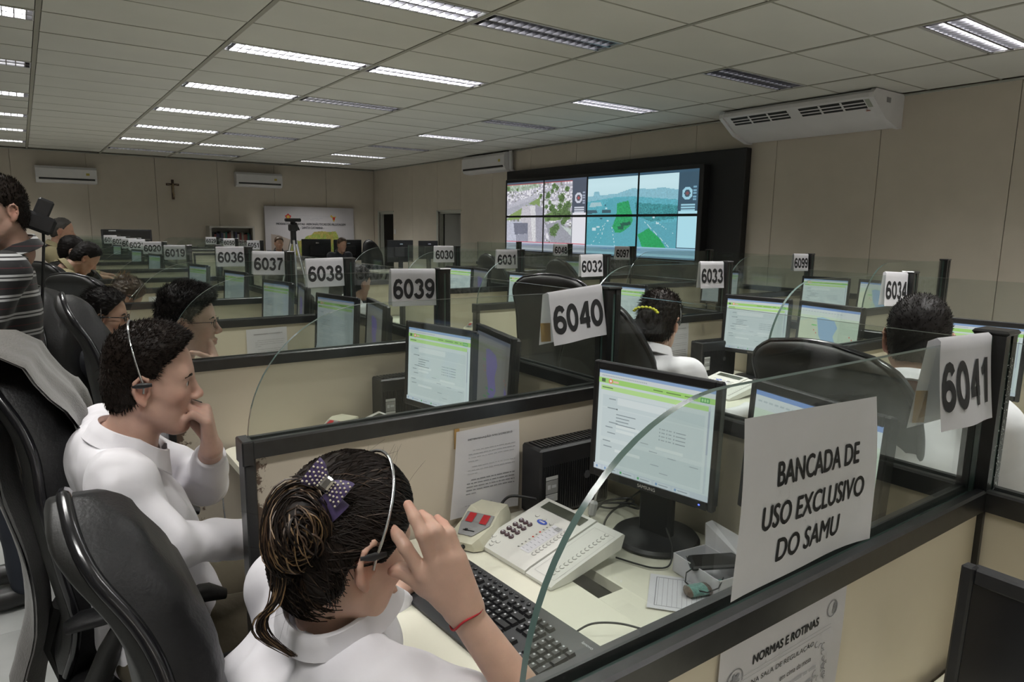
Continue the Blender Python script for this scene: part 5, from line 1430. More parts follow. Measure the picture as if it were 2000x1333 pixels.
def surface(fn, lo, hi, h):
    lo = np.asarray(lo, float); H = 4 * h
    n = np.ceil((np.asarray(hi) - lo) / H).astype(int) + 1
    ax = [lo[i] + H * (np.arange(n[i]) + .5) for i in range(3)]
    Pc = np.stack(np.meshgrid(*ax, indexing='ij'), -1).reshape(-1, 3)
    dc = fn(Pc).reshape(n)
    near = np.abs(dc) < H * 1.25
    N = n * 4
    D = np.repeat(np.repeat(np.repeat(dc, 4, 0), 4, 1), 4, 2)
    Mk = np.repeat(np.repeat(np.repeat(near, 4, 0), 4, 1), 4, 2)
    ii = np.argwhere(Mk)
    D[Mk] = fn(lo + h * (ii + .5))
    D[0] = D[-1] = 1; D[:, 0] = D[:, -1] = 1; D[:, :, 0] = D[:, :, -1] = 1
    S = D < 0
    c = np.zeros(tuple(N - 1), np.int8)
    off = [(i, j, k) for i in (0, 1) for j in (0, 1) for k in (0, 1)]
    def sl(A, o): return A[o[0]:A.shape[0] - 1 + o[0], o[1]:A.shape[1] - 1 + o[1], o[2]:A.shape[2] - 1 + o[2]]
    for o in off: c += sl(S, o)
    act = (c > 0) & (c < 8)
    idx = np.full(act.shape, -1, np.int64); ai = np.argwhere(act); idx[act] = np.arange(len(ai))
    pos = np.zeros((len(ai), 3)); cnt = np.zeros(len(ai))
    for o in off:
        for a in range(3):
            if o[a]: continue
            o2 = list(o); o2[a] = 1
            d1 = sl(D, o)[act]; d2 = sl(D, tuple(o2))[act]
            m = (d1 < 0) != (d2 < 0); t = np.where(m, d1 / (d1 - d2 + 1e-12), 0)
            q = np.tile(np.array(o, float), (len(ai), 1)); q[:, a] += t
            pos[m] += q[m]; cnt[m] += 1
    V = lo + h * (ai + .5 + pos / cnt[:, None])
    F = []
    for a in range(3):
        b, e = (a + 1) % 3, (a + 2) % 3
        s1 = [slice(1, -1)] * 3; s2 = [slice(1, -1)] * 3; s1[a] = slice(0, -1); s2[a] = slice(1, None)
        A1, A2 = S[tuple(s1)], S[tuple(s2)]; ch = np.argwhere(A1 != A2)
        if not len(ch): continue
        flip = A1[tuple(ch.T)]
        base = ch.copy(); base[:, b] += 1; base[:, e] += 1
        def cell(db, de):
            q = base.copy(); q[:, b] -= db; q[:, e] -= de; return idx[tuple(q.T)]
        quad = np.stack([cell(1, 1), cell(0, 1), cell(0, 0), cell(1, 0)], 1)
        quad[~flip] = quad[~flip][:, ::-1]
        F.append(quad)
    F = np.concatenate(F); F = F[(F >= 0).all(1)]
    return V, F


_wd = np.random.RandomState(3).normal(size=(8, 3)); _wd /= np.linalg.norm(_wd, axis=1)[:, None]; _wp = np.random.RandomState(4).rand(8) * 6.28
def wob(p, f, s=0.0):
    o = 0
    for i in range(8): o = o + np.sin(p @ _wd[i] * f * (.7 + .09 * i) + _wp[i] + s)
    return o / 5.0


_fold = np.array([[.9, .3, .2], [-.3, .5, .1], [.35, .1, .45]])


def np_mesh(name, V, F, mats, col=None, smooth=True):
    me = bpy.data.meshes.new(name); nf = len(F)
    me.vertices.add(len(V)); me.vertices.foreach_set('co', np.asarray(V, np.float32).ravel())
    me.loops.add(nf * 4); me.loops.foreach_set('vertex_index', np.asarray(F, np.int32).ravel())
    me.polygons.add(nf); me.polygons.foreach_set('loop_start', np.arange(nf, dtype=np.int32) * 4); me.polygons.foreach_set('loop_total', np.full(nf, 4, np.int32))
    me.polygons.foreach_set('use_smooth', np.ones(nf, bool))
    for m_ in (mats if isinstance(mats, (list, tuple)) else [mats]): me.materials.append(m_)
    if col is not None:
        at = me.color_attributes.new('col', 'FLOAT_COLOR', 'POINT'); a = np.ones((len(V), 4), np.float32); a[:, :3] = col; at.data.foreach_set('color', a.ravel())
    me.update(calc_edges=True); me.validate(); return me


def unit(v): v = np.asarray(v, float); return v / (np.linalg.norm(v) + 1e-12)


def head_frame(yaw, pitch, roll=0.0):
    """columns: forward, left, up"""
    cy, sy = math.cos(yaw), math.sin(yaw); f = np.array([cy, sy, 0]); l = np.array([-sy, cy, 0]); u = np.array([0, 0, 1.])
    f2 = f * math.cos(pitch) - u * math.sin(pitch); u2 = u * math.cos(pitch) + f * math.sin(pitch)
    l2 = l * math.cos(roll) + u2 * math.sin(roll); u3 = u2 * math.cos(roll) - l * math.sin(roll)
    return np.stack([f2, l2, u3], 1)


def scalp(q): return smin(ell(q, (-.008, 0, .035), (.100, .074, .090)), ell(q, (-.035, 0, -.012), (.070, .062, .072)), .03)


def head_d(q, male=True, detail=True):
    d = scalp(q)
    d = smin(d, ell(q, (.035, 0, -.035), (.056, .056, .080)), .03)
    qa = q.copy(); qa[:, 1] = np.abs(qa[:, 1])
    jw = .050 if male else .046
    d = smin(d, cap(qa, (-.008, jw, -.050), (.055, .022, -.098), .020, .016), .025)
    d = smin(d, ell(q, (.070, 0, -.100), (.021, .024 if male else .019, .018)), .02)
    d = smin(d, ell(qa, (.055, .040, -.018), (.025, .018, .018)), .02)
    d = smin(d, cap(q, (.074, -.032, .027), (.074, .032, .027), .0135, .0135) + (0 if male else .003), .02)
    d = smax(d, -ell(qa, (.094, .031, .008), (.015, .017, .0095)), .012)
    d = smin(d, ell(qa, (.0750, .031, .007), (.0130, .0140, .0115)), .004)
    d = smax(d, -ell(qa, (.0895, .0315, .0065), (.0075, .0118, .0046)), .002)
    d = smin(d, cap(q, (.084, 0, .020), (.109, 0, -.021), .0065, .0090), .014)
    d = smin(d, ell(q, (.109, 0, -.025), (.011, .0105, .009)), .008)
    d = smin(d, ell(qa, (.101, .0115, -.030), (.010, .007, .007)), .006)
    d = smin(d, ell(q, (.092, 0, -.0575), (.0105, .022, .0065)), .007)
    d = smin(d, ell(q, (.0895, 0, -.0705), (.0105, .019, .0075)), .007)
    d = smax(d, -cap(q, (.102, -.019, -.0640), (.102, .019, -.0640), .0030, .0030), .003)
    e = ell(qa, (-.010, .077, -.006), (.017, .007, .030))
    e = smax(e, -ell(qa, (-.004, .086, -.004), (.010, .007, .015)), .004)
    pts = [(.006, .078, .004), (.002, .083, .022), (-.012, .087, .029), (-.025, .088, .016), (-.026, .087, -.004), (-.016, .083, -.024), (-.004, .079, -.034)]
    for i in range(6): e = smin(e, cap(qa, pts[i], pts[i + 1], .0045, .0045 if i < 4 else .006), .004)
    e = smin(e, ell(qa, (.004, .078, -.010), (.005, .005, .007)), .003)
    return smin(d, e, .005)


FL = [(.042, .025, .021), (.046, .029, .022), (.042, .027, .022), (.033, .020, .019)]
def rot_about(v, axis, an):
    axis = unit(axis); return v * math.cos(an) + np.cross(axis, v) * math.sin(an) + axis * (axis @ v) * (1 - math.cos(an))


def hand_chain(w, F, N, thumb_side, curls=(25, 30, 20), thumb=(.6, .7, -.35), s=1.0, spread=.06, tb=(10, 20)):
    """list of capsules for a hand: w wrist, F finger direction, N normal of the back of the hand, thumb_side +1/-1 along N x F"""
    F = unit(F); N = unit(np.asarray(N, float) - F * (np.asarray(N, float) @ F)); T = np.cross(N, F) * thumb_side; w = np.asarray(w, float)
    out = []; offs = (.027, .0095, -.0085, -.0255); ln = (.088, .091, .086, .078)
    for i in range(4):
        kn = w + F * ln[i] * s + T * offs[i] * s
        out.append((w + T * offs[i] * .60 * s, kn, .0150 * s, .0118 * s, .014))
        d = rot_about(F, N, -thumb_side * 0 + 0); d = unit(F + T * spread * (1.5 - i)); p = kn
        ax = np.cross(d, N); cu = curls[i] if hasattr(curls[0], '__len__') else curls
        for j in range(3):
            d = rot_about(d, ax, -math.radians(cu[j])); q = p + d * FL[i][j] * s
            out.append((p, q, (.0094, .0086, .0078)[j] * s, (.0086, .0078, .0064)[j] * s, .004)); p = q
    b = w + F * .020 * s + T * .022 * s - N * .006 * s; d = unit(F * thumb[0] + T * thumb[1] + N * thumb[2]); p = b
    ax = np.cross(d, -unit(T * .8 + N * .6))
    for j, L_ in enumerate((.044, .033, .027)):
        if j: d = rot_about(d, ax, math.radians(tb[j - 1]))
        q = p + d * L_ * s; out.append((p, q, (.0150, .0110, .0098)[j] * s, (.0112, .0098, .0078)[j] * s, .010 if j == 0 else .004)); p = q
    return out


SKIN = {}
def skin_mat(tone):
    nm = 'skin_%d' % int(tone[0] * 1000)
    return mat(nm, tone, .46, spec=.4, noise=(45, .05), sss=.12, attr='col', bump=(320, .06, 3, .002))


M_hair = mat('dark_brown_hair', (0.013, 0.0085, 0.0065), 0.5, spec=0.18, noise=(120, .4), stretch=(1, 1, 1))
M_hairb = mat('black_hair', (0.008, 0.0065, 0.006), 0.5, spec=0.18)
M_blond = mat('blond_streak_hair', (0.20, 0.12, 0.055), 0.45)
M_hairmid = mat('mid_brown_hair', (0.06, 0.033, 0.018), 0.45)
M_grizzled = mat('grizzled_hair', (0.05, 0.045, 0.04), 0.6)
M_shirt = mat('white_shirt_cloth', (0.78, 0.76, 0.80), 0.75, bump=(11, .55, 1.5, .03), sheen=.15)
M_trouser = mat('olive_trouser_cloth', (0.085, 0.07, 0.045), 0.85, bump=(30, .3, 4, .01))
M_navy = mat('navy_cloth', (0.012, 0.014, 0.022), 0.8, bump=(24, .3, 4, .012), sheen=.2)
M_khaki = mat('khaki_cloth', (0.30, 0.26, 0.15), 0.85, bump=(24, .3, 4, .012))
M_jeans = mat('dark_denim', (0.020, 0.024, 0.036), 0.85, bump=(60, .3, 4, .006))
M_shoe = mat('black_shoe', (0.012, 0.012, 0.012), 0.4)
M_eye = mat('eye_white', (.70, .68, .66), .15); M_iris = mat('eye_iris', (.03, .02, .012), .1)


class Person:
    def __init__(s, label, base, h=.005, tone=(.47, .27, .19), male=True):
        s.base = np.array([base[0], base[1], 0.0]); s.h = h; s.tone = np.array(tone); s.male = male; s.j = {}
        s.root = thing('person', label, 'person', tuple(s.base)); s.extra = []; s.hands = []; s.sleeve = {'L': .97, 'R': .97}; s.hs = 1.0 if male else .955

    def add(s, name, V, F, m, col=None, parent=None):
        return inst(name, np_mesh(name, V - s.base, F, m, col), parent or s.root)

    def tw(s, q):   # head-local -> world
        return np.asarray(s.hc) + (np.asarray(q, float) * np.array([.90, .98, 1.0]) * s.hs) @ s.HR.T

    def hq(s, p): return (p - s.hc) @ s.HR / (s.hs * np.array([.90, .98, 1.0]))

    # ---- skeleton: dict of joints in world space
    def torso_prims(s, grow):
        J = s.j; ch, pe = np.array(J['chest']), np.array(J['pelvis']); up = unit(ch - pe); left = unit(np.array(J['SL']) - np.array(J['SR'])); fw = unit(np.cross(left, up)); up2 = np.cross(fw, left)
        R = np.stack([fw, left, up2], 1); k = s.j.get('bulk', 1.0); wd = np.linalg.norm(np.array(J['SL']) - np.array(J['SR']))
        mid = (ch + pe) / 2; sh = (np.array(J['SL']) + np.array(J['SR'])) / 2
        g = grow
        return [lambda p: ell(p, ch, (.108 * k + g, .150 * k + g, .185 + g), R), lambda p: ell(p, mid - up * .02, (.105 * k + g, .140 * k + g, .17 + g), R), lambda p: ell(p, pe, (.125 * k + g, .165 * k + g, .125 + g), R),
                lambda p: cap(p, J['SL'], J['SR'], .046 * k + g, .046 * k + g), lambda p: cap(p, sh + up * .005, s.nb - up * .015, .075 * k + g * .5, .05 * k + g * .3)]

    def skin(s):
        J = s.j; T = s.torso_prims(-.012)
        arms = []
        for sd in 'LR':
            arms += [(J['S' + sd], J['E' + sd], .044, .036, .03), (J['E' + sd], J['W' + sd], .0375, .0262 if s.male else .0245, .02)]
        s.neck_r = .056 if s.male else .047
        hb = s.tw((-.022, 0, -.055))
        def fn(p):
            d = None
            for f in T:
                e = f(p); d = e if d is None else smin(d, e, .05)
            for (a, b, ra, rb, k) in arms: d = smin(d, cap(p, a, b, ra, rb), k)
            d = smin(d, cap(p, hb, s.nb, s.neck_r * s.hs * .96, s.neck_r * 1.06), .03)
            q = s.hq(p); m = (np.abs(q) < .17).all(1)
            if m.any(): d[m] = smin(d[m], head_d(q[m], s.male) * s.hs * .92, .014)
            for ch in s.hands:
                c = ch[0][0]; m = np.linalg.norm(p - c, axis=1) < .27
                if m.any():
                    pm = p[m]; e = None; dm = d[m]
                    for (a, b, ra, rb, k) in ch:
                        v = cap(pm, a, b, ra, rb); e = v if e is None else smin(e, v, k)
                    nw = np.linalg.norm(pm - c, axis=1) < .045; d[m] = np.where(nw, smin(dm, e, .010), smin(dm, e, .0022))
            return d
        pts = [np.array(v) for k, v in J.items() if k[0] in 'SEW' and len(k) == 2] + [np.array(J['pelvis']), s.hc] + [c[1] for ch in s.hands for c in ch]
        lo = np.min(pts, 0) - .22; hi = np.max(pts, 0) + .22
        V, F = surface(fn, lo, hi, s.h)
        q = s.hq(V); col = np.tile(s.tone, (len(V), 1)); inh = (np.abs(q) < .16).all(1)
        def tint(c, rr, t, amt):
            w = np.exp(-(((np.stack([q[:, 0], np.abs(q[:, 1]), q[:, 2]], 1) - np.array(c)) / np.array(rr)) ** 2).sum(1)) * amt * inh
            col[:] = col * (1 - w[:, None]) + (s.tone * np.array(t)) * w[:, None]
        tint((.103, 0, -.064), (.012, .020, .011), (.80, .50, .52), .9); tint((.070, .042, -.030), (.03, .025, .025), (1.08, .82, .80), .5); tint((.112, 0, -.024), (.014, .012, .012), (1.08, .78, .76), .5)
        tint((-.012, .082, -.004), (.022, .012, .034), (1.10, .72, .68), .6); tint((.090, .031, .010), (.014, .018, .010), (.72, .62, .62), .6)
        if s.male: tint((.065, .0, -.095), (.05, .06, .03), (.82, .80, .82), .6); tint((.03, .05, -.07), (.04, .03, .03), (.86, .84, .86), .5)
        for ch in s.hands:
            for (a, b, ra, rb, k) in ch:
                if rb < .0078 * 1.05:
                    w = np.exp(-(np.linalg.norm(V - b, axis=1) / .014) ** 2) * .5; col = col * (1 - w[:, None]) + (s.tone * np.array((1.05, .75, .72))) * w[:, None]
        s.body = s.add('body', V, F, skin_mat(s.tone), col)

    def eyes(s):
        for sd in (-1, 1):
            c = s.tw((.0735, sd * .031, .0065)); f = s.HR[:, 0]
            V = []; Fq = []
            th = np.linspace(0, math.pi, 11); ph = np.linspace(0, 2 * math.pi, 17)[:-1]
            G = [[c + .0122 * (f * math.cos(t) + s.HR[:, 1] * math.sin(t) * math.cos(a) + s.HR[:, 2] * math.sin(t) * math.sin(a)) - s.base for a in ph] for t in th]
            e = MB().grid(G, closev=True).build('eye', M_eye, s.root, smooth=60)
            MB().lathe([(.0056, .0112), (.0050, .0119), (.002, .0124)], 14, (0, 0, 0), 'x').xf(Matrix([list(s.HR[i]) + [c[i] - s.base[i]] for i in range(3)] + [[0, 0, 0, 1]])).build('iris', M_iris, e, smooth=60)
            pts = [s.tw((x, sd * y, z)) - s.base for x, y, z in ((.0915, .012, .0225), (.0925, .024, .0265), (.0890, .036, .0270), (.0800, .047, .0215))]
            MB().tube(pts, [.0022, .0036, .0032, .0014], 7, flat=.7).build('eyebrow', s.hair_m, s.root, smooth=60)

    def cloth(s, m, grow=.014, long='LR', cut=None, name='shirt', folds=.0045, h=None, collar=True, neck_gap=.004):
        J = s.j; T = s.torso_prims(grow); arms = []
        for sd in 'LR':
            S_, E_, W_ = [np.array(J[x + sd], float) for x in 'SEW']; fr = s.sleeve[sd]
            if fr > 1e-3 and sd in long:
                arms.append((S_, E_, W_, .055 + grow * .5, .052 + grow * .3, .040 + grow * .2, fr))
            else:
                arms.append((S_, S_ + (E_ - S_) * (cut or .75), None, .056 + grow * .6, .056 + grow * .5, 0, 1))
        hb = s.tw((-.022, 0, -.055)); nb = s.nb; nup = unit(hb - nb)
        def fn(p):
            d = None
            for f in T:
                e = f(p); d = e if d is None else smin(d, e, .06)
            for (a, b, c, r0, r1, r2, fr) in arms:
                e = cap(p, a, b, r0, r1)
                if c is not None:
                    ee = b + (c - b) * fr; f2 = cap(p, b, ee, r1, r2); f2 = smax(f2, (p - ee) @ unit(c - b), .004)
                    cr = np.sin(((p - b) @ unit(c - b)) * 85) * .0032 * np.exp(-(((p - b) @ unit(c - b) - .03) / .09) ** 2); f2 = f2 + cr
                    e = smin(e, f2, .03)
                else: e = smax(e, (p - b) @ unit(b - a), .004)
                d = smin(d, e, .045)
            rd = np.abs(wob(p * np.array([1.0, .8, .55]), 30, 1.0)); d = d + folds * (wob(p, 30) * .7 + 1.3 * (.5 - rd) * (rd < .5) + .45 * wob(p * np.array([1, 1, .35]), 85, 2.0) + .75 * np.maximum(wob(p @ _fold, 52, 4.0), -.15))
            d = smax(d, -cap(p, hb, nb - nup * .03, s.neck_r * s.hs + neck_gap, s.neck_r * 1.06 + neck_gap + .004), .006)
            d = smax(d, -np.maximum(-((p - (nb + nup * .030)) @ nup), np.linalg.norm(p - nb - nup * .06, axis=1) - .105), .004)
            return d
        pts = [np.array(v) for k, v in J.items() if k[0] in 'SEW' and len(k) == 2] + [np.array(J['pelvis'])]
        V, F = surface(fn, np.min(pts, 0) - .25, np.max(pts, 0) + .25, h or s.h * 1.35)
        sh = s.add(name, V, F, m); s.shirt = sh
        if collar: s.make_collar(m, sh)
        return sh

    def make_collar(s, m, parent, r0=None, spreadf=1.0):
        hb = s.tw((-.022, 0, -.055)); nup = unit(hb - s.nb); left = unit(np.array(s.j['SL']) - np.array(s.j['SR'])); left = unit(left - nup * (left @ nup)); fw = np.cross(left, nup)
        r0 = r0 or s.neck_r * 1.06 + .009; G = []
        for i in range(41):
            a = math.radians(14 + (332) * i / 40); ca, sa = math.cos(a), math.sin(a); fr = max(0, ca)
            def pt(r_, z): return s.nb + fw * (ca * r_ * 1.08 + .004) + left * sa * r_ + nup * (z + .016 - .030 * fr) - s.base
            tip = .020 * max(0, (abs(i - 20) - 14) / 6) ** 1.5
            G.append([pt(r0 + .004, -.006), pt(r0, .018), pt(r0 + .004, .030), pt(r0 + .010, .029), pt(r0 + .017, .010), pt(r0 + .026 + tip * .4, -.008 - tip), pt(r0 + .024 + tip * .4, -.011 - tip)])
        MB().grid(G).build('collar', m, parent, smooth=60)

    def legs(s, m, seated=True, shoes=True, h=.011):
        J = s.j; pr_ = []
        pe = np.array(J['pelvis'], float)
        for sd in 'LR':
            pr_ += [(J['H' + sd], J['K' + sd], .092, .066), (J['K' + sd], J['A' + sd], .064, .050)]
        def fn(p):
            d = None
            for (a, b, ra, rb) in pr_:
                e = cap(p, a, b, ra, rb); d = e if d is None else smin(d, e, .05)
            d = smin(d, cap(p, J['HL'], J['HR'], .115, .115), .06)
            return d + .004 * wob(p, 40)
        pts = [np.array(v) for k, v in J.items() if k[0] in 'HKA' and len(k) == 2]
        V, F = surface(fn, np.min(pts, 0) - .2, np.max(pts, 0) + .2, h); s.add('trousers', V, F, m)
        if shoes:
            for sd in 'LR':
                a = np.array(J['A' + sd], float); f = unit(np.array([math.cos(J['yaw']), math.sin(J['yaw']), 0])); a[2] = .05
                V, F = surface(lambda p: smax(smin(cap(p, a - f * .03, a + f * .10, .042, .036), cap(p, a + f * .06, a + f * .16, .036, .030), .03), .004 - p[:, 2], .01), a - .3, a + .3, .012); s.add('shoe', V, F, M_shoe)

    def sit_legs(s, yaw, seat_z=.50, kx=.42, m=None, side=.09):
        f = np.array([math.cos(yaw), math.sin(yaw), 0]); l = np.array([-f[1], f[0], 0]); pe = np.array(s.j['pelvis'], float); s.j['yaw'] = yaw
        for sd, q in (('L', 1), ('R', -1)):
            hp = pe + l * q * .085 - np.array([0, 0, .03]); kn = hp + f * kx + l * q * (side - .085 + .04); kn[2] = .52; an = kn + f * .02; an[2] = .10
            s.j['H' + sd], s.j['K' + sd], s.j['A' + sd] = hp, kn, an
        s.legs(m)

    def hair_short(s, m, t=.011, top=.013, line=None, spikes=3500, noise=.0035, comb=(.2, 0, .3), length=.016, h=.0045, quiff=.0, nape=-.088):
        s.hair_m = m
        zl = [-.10, -.055, -.040, -.034, -.005, .03, .055, .085, .13]; xl = line or [-.075, -.052, -.034, -.004, .014, .022, .042, .070, .11]
        def fn(p):
            q = s.hq(p)
            tt = t + top * np.clip((q[:, 2] - .03) / .08, 0, 1) + quiff * np.exp(-((q[:, 0] - .055) / .035) ** 2 - ((q[:, 2] - .105) / .03) ** 2)
            d = scalp(q) - tt - noise * wob(q, 260) - noise * .8 * wob(q * np.array([1, .4, 1]), 520, 1.0)
            xh = np.interp(q[:, 2], zl, xl) + .004 * wob(q, 300, 3.0)
            earc = np.hypot(q[:, 0] + .006, (q[:, 2] + .004)) - .030
            d = smax(d, (q[:, 0] - xh) * .8, .006); d = np.where(np.abs(q[:, 1]) > .055, smax(d, -earc * .8, .006), d)
            d = smax(d, (nape - q[:, 2]) * .8, .01)
            return d * s.hs
        V, F = surface(fn, s.hc - .19, s.hc + .19, h); hm = np_mesh('hair', V - s.base, F, m)
        o = inst('hair', hm, s.root)
        if spikes:
            n = len(V); R = np.random.RandomState(5); ii = R.randint(0, n, spikes); q = s.hq(V[ii])
            out = unit_rows(q - np.array([-.01, 0, .02])); cd = np.array(comb) + np.stack([0 * q[:, 0], np.sign(q[:, 1]) * .1, -.9 * np.clip(-(q[:, 2] - .06) / .1, 0, 1)], 1) + R.normal(size=(spikes, 3)) * .13
            dirq = unit_rows(out * .35 + cd)
            a = V[ii] - (out @ s.HR.T) * .002; L_ = length * (.6 + .8 * R.rand(spikes))[:, None]; tip = a + (dirq @ s.HR.T) * L_; midp = (a + tip) / 2 + (out @ s.HR.T) * L_ * .12
            sp_v, sp_f = spikes_mesh(a, midp, tip, .0010); me = np_mesh('hair_locks', sp_v - s.base, sp_f, m); inst('hair_locks', me, o)
        return o


def unit_rows(a): return a / (np.linalg.norm(a, axis=1)[:, None] + 1e-9)


def spikes_mesh(a, m_, t, w):
    n = len(a); d = unit_rows(t - a); s_ = unit_rows(np.cross(d, np.array([.3, .5, .81]))); u_ = np.cross(d, s_)
    V = np.concatenate([a + s_ * w, a - s_ * w, m_ - s_ * w * .8, m_ + s_ * w * .8, t + u_ * w * .1, t - u_ * w * .1, a + u_ * w, m_ + u_ * w * .8]); k = np.arange(n)
    F = np.concatenate([np.stack([k, k + n, k + 2 * n, k + 3 * n], 1), np.stack([k + 3 * n, k + 2 * n, k + 5 * n, k + 4 * n], 1), np.stack([k, k + 3 * n, k + 7 * n, k + 6 * n], 1), np.stack([k + n, k + 6 * n, k + 7 * n, k + 2 * n], 1), np.stack([k + 7 * n, k + 3 * n, k + 4 * n, k + 5 * n], 1)])
    return V, F


M_silver = mat('silver_headband', (.75, .76, .80), .18, metal=1.0)
def headset(s, label, x0=-.035, boom=True, side=1, rad=.104, sx=-.005):
    t = thing('headset', label, 'headset', tuple(s.hc - np.array([0, 0, .0])), 0, 'telephone headsets')
    def w(q): return s.tw(q) - s.hc
    pts = []
    for a in np.linspace(-8, 188, 25):
        an = math.radians(a); y, z = math.cos(an) * (rad - .010), math.sin(an) * (rad + .026) + .012
        pts.append(w((sx + (x0 - sx) * max(0, math.sin(an)), -side * -y if False else y, z)))
    MB().tube(pts, .0026, 8, flat=1.0).build('band', M_silver, t, smooth=60)
    c = w((sx, side * .096, -.002)); MB().tube([w((sx, side * .086, .0)), w((sx, side * .102, .0))], .017, 14).build('ear_pad', M_plast, t)
    MB().tube([w((sx - .024, -side * .090, .008)), w((sx - .005, -side * .095, .012)), w((sx + .018, -side * .090, .014))], [.003, .0065, .004], 8, flat=.5, up=(0, 0, 1)).build('temple_pad', M_plast, t, smooth=60)
    if boom: MB().tube([w((sx, side * .100, -.006)), w((sx + .04, side * .098, -.035)), w((.088, side * .065, -.055)), w((.112, side * .03, -.055))], [.003, .0022, .0022, .004], 7).build('microphone_boom', M_plast, t)
    return t


def glasses(s, label, m_, thick=.0012):
    t = thing('glasses', label, 'glasses', tuple(s.hc), 0, 'pairs of glasses')
    def w(q): return s.tw(q) - s.hc
    lens = mat('lens_glass', (.9, .92, .93), .05) if False else M_glass
    for sd in (-1, 1):
        ring = [w((.101 - abs(y) * .18, sd * (.034 + y), z)) for (y, z) in [(.019 * math.copysign(abs(math.cos(a)) ** .6, math.cos(a)), .006 + .0135 * math.copysign(abs(math.sin(a)) ** .6, math.sin(a))) for a in np.linspace(0, 2 * math.pi, 25)[:-1]]]
        MB().tube(ring, thick * 1.3, 6, closed=True).build('rim', m_, t, smooth=60)
        MB().add(ring, [tuple(range(24))]).build('lens', lens, t, smooth=0)
        MB().tube([w((.096, sd * .054, .012)), w((.085, sd * .070, .014)), w((.03, sd * .080, .012)), w((-.005, sd * .082, .012)), w((-.018, sd * .082, -.004))], thick * 1.2, 6).build('temple', m_, t, smooth=60)
    MB().tube([w((.102, -.016, .010)), w((.106, 0, .013)), w((.102, .016, .010))], thick * 1.2, 6).build('bridge', m_, t, smooth=60)
    return t
# ------------------------------------------------------------------ the people themselves
M_band_red = mat('red_thread', (.42, .015, .025), .6)
def onY(px, py, Y):
    v = cam_pt(px, py, 1.0) - np.array([0, 0, CAM_H]); return v * (Y / v[1]) + np.array([0, 0, CAM_H])


# ---- woman with the bow (foreground)
p1 = Person('woman in a white shirt with a purple bow, forehead resting on her hand', (.20, 1.03), h=.0036, tone=(.60, .385, .295), male=False)
p1.HR = head_frame(r(3), r(17), r(-6)); p1.hs = 1.075; ear = cam_pt(716, 1110, .975); p1.hc = ear - (np.array([-.010, -.080, -.006]) * p1.hs) @ p1.HR.T
p1.nb = cam_pt(655, 1190, 1.065)
J = p1.j
J['SR'] = cam_pt(738, 1352, 1.0); J['SL'] = J['SR'] + np.array([-.03, .33, .03]); J['chest'] = (J['SR'] + J['SL']) / 2 + np.array([-.05, .0, -.12]); J['pelvis'] = np.array([.10, 1.10, .55]); J['bulk'] = .98
J['WR'] = cam_pt(905, 1195, 1.0); J['ER'] = cam_pt(1105, 1475, 1.01); J['EL'] = J['SL'] + np.array([.14, .05, -.24]); J['WL'] = np.array([.62, 1.26, .775])
def chain(pts, dep, rad, k=.004): return [(cam_pt(*pts[i], dep[i]), cam_pt(*pts[i + 1], dep[i + 1]), rad[i], rad[i + 1], k) for i in range(len(pts) - 1)]
hw = J['WR']; hand = []
mc = {'i': (826, 1122), 'm': (849, 1103), 'r': (873, 1092), 'p': (895, 1092)}
for kx, (a, b, dd) in {'i': (887, 1190, .990), 'm': (899, 1190, .986), 'r': (912, 1190, .985), 'p': (922, 1188, .990)}.items():
    hand.append((cam_pt(a, b, dd + .008), cam_pt(*mc[kx], dd - .002), .0175, .0132, .016))
hand += chain([(826, 1122), (791, 1069), (778, 1049), (768, 1034)], [.988, .982, .990, .998], [.0118, .0102, .0092, .0072])
hand += chain([(849, 1103), (826, 1044), (810, 1012), (797, 986)], [.984, .972, .980, .992], [.0120, .0106, .0092, .0074])
hand += chain([(873, 1092), (853, 1038), (837, 1018), (823, 1004)], [.983, .978, .996, 1.012], [.0116, .0100, .0088, .0072])
hand += chain([(895, 1092), (878, 1043), (866, 1026), (854, 1013)], [.988, .988, 1.004, 1.018], [.0108, .0092, .0080, .0066])
hand += chain([(868, 1165), (830, 1140), (800, 1122), (782, 1113), (766, 1118)], [1.0, 1.002, 1.006, 1.008, 1.008], [.020, .0165, .0115, .0100, .0078], .010)
p1.hands = [hand, hand_chain(J['WL'], (.9, .2, -.1), (0, 0, 1), -1, (15, 20, 15))]
p1.skin()
p1.sleeve = {'L': .9, 'R': 0}
p1.cloth(M_shirt, .016, cut=.97, folds=.0105, collar=False)
p1.make_collar(M_shirt, p1.shirt, .064)
p1.sit_legs(r(0), m=M_trouser)
# nails
for (px_, py_, d_, ax_) in ((770, 1037, .990, 0), (798, 989, .984, 0)):
    pass
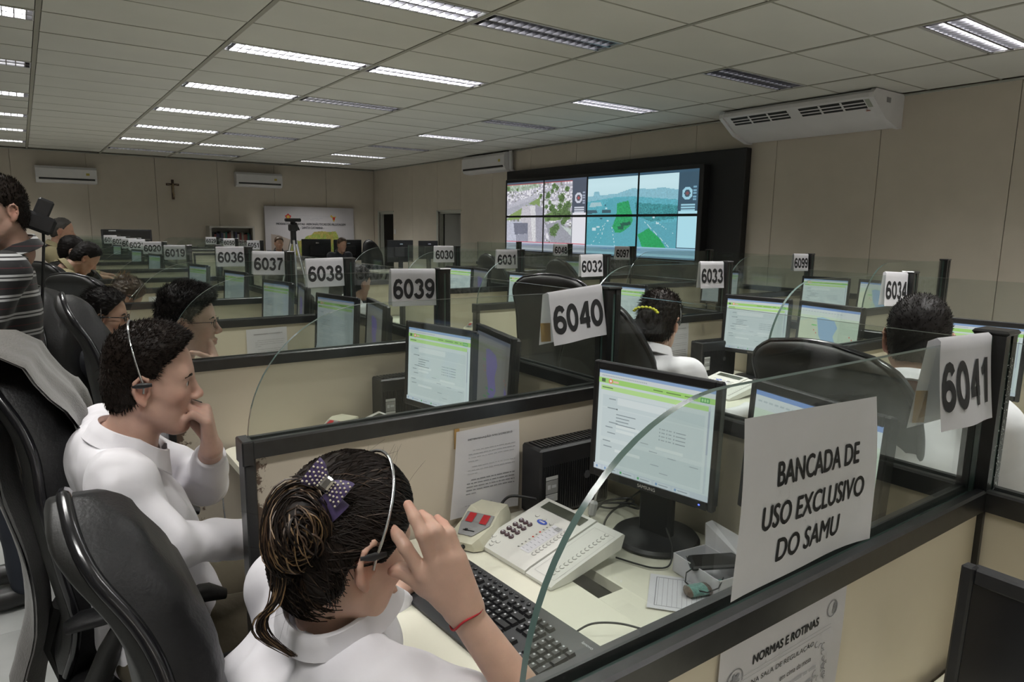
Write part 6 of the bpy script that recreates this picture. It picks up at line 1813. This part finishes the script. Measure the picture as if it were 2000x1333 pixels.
# hair: cap, combed strands, bun, loose lock
p1.hair_m = M_hair
def p1hair(p):
    q = p1.hq(p); d = scalp(q) - .013 - .0012 * wob(q * np.array([.2, 1, 1]), 700)
    xh = np.interp(q[:, 2], [-.10, -.06, -.04, -.02, .0, .03, .06, .09, .13], [-.08, -.05, -.03, -.002, .022, .050, .072, .090, .13])
    d = smax(d, (q[:, 0] - xh) * .8, .008); earc = np.hypot(q[:, 0] + .010, q[:, 2] + .018) - .028
    d = np.where(np.abs(q[:, 1]) > .05, smax(d, -earc * .8, .006), d); d = smax(d, (-.095 - q[:, 2]) * .8, .01)
    return d * p1.hs
V, F = surface(p1hair, p1.hc - .2, p1.hc + .2, .004); hairo = p1.add('hair', V, F, M_hair)
BC = np.array([-.100, -.022, .030])                      # bun centre in head space
Rr = np.random.RandomState(11)
def on_scalp(q, t=.014):
    c = np.array([-.012, 0, .015]); d = unit(q - c); lo_, hi_ = .02, .2
    for _ in range(16):
        m_ = (lo_ + hi_) / 2
        if scalp((c + d * m_)[None])[0] < t: lo_ = m_
        else: hi_ = m_
    return c + d * lo_
strands = MB()
for i in range(420):
    an = Rr.uniform(-2.55, 2.55); st = np.array([0, math.sin(an) * .09, math.cos(an) * .10 + .02])
    fx = np.interp(st[2], [-.10, -.02, .0, .03, .06, .09, .13], [-.06, -.002, .022, .050, .070, .085, .085]); a = np.array([fx - .004, st[1], st[2]])
    if abs(an) > 1.75: a[0] = -.03 - .02 * Rr.rand()
    e = BC + np.array([.035, Rr.uniform(-.03, .03), Rr.uniform(-.03, .03)]); pts = []
    mid = (a + e) / 2 + np.array([0, st[1] * .5, (st[2] - .02) * .5])
    for t_ in np.linspace(0, 1, 11):
        q = (1 - t_) ** 2 * a + 2 * t_ * (1 - t_) * mid + t_ ** 2 * e; q = on_scalp(q, .0135 + .002 * Rr.rand()) if t_ < .93 else q; pts.append(p1.tw(q) - p1.base)
    strands.tube(pts, [.0007] * 10 + [.0004], 3, caps=False, m=0 if Rr.rand() < .93 else 1)
for i in range(150):      # nape hair swept up into the bun
    a = np.array([Rr.uniform(-.085, -.02), Rr.uniform(-.062, .062), -.075 + .02 * Rr.rand()]); a = on_scalp(a, .012); e = BC + np.array([.02, Rr.uniform(-.035, .035), Rr.uniform(-.04, .0)]); pts = []
    for t_ in np.linspace(0, 1, 9):
        q = a * (1 - t_) + e * t_ + np.array([-.02, 0, 0]) * math.sin(t_ * 3.14); q = on_scalp(q, .0135 + .002 * Rr.rand()) if t_ < .8 else q; pts.append(p1.tw(q) - p1.base)
    strands.tube(pts, [.0008] * 8 + [.0004], 3, caps=False, m=0 if Rr.rand() < .85 else 1)
strands.build('hair_strands', [M_hair, M_hairmid], hairo, smooth=60)
bun = MB()
V, F = surface(lambda p: (ell(p1.hq(p), BC, (.044, .050, .056)) - .003 * wob(p1.hq(p), 150)) * p1.hs, p1.tw(BC) - .12, p1.tw(BC) + .12, .005)
buno = p1.add('hair_bun', V, F, M_hair)
for i in range(300):
    ph0 = Rr.uniform(0, 6.28); tl = Rr.uniform(-.5, .5); rr_ = np.array([.047, .053, .060]) * Rr.uniform(.97, 1.10); off = Rr.uniform(-1.35, 1.35); pts = []
    nseg = 12; arc = Rr.uniform(1.8, 4.2)
    axu = unit(np.array([.35 + .3 * Rr.normal(), 1.0, .25 * Rr.normal()])); e1 = unit(np.cross(axu, [0, 0, 1.])); e2 = np.cross(axu, e1)
    for t_ in np.linspace(0, 1, nseg):
        a = ph0 + arc * t_; q = (e1 * math.cos(a) + e2 * math.sin(a)) * math.cos(off) + axu * math.sin(off + .25 * math.sin(2 * a)); pts.append(p1.tw(BC + q * rr_) - p1.base)
    u_ = Rr.rand(); bun.tube(pts, [.0003] + [Rr.uniform(.0007, .0016)] * (nseg - 2) + [.0003], 4, caps=False, m=0 if u_ < .60 else (1 if u_ < .82 else 2))
bun.build('bun_strands', [M_hair, M_hairmid, M_blond], buno, smooth=60)
lock = MB()
main = [(572, 1060, .955), (548, 1100, .945), (547, 1140, .945), (536, 1180, .945), (508, 1212, .945), (516, 1246, .945), (572, 1282, .945)]
for i in range(60):
    w_ = Rr.normal() * 4.5; w2 = Rr.normal() * 8; pts = []
    for k, (a, b, c_) in enumerate(main):
        f_ = k / 6; pts.append(cam_pt(a + w_ * (1 - .3 * f_) + w2 * f_ * 1.2 * math.sin(k), b + Rr.normal() * 1.5, c_ + Rr.normal() * .002) - p1.base)
    Q = []
    for k in range(6):
        q0, q1, q2, q3 = pts[max(k - 1, 0)], pts[k], pts[k + 1], pts[min(k + 2, 6)]
        for t_ in (0, .34, .67): Q.append(.5 * (2 * q1 + (q2 - q0) * t_ + (2 * q0 - 5 * q1 + 4 * q2 - q3) * t_ ** 2 + (3 * q1 - q0 - 3 * q2 + q3) * t_ ** 3))
    Q.append(pts[-1]); u_ = Rr.rand(); lock.tube(Q, [.0011] * 13 + [.0010, .0008, .0006, .0005, .0004, .0003], 4, caps=False, m=0 if u_ < .5 else (1 if u_ < .8 else 2))
lock.build('loose_lock', [M_hair, M_hairmid, M_blond], hairo, smooth=60); lock = MB()
for i in range(34):      # fly-away hairs round the crown, nape and bun
    an = Rr.uniform(0, 6.28)
    if i < 18: q0 = on_scalp(np.array([Rr.uniform(-.02, .09), Rr.uniform(-.06, .06), .13]), .013)
    elif i < 28: q0 = BC + unit(Rr.normal(size=3)) * .05
    else: q0 = np.array([-.085, Rr.uniform(-.05, .03), -.07])
    d_ = unit(q0 - np.array([-.02, 0, .02])) * .5 + Rr.normal(size=3) * .4; L_ = Rr.uniform(.02, .05) if i >= 18 else Rr.uniform(.02, .04); cu = Rr.normal(size=3) * .8 + np.array([0, 0, -1.2 if i >= 28 else -.3])
    lock.tube([p1.tw(q0 + d_ * L_ * t_ + cu * L_ * t_ * t_ * .5) - p1.base for t_ in np.linspace(0, 1, 8)], [.00016] * 7 + [.00008], 3, caps=False)
lock.build('flyaway_hairs', M_hair, hairo, smooth=60)['kind'] = 'stuff'
headset(p1, 'silver headset band on the woman with the bow', x0=.028, boom=False, rad=.103, sx=-.006)
# bow
M_bow = mat('purple_satin', (.055, .035, .115), .45, noise=(120, .35), sheen=.3)
M_pearl = mat('pearl', (.75, .68, .55), .2, coat=.5)
bow = thing('hair_bow', 'purple bow hair clip with pearl dots above the bun', 'hair clip', tuple(p1.tw((-.070, -.030, .105))))
bR = np.stack([unit(p1.HR @ np.array([.35, -.75, -.45])), unit(p1.HR @ np.array([-.3, -.55, .75])), unit(p1.HR @ np.array([-.6, -.2, .75]))], 1)
ax1 = unit(cam_pt(700, 985, 1.0) - cam_pt(610, 915, 1.0)); axn = unit(-AX_F + .25 * AX_U); axn = unit(axn - ax1 * (axn @ ax1)); ax2 = np.cross(axn, ax1)
bow.location = tuple(cam_pt(640, 944, .955)); bl = lambda a, b, c: (ax1 * a + ax2 * b + axn * c) * .70
def lobe(sg):
    G = []
    for t_ in np.linspace(0, 1, 9):
        wv = .010 + .021 * math.sin(min(1, t_ * 1.1) * 1.45); row = []
        for k in np.linspace(0, 2 * math.pi, 15)[:-1]: row.append(bl(sg * (.004 + .040 * t_), wv * math.cos(k), (.006 + .004 * t_) * math.sin(k) + .004))
        G.append(row)
    return MB().grid(G, closev=True).add(G[-1], [tuple(range(14))]).build('loop', M_bow, bow, smooth=50)
l1, l2 = lobe(-1), lobe(1)
MB().tube([bl(.008, -.026, .004), bl(.030, -.030, .0), bl(.058, -.034, -.006)], [.010, .016, .018], 10, flat=.3, up=tuple(ax2)).build('tail', M_bow, bow, smooth=50)
MB().box(-.007, .007, -.010, .010, .002, .014, c=.003).xf(Matrix([[ax1[i], ax2[i], axn[i], 0] for i in range(3)] + [[0, 0, 0, 1]])).build('clasp', M_alu, bow)
pm = MB().lathe([(.0004, -.0017), (.0014, -.001), (.0018, 0), (.0014, .001), (.0004, .0017)], 8).mesh('pearl', M_pearl)
for sg, lo_ in ((-1, l1), (1, l2)):
    for i in range(5):
        for k in range(-2, 3):
            t_ = .2 + i * .18; wv = .010 + .021 * math.sin(min(1, t_ * 1.1) * 1.45); yy = k * wv * .38 + (.002 if i % 2 else -.002)
            if abs(yy) < wv * .92: inst('pearl', pm, lo_, tuple(bl(sg * (.004 + .040 * t_), yy, .004 + (.007 + .004 * t_) * math.sqrt(max(0.05, 1 - (yy / wv) ** 2)))))
br = thing('bracelet', 'red thread bracelet on the raised wrist', 'bracelet', tuple(cam_pt(911, 1201, 1.0)))
fa = unit(J['ER'] - J['WR']); f1 = unit(np.cross(fa, AX_F)); f2 = np.cross(fa, f1)
MB().tube([(f1 * math.cos(a) + f2 * math.sin(a)) * .0292 + fa * .003 * math.sin(3 * a) + (AX_F * .0) for a in np.linspace(0, 6.2832, 29)[:-1]], .0016, 6, closed=True).build('thread', M_band_red, br, smooth=60)

# ---- man in the white shirt, fist at his mouth
p2 = Person('man in a white shirt with a silver headset, fist at his mouth', (.15, 1.78), h=.0036, tone=(.56, .355, .28))
p2.HR = head_frame(r(-16), r(5), r(0)); p2.hc = onY(276, 766, 1.645) - (np.array([-.010, -.080, -.004])) @ p2.HR.T
p2.nb = p2.tw((-.055, 0, -.150)); J = p2.j
J['SR'] = onY(240, 945, 1.585); J['SL'] = J['SR'] + np.array([.0, .36, .02]); J['chest'] = np.array([p2.nb[0] + .01, 1.77, p2.nb[2] - .22]); J['pelvis'] = np.array([.21, 1.80, .56]); J['bulk'] = 1.04
J['ER'] = onY(330, 1065, 1.53); J['WR'] = onY(510, 1050, 1.67); J['EL'] = onY(400, 945, 1.90); J['WL'] = onY(413, 876, 1.705)
hl = hand_chain(J['WL'] + np.array([0, -.003, .0]), (-.12, -.12, 1), (1, -.25, .1), -1, ((58, 72, 40), (54, 72, 40), (50, 72, 40), (46, 72, 40)), thumb=(.8, .15, -.5), s=1.06, spread=.03)
p2.hands = [hl, hand_chain(J['WR'], (1, .1, -.15), (0, 0, 1), 1, (25, 30, 20))]
p2.sleeve = {'L': .88, 'R': .97}; p2.skin(); p2.cloth(M_shirt, .017, folds=.0090); p2.sit_legs(r(0), m=M_trouser)
p2.hair_short(M_hair, t=.006, top=.010, spikes=7000, quiff=.010, noise=.0014, comb=(.45, 0, .10), length=.012, nape=-.080, line=[-.075, -.052, -.034, -.004, .012, .018, .036, .064, .10]); p2.eyes()
headset(p2, 'silver headset band on the man with the fist at his mouth', x0=-.055, rad=.102)

# ---- young man with glasses, chin in hand
p3 = Person('young man with glasses and thick dark hair, chin resting in his hand', (.42, 2.88), h=.0042, tone=(.62, .43, .35))
p3.hs = 1.06; p3.HR = head_frame(r(-20), r(2)); p3.hc = onY(357, 640, 2.735) - np.array([-.010, -.080, -.004]) @ p3.HR.T
p3.nb = p3.tw((-.060, 0, -.150)); J = p3.j
J['SR'] = p3.nb + np.array([-.02, -.18, -.055]); J['SL'] = p3.nb + np.array([-.0, .18, -.055]); J['chest'] = p3.nb + np.array([-.05, 0, -.22]); J['pelvis'] = np.array([.22, 2.90, .55]); J['bulk'] = .98
J['WR'] = onY(424, 716, 2.74); J['ER'] = J['WR'] + np.array([.05, -.02, -.21]); J['EL'] = J['SL'] + np.array([.12, .04, -.25]); J['WL'] = np.array([.62, 3.1, .78])
p3.hands = [hand_chain(J['WR'], (-.18, .38, .9), (.95, .0, .2), 1, ((12, 30, 20), (15, 32, 20), (20, 36, 20), (26, 40, 20)), thumb=(.55, .75, -.75), s=.98), hand_chain(J['WL'], (1, .1, -.1), (0, 0, 1), -1)]
p3.sleeve = {'L': .95, 'R': .80}; p3.skin(); p3.cloth(M_shirt, .014); p3.sit_legs(0, m=M_trouser)
p3.hair_short(M_hairb, t=.013, top=.014, spikes=6000, quiff=.008, noise=.0018, comb=(.30, 0, -.05), length=.018, nape=-.092, line=[-.07, -.050, -.032, -.002, .012, .022, .046, .080, .12]); p3.eyes()
glasses(p3, 'thin dark rimmed glasses on the young man with chin in hand', mat('dark_glasses_metal', (.02, .02, .022), .25, metal=.6), .0010)

# ---- woman in the navy jacket
p4 = Person('woman in a navy jacket with dark glasses and tied-back hair', (.22, 3.95), h=.0050, tone=(.42, .265, .19), male=False)
p4.hs = 1.01; p4.HR = head_frame(r(-16), r(6)); p4.hc = onY(196, 626, 3.80) - (np.array([-.010, -.080, -.004]) * p4.hs) @ p4.HR.T
p4.nb = p4.tw((-.050, 0, -.150)); J = p4.j
J['SR'] = p4.nb + np.array([-.02, -.165, -.05]); J['SL'] = p4.nb + np.array([0, .165, -.05]); J['chest'] = p4.nb + np.array([-.05, 0, -.21]); J['pelvis'] = np.array([.16, 3.97, .52]); J['bulk'] = .98
J['WR'] = onY(262, 665, 3.85); J['ER'] = J['WR'] + np.array([.03, -.05, -.22]); J['EL'] = J['SL'] + np.array([.12, .04, -.25]); J['WL'] = np.array([.62, 4.1, .78])
p4.hands = [hand_chain(J['WR'], (-.35, .15, .9), (.9, -.1, .3), 1, (55, 60, 40), s=.92), hand_chain(J['WL'], (1, .1, -.1), (0, 0, 1), -1, s=.92)]
p4.skin(); p4.cloth(M_navy, .018, name='jacket', folds=.006); p4.make_collar(M_navy, p4.shirt, .068)
wl = MB(); hb_ = p4.tw((-.022, 0, -.055)); nu_ = unit(hb_ - p4.nb); wl.tube([p4.nb + np.array([math.cos(a) * .082, math.sin(a) * .072, .032 - .03 * max(0, math.cos(a))]) - p4.base for a in np.linspace(.5, 5.78, 24)], .0035, 6); wl.build('white_piping', M_shirt, p4.shirt, smooth=60)
p4.sit_legs(0, m=M_navy)
p4.hair_short(M_hairb, t=.016, top=.008, spikes=2500, comb=(-.6, 0, .0), length=.022, line=[-.06, -.042, -.030, -.006, .006, .022, .044, .070, .11], nape=-.10)
V, F = surface(lambda p: (ell(p4.hq(p), (-.105, 0, -.02), (.045, .05, .05)) - .004 * wob(p4.hq(p), 130)) * p4.hs, p4.hc - .22, p4.hc + .22, .007); p4.add('hair_bun', V, F, M_hairb); p4.eyes()
glasses(p4, 'thick black glasses on the woman in the navy jacket', mat('black_acetate', (.008, .008, .009), .25), .0020)
headset(p4, 'silver headset band on the woman in the navy jacket', x0=-.02, boom=False)
o = MB().lathe([(.0008, -.003), (.003, -.002), (.0036, 0), (.003, .002), (.0008, .003)], 10).build('earring', M_pearl, None, tuple(p4.tw((-.004, -.084, -.036)))); tag(o, 'small pearl earring on the woman in the navy jacket', 'earring')

# ---- woman with the blond topknot, bent over
p5 = Person('woman with a blond topknot bent over her desk', (.28, 5.0), h=.007, tone=(.52, .32, .24), male=False)
p5.HR = head_frame(r(8), r(34)); p5.hc = onY(247, 582, 4.95); p5.nb = p5.tw((-.075, 0, -.125)); J = p5.j
J['SR'] = p5.nb + np.array([-.03, -.16, -.05]); J['SL'] = p5.nb + np.array([-.03, .16, -.05]); J['chest'] = p5.nb + np.array([-.09, 0, -.19]); J['pelvis'] = np.array([.12, 5.0, .50])
for sd, q in (('R', -1), ('L', 1)): J['E' + sd] = J['S' + sd] + np.array([.13, q * .04, -.22]); J['W' + sd] = J['E' + sd] + np.array([.22, -q * .06, .0])
p5.hands = [hand_chain(J['W' + sd], (1, 0, -.1), (0, 0, 1), 1 if sd == 'R' else -1, s=.92) for sd in 'RL']
p5.skin(); p5.cloth(M_navy, .015, name='jacket'); p5.sit_legs(0, m=M_navy)
p5.hair_short(M_hairmid, t=.014, top=.006, spikes=1500, comb=(-.6, 0, .1), length=.02, line=[-.05, -.03, -.02, .012, .024, .050, .070, .090, .13], nape=-.10)
V, F = surface(lambda p: (ell(p5.hq(p), (-.085, 0, .10), (.040, .042, .036)) - .006 * wob(p5.hq(p), 110)) * p5.hs, p5.hc - .25, p5.hc + .25, .007); kn_ = p5.add('topknot', V, F, M_hairmid)
sp = MB()
for i in range(90):
    q0 = np.array([-.085, 0, .10]) + unit(Rr.normal(size=3)) * .036; d_ = unit(q0 - np.array([-.07, 0, .07]) + Rr.normal(size=3) * .02); sp.tube([p5.tw(q0 + d_ * L_) - p5.base for L_ in (-.01, .012, .03)], [.0025, .0018, .0004], 4, caps=False)
sp.build('topknot_ends', M_blond, kn_, smooth=60)
headset(p5, 'silver headset band on the woman with the blond topknot', x0=.03, boom=False)

# ---- woman with the yellow hair clip (second row)
p6 = Person('woman in a white shirt with a yellow hair clip, seen from behind', (2.0, 1.95), h=.0055, tone=(.56, .36, .27), male=False)
p6.HR = head_frame(r(16), r(6)); p6.hc = onY(1290, 630, 1.93) + np.array([0, 0, .0]); p6.nb = p6.tw((-.045, 0, -.145)); J = p6.j
J['SR'] = p6.nb + np.array([.02, -.165, -.05]); J['SL'] = p6.nb + np.array([-.03, .165, -.05]); J['chest'] = p6.nb + np.array([-.05, 0, -.2]); J['pelvis'] = np.array([1.98, 1.98, .54])
for sd, q in (('R', -1), ('L', 1)): J['E' + sd] = J['S' + sd] + np.array([.16, q * .05, -.22]); J['W' + sd] = J['E' + sd] + np.array([.24, -q * .02, .02])
p6.hands = [hand_chain(J['W' + sd], (1, 0, -.1), (0, 0, 1), 1 if sd == 'R' else -1, s=.92) for sd in 'RL']
p6.skin(); p6.cloth(M_shirt, .014); p6.sit_legs(0, m=M_trouser)
p6.hair_short(M_hair, t=.014, top=.007, spikes=2500, comb=(-.7, 0, -.1), length=.022, line=[-.06, -.035, -.022, .006, .020, .048, .068, .088, .13], nape=-.10)
V, F = surface(lambda p: (ell(p6.hq(p), (-.112, .01, .010), (.040, .052, .045)) - .005 * wob(p6.hq(p), 130)) * p6.hs, p6.hc - .25, p6.hc + .25, .006); p6.add('hair_bun', V, F, M_hair)
headset(p6, 'silver headset band on the woman with the yellow hair clip', x0=.02, boom=False)
M_yel = mat('yellow_plastic', (.62, .62, .04), .35)
hc_ = thing('hair_clip', 'yellow beaded clip in a dark bun', 'hair clip', tuple(p6.tw((-.125, .0, .05))))
bdm = MB().lathe([(.001, -.006), (.006, -.004), (.008, 0), (.006, .004), (.001, .006)], 8).mesh('bead', M_yel)
for i in range(9):
    a = math.radians(-75 + 150 * i / 8); q = np.array([-.112, .01, .010]) + np.array([-.030, math.sin(a) * .056, .028 + math.cos(a) * .024]); inst('bead', bdm, hc_, tuple(p6.tw(q) - np.array(hc_.location)))

# ---- man with cropped hair (second row, right)
p7 = Person('man with cropped dark hair in a white shirt, seen from behind', (1.95, .93), h=.0065, tone=(.45, .26, .19))
p7.HR = head_frame(r(22), r(12)); p7.hc = onY(1792, 668, .90); p7.nb = p7.tw((-.055, 0, -.148)); J = p7.j
J['SR'] = p7.nb + np.array([.06, -.185, -.06]); J['SL'] = p7.nb + np.array([-.06, .185, -.06]); J['chest'] = p7.nb + np.array([-.06, 0, -.22]); J['pelvis'] = np.array([1.88, .93, .55]); J['bulk'] = 1.08
for sd, q in (('R', -1), ('L', 1)): J['E' + sd] = J['S' + sd] + np.array([.16, q * .06, -.23]); J['W' + sd] = J['E' + sd] + np.array([.24, -q * .02, .02])
p7.hands = [hand_chain(J['W' + sd], (1, 0, -.1), (0, 0, 1), 1 if sd == 'R' else -1) for sd in 'RL']
p7.sleeve = {'L': 0, 'R': 0}; p7.skin(); p7.cloth(M_shirt, .018, cut=.8); p7.sit_legs(0, m=M_jeans)
p7.hair_short(M_hairb, t=.007, top=.007, spikes=2500, noise=.0015, length=.008, nape=-.070)

# ---- cameraman standing at the left edge
p8 = Person('standing man in a black polo shirt with white double stripes', (-.05, 3.32), h=.0060, tone=(.44, .28, .22))
p8.HR = head_frame(r(212), r(5)); p8.hc = onY(27, 416, 3.24) - np.array([-.010, .080, -.004]) @ p8.HR.T; p8.nb = p8.tw((-.060, 0, -.150)); J = p8.j
p8.nb = p8.hc + np.array([.045, .035, -.150]); J['SR'] = p8.nb + np.array([-.05, .19, -.07]); J['SL'] = p8.nb + np.array([-.03, -.19, -.07]); J['chest'] = p8.nb + np.array([-.07, 0, -.24]); J['pelvis'] = p8.nb + np.array([-.08, 0, -.62]); J['bulk'] = 1.15
J['EL'] = J['SL'] + np.array([-.12, -.05, -.26]); J['WL'] = J['EL'] + np.array([-.20, .06, .12]); J['ER'] = J['SR'] + np.array([-.20, .05, -.20]); J['WR'] = J['ER'] + np.array([-.06, -.02, .22])
p8.hands = [hand_chain(J['WL'], (-1, .1, .3), (0, -.6, .8), 1, (40, 50, 30)), hand_chain(J['WR'], (-.6, 0, .8), (0, .6, .6), -1, (40, 50, 30))]
p8.sleeve = {'L': 0, 'R': 0}; p8.skin()
def striped():
    m = mat('striped_polo', (.012, .012, .014), .8, sheen=.2); nt = m.node_tree; b = nt.nodes['Principled BSDF']; L = nt.links.new
    tc = nt.nodes.new('ShaderNodeTexCoord'); sp_ = nt.nodes.new('ShaderNodeSeparateXYZ'); L(tc.outputs['Object'], sp_.inputs[0])
    def M_(op, a, b_=None):
        n = nt.nodes.new('ShaderNodeMath'); n.operation = op
        for i, x in enumerate((a, b_)):
            if x is None: continue
            if isinstance(x, (int, float)): n.inputs[i].default_value = x
            else: L(x, n.inputs[i])
        return n.outputs[0]
    z = M_('MODULO', M_('ADD', sp_.outputs[2], .012), .074)
    s1 = M_('LESS_THAN', M_('ABSOLUTE', M_('SUBTRACT', z, .010)), .0042); s2 = M_('LESS_THAN', M_('ABSOLUTE', M_('SUBTRACT', z, .024)), .0042); s3 = M_('LESS_THAN', M_('ABSOLUTE', M_('SUBTRACT', z, .052)), .0012)
    w = M_('MAXIMUM', s1, s2); mx = nt.nodes.new('ShaderNodeMix'); mx.data_type = 'RGBA'; L(w, mx.inputs[0]); mx.inputs[6].default_value = (.012, .012, .014, 1); mx.inputs[7].default_value = (.55, .55, .56, 1)
    m2 = nt.nodes.new('ShaderNodeMix'); m2.data_type = 'RGBA'; L(s3, m2.inputs[0]); L(mx.outputs[2], m2.inputs[6]); m2.inputs[7].default_value = (.10, .012, .018, 1); L(m2.outputs[2], b.inputs['Base Color']); return m
M_striped = striped()
p8.cloth(M_striped, .016, cut=.80, name='polo_shirt', folds=.004)
J['yaw'] = math.pi
for sd, q in (('R', 1), ('L', -1)): J['H' + sd] = J['pelvis'] + np.array([0, q * .09, -.06]); J['K' + sd] = np.array([J['pelvis'][0] - .02, J['pelvis'][1] + q * .11, .50]); J['A' + sd] = np.array([J['pelvis'][0], J['pelvis'][1] + q * .12, .10])
p8.legs(M_jeans)
p8.hair_short(M_hair, t=.009, top=.008, spikes=3500, noise=.002, length=.012, nape=-.085); p8.eyes()
vc = thing('video_camera', 'black shoulder video camera behind the head of the striped-shirt man', 'camera', tuple(onY(40, 422, 3.52)), r(180)); vc.scale = (.62, .62, .62)
MB().box(-.20, .24, -.07, .07, -.06, .06, c=.02).build('body', M_plast, vc, (0, 0, 0), (0, r(-24), 0)); MB().box(-.145, -.05, -.05, .05, -.015, .165, c=.012).build('battery', M_plast, vc, (0, 0, 0), (0, r(-24), 0))
MB().lathe([(.045, 0), (.05, .10), (.06, .16)], 16, (.24, 0, 0), 'x').build('lens', M_plast, vc, (0, 0, 0), (0, r(-24), 0)); MB().box(-.152, -.149, .02, .032, .02, .03).build('tally_light', M_led, vc, (0, 0, 0), (0, r(-24), 0))
cable('black cable looping from the video camera battery', [tuple(onY(a, b, 3.52)) for a, b in ((66, 440), (74, 434), (82, 440), (85, 470), (84, 530), (82, 600))], .006, M_cable)

# ---- smaller, farther people
def far_person(label, px, py, Y, yaw, pitch, m, hairm, h=.011, lean=0.0, shortsl=False, tone=(.46, .28, .2), standing=False, male=True, size=1.0, t=.010):
    p = Person(label, (0, 0), h=h, tone=tone, male=male); hc = onY(px, py, Y); p.base = np.array([hc[0], hc[1], 0]); p.root.location = tuple(p.base); p.hc = hc; p.HR = head_frame(yaw, pitch); f = np.array([math.cos(yaw), math.sin(yaw), 0]); l = np.array([-f[1], f[0], 0])
    p.nb = p.tw((-.055, 0, -.148)); J = p.j
    J['SR'] = p.nb - l * .18 + np.array([0, 0, -.055]) - f * .02; J['SL'] = p.nb + l * .18 + np.array([0, 0, -.055]) - f * .02; J['chest'] = p.nb - f * (.05 + lean * .25) + np.array([0, 0, -.22 + .1 * lean]); J['pelvis'] = p.nb - f * (.10 + lean * .5) + np.array([0, 0, -.52 + .15 * lean])
    if not standing: J['pelvis'][2] = max(.5, J['pelvis'][2])
    for sd, q in (('R', -1), ('L', 1)): J['E' + sd] = J['S' + sd] + f * .14 + l * q * .04 + np.array([0, 0, -.23]); J['W' + sd] = J['E' + sd] + f * .22 - l * q * .03 + np.array([0, 0, .02])
    p.hands = [hand_chain(J['W' + sd], f - np.array([0, 0, .1]), (0, 0, 1), 1 if sd == 'R' else -1) for sd in 'RL']
    if shortsl: p.sleeve = {'L': 0, 'R': 0}
    p.skin(); p.cloth(m, .016, cut=.8, h=h * 1.2)
    if standing:
        J['yaw'] = yaw
        for sd, q in (('R', -1), ('L', 1)): J['H' + sd] = J['pelvis'] + l * q * .09 - np.array([0, 0, .05]); k_ = J['pelvis'] + l * q * .1 + f * .03; k_[2] = .5; J['K' + sd] = k_; a_ = J['pelvis'] + l * q * .1; a_[2] = .1; J['A' + sd] = a_
        p.legs(M_trouser, h=.015)
    else: p.sit_legs(yaw, m=M_trouser)
    p.hair_short(hairm, t=t, top=t * .8, spikes=0, h=.007); p.eyes() if h < .01 else None
    return p


pa = far_person('balding man in a khaki shirt leaning over the far desks', 122, 453, 7.6, r(-8), r(6), M_khaki, M_grizzled, lean=1.15, standing=True, t=.003)
pb = far_person('man in khaki with a black headset at the far left', 141, 492, 7.0, r(0), r(8), M_khaki, M_hairb, tone=(.55, .40, .33))
pc = far_person('person with dark hair bowed low behind a broad chair back', 166, 506, 6.35, r(5), r(40), M_khaki, M_hairb)
pd = far_person('blond man half hidden behind a dark monitor left of the map', 545, 476, 13.4, r(-95), r(5), M_navy, M_hairmid)
pe_ = far_person('man with glasses half hidden behind a dark monitor right of the map', 668, 479, 12.1, r(-80), r(10), M_navy, M_hairmid)
pf = far_person('person in white half hidden behind the post of sign 6038', 700, 555, 4.75, r(15), r(8), M_shirt, M_hairb, h=.009)
chair('black chair behind the man right of the map', 5.55, 12.55, r(-80))

# ---- grey jacket over the chair of the man in white
c2x, c2y, c2a, c2s = .010, 1.95, r(-5), .985
M_jack = mat('grey_wool', (.115, .108, .10), .9, noise=(30, .12), bump=(180, .4, 4, .004), sheen=.25)
jk = thing('grey_jacket', 'grey jacket draped over the high-back chair at the left edge', 'jacket', (c2x, c2y, 0), c2a)
path = []
for z in np.linspace(.78, 1.255, 14): path.append((chair_profile(z)[0] + .090 + .010 * math.sin(z * 18), z * c2s))
path += [(-.060, 1.288 * c2s), (-.110, 1.292 * c2s), (-.150, 1.255 * c2s)]
for z in np.linspace(1.15, .52, 18): path.append((chair_profile(max(z, .5))[0] - .075 - .035 * (1.15 - z) - .012 * math.sin(z * 14), z * c2s))
G = []
for i, (x_, z_) in enumerate(path):
    row = []; f_ = i / (len(path) - 1)
    for k, t_ in enumerate(np.linspace(-.80, 1.06, 33)):
        w_ = .235 + .04 * abs(f_ - .45); fold = .014 * math.sin(t_ * 6 + f_ * 5) * min(1, abs(f_ - .42) * 4) + .002 * math.sin(t_ * 14 + f_ * 9)
        drop = .0
        if f_ > .55: drop = -.10 * (f_ - .55) / .45 * (1 + math.sin(t_ * 4.2 + .8))
        sag = -.030 * max(0, abs(t_) - .75) * 4 * (1 if .3 < f_ < .55 else .3)
        row.append((x_ + (fold if f_ < .45 else -fold), w_ * t_, z_ + drop + sag))
    G.append(row)
G = np.array(G); G2 = G.copy(); G2[..., 0] += np.where(np.arange(len(path))[:, None] < 16, -.006, .006); MB().grid(G).grid(G2[:, ::-1]).build('cloth', M_jack, jk, smooth=70)
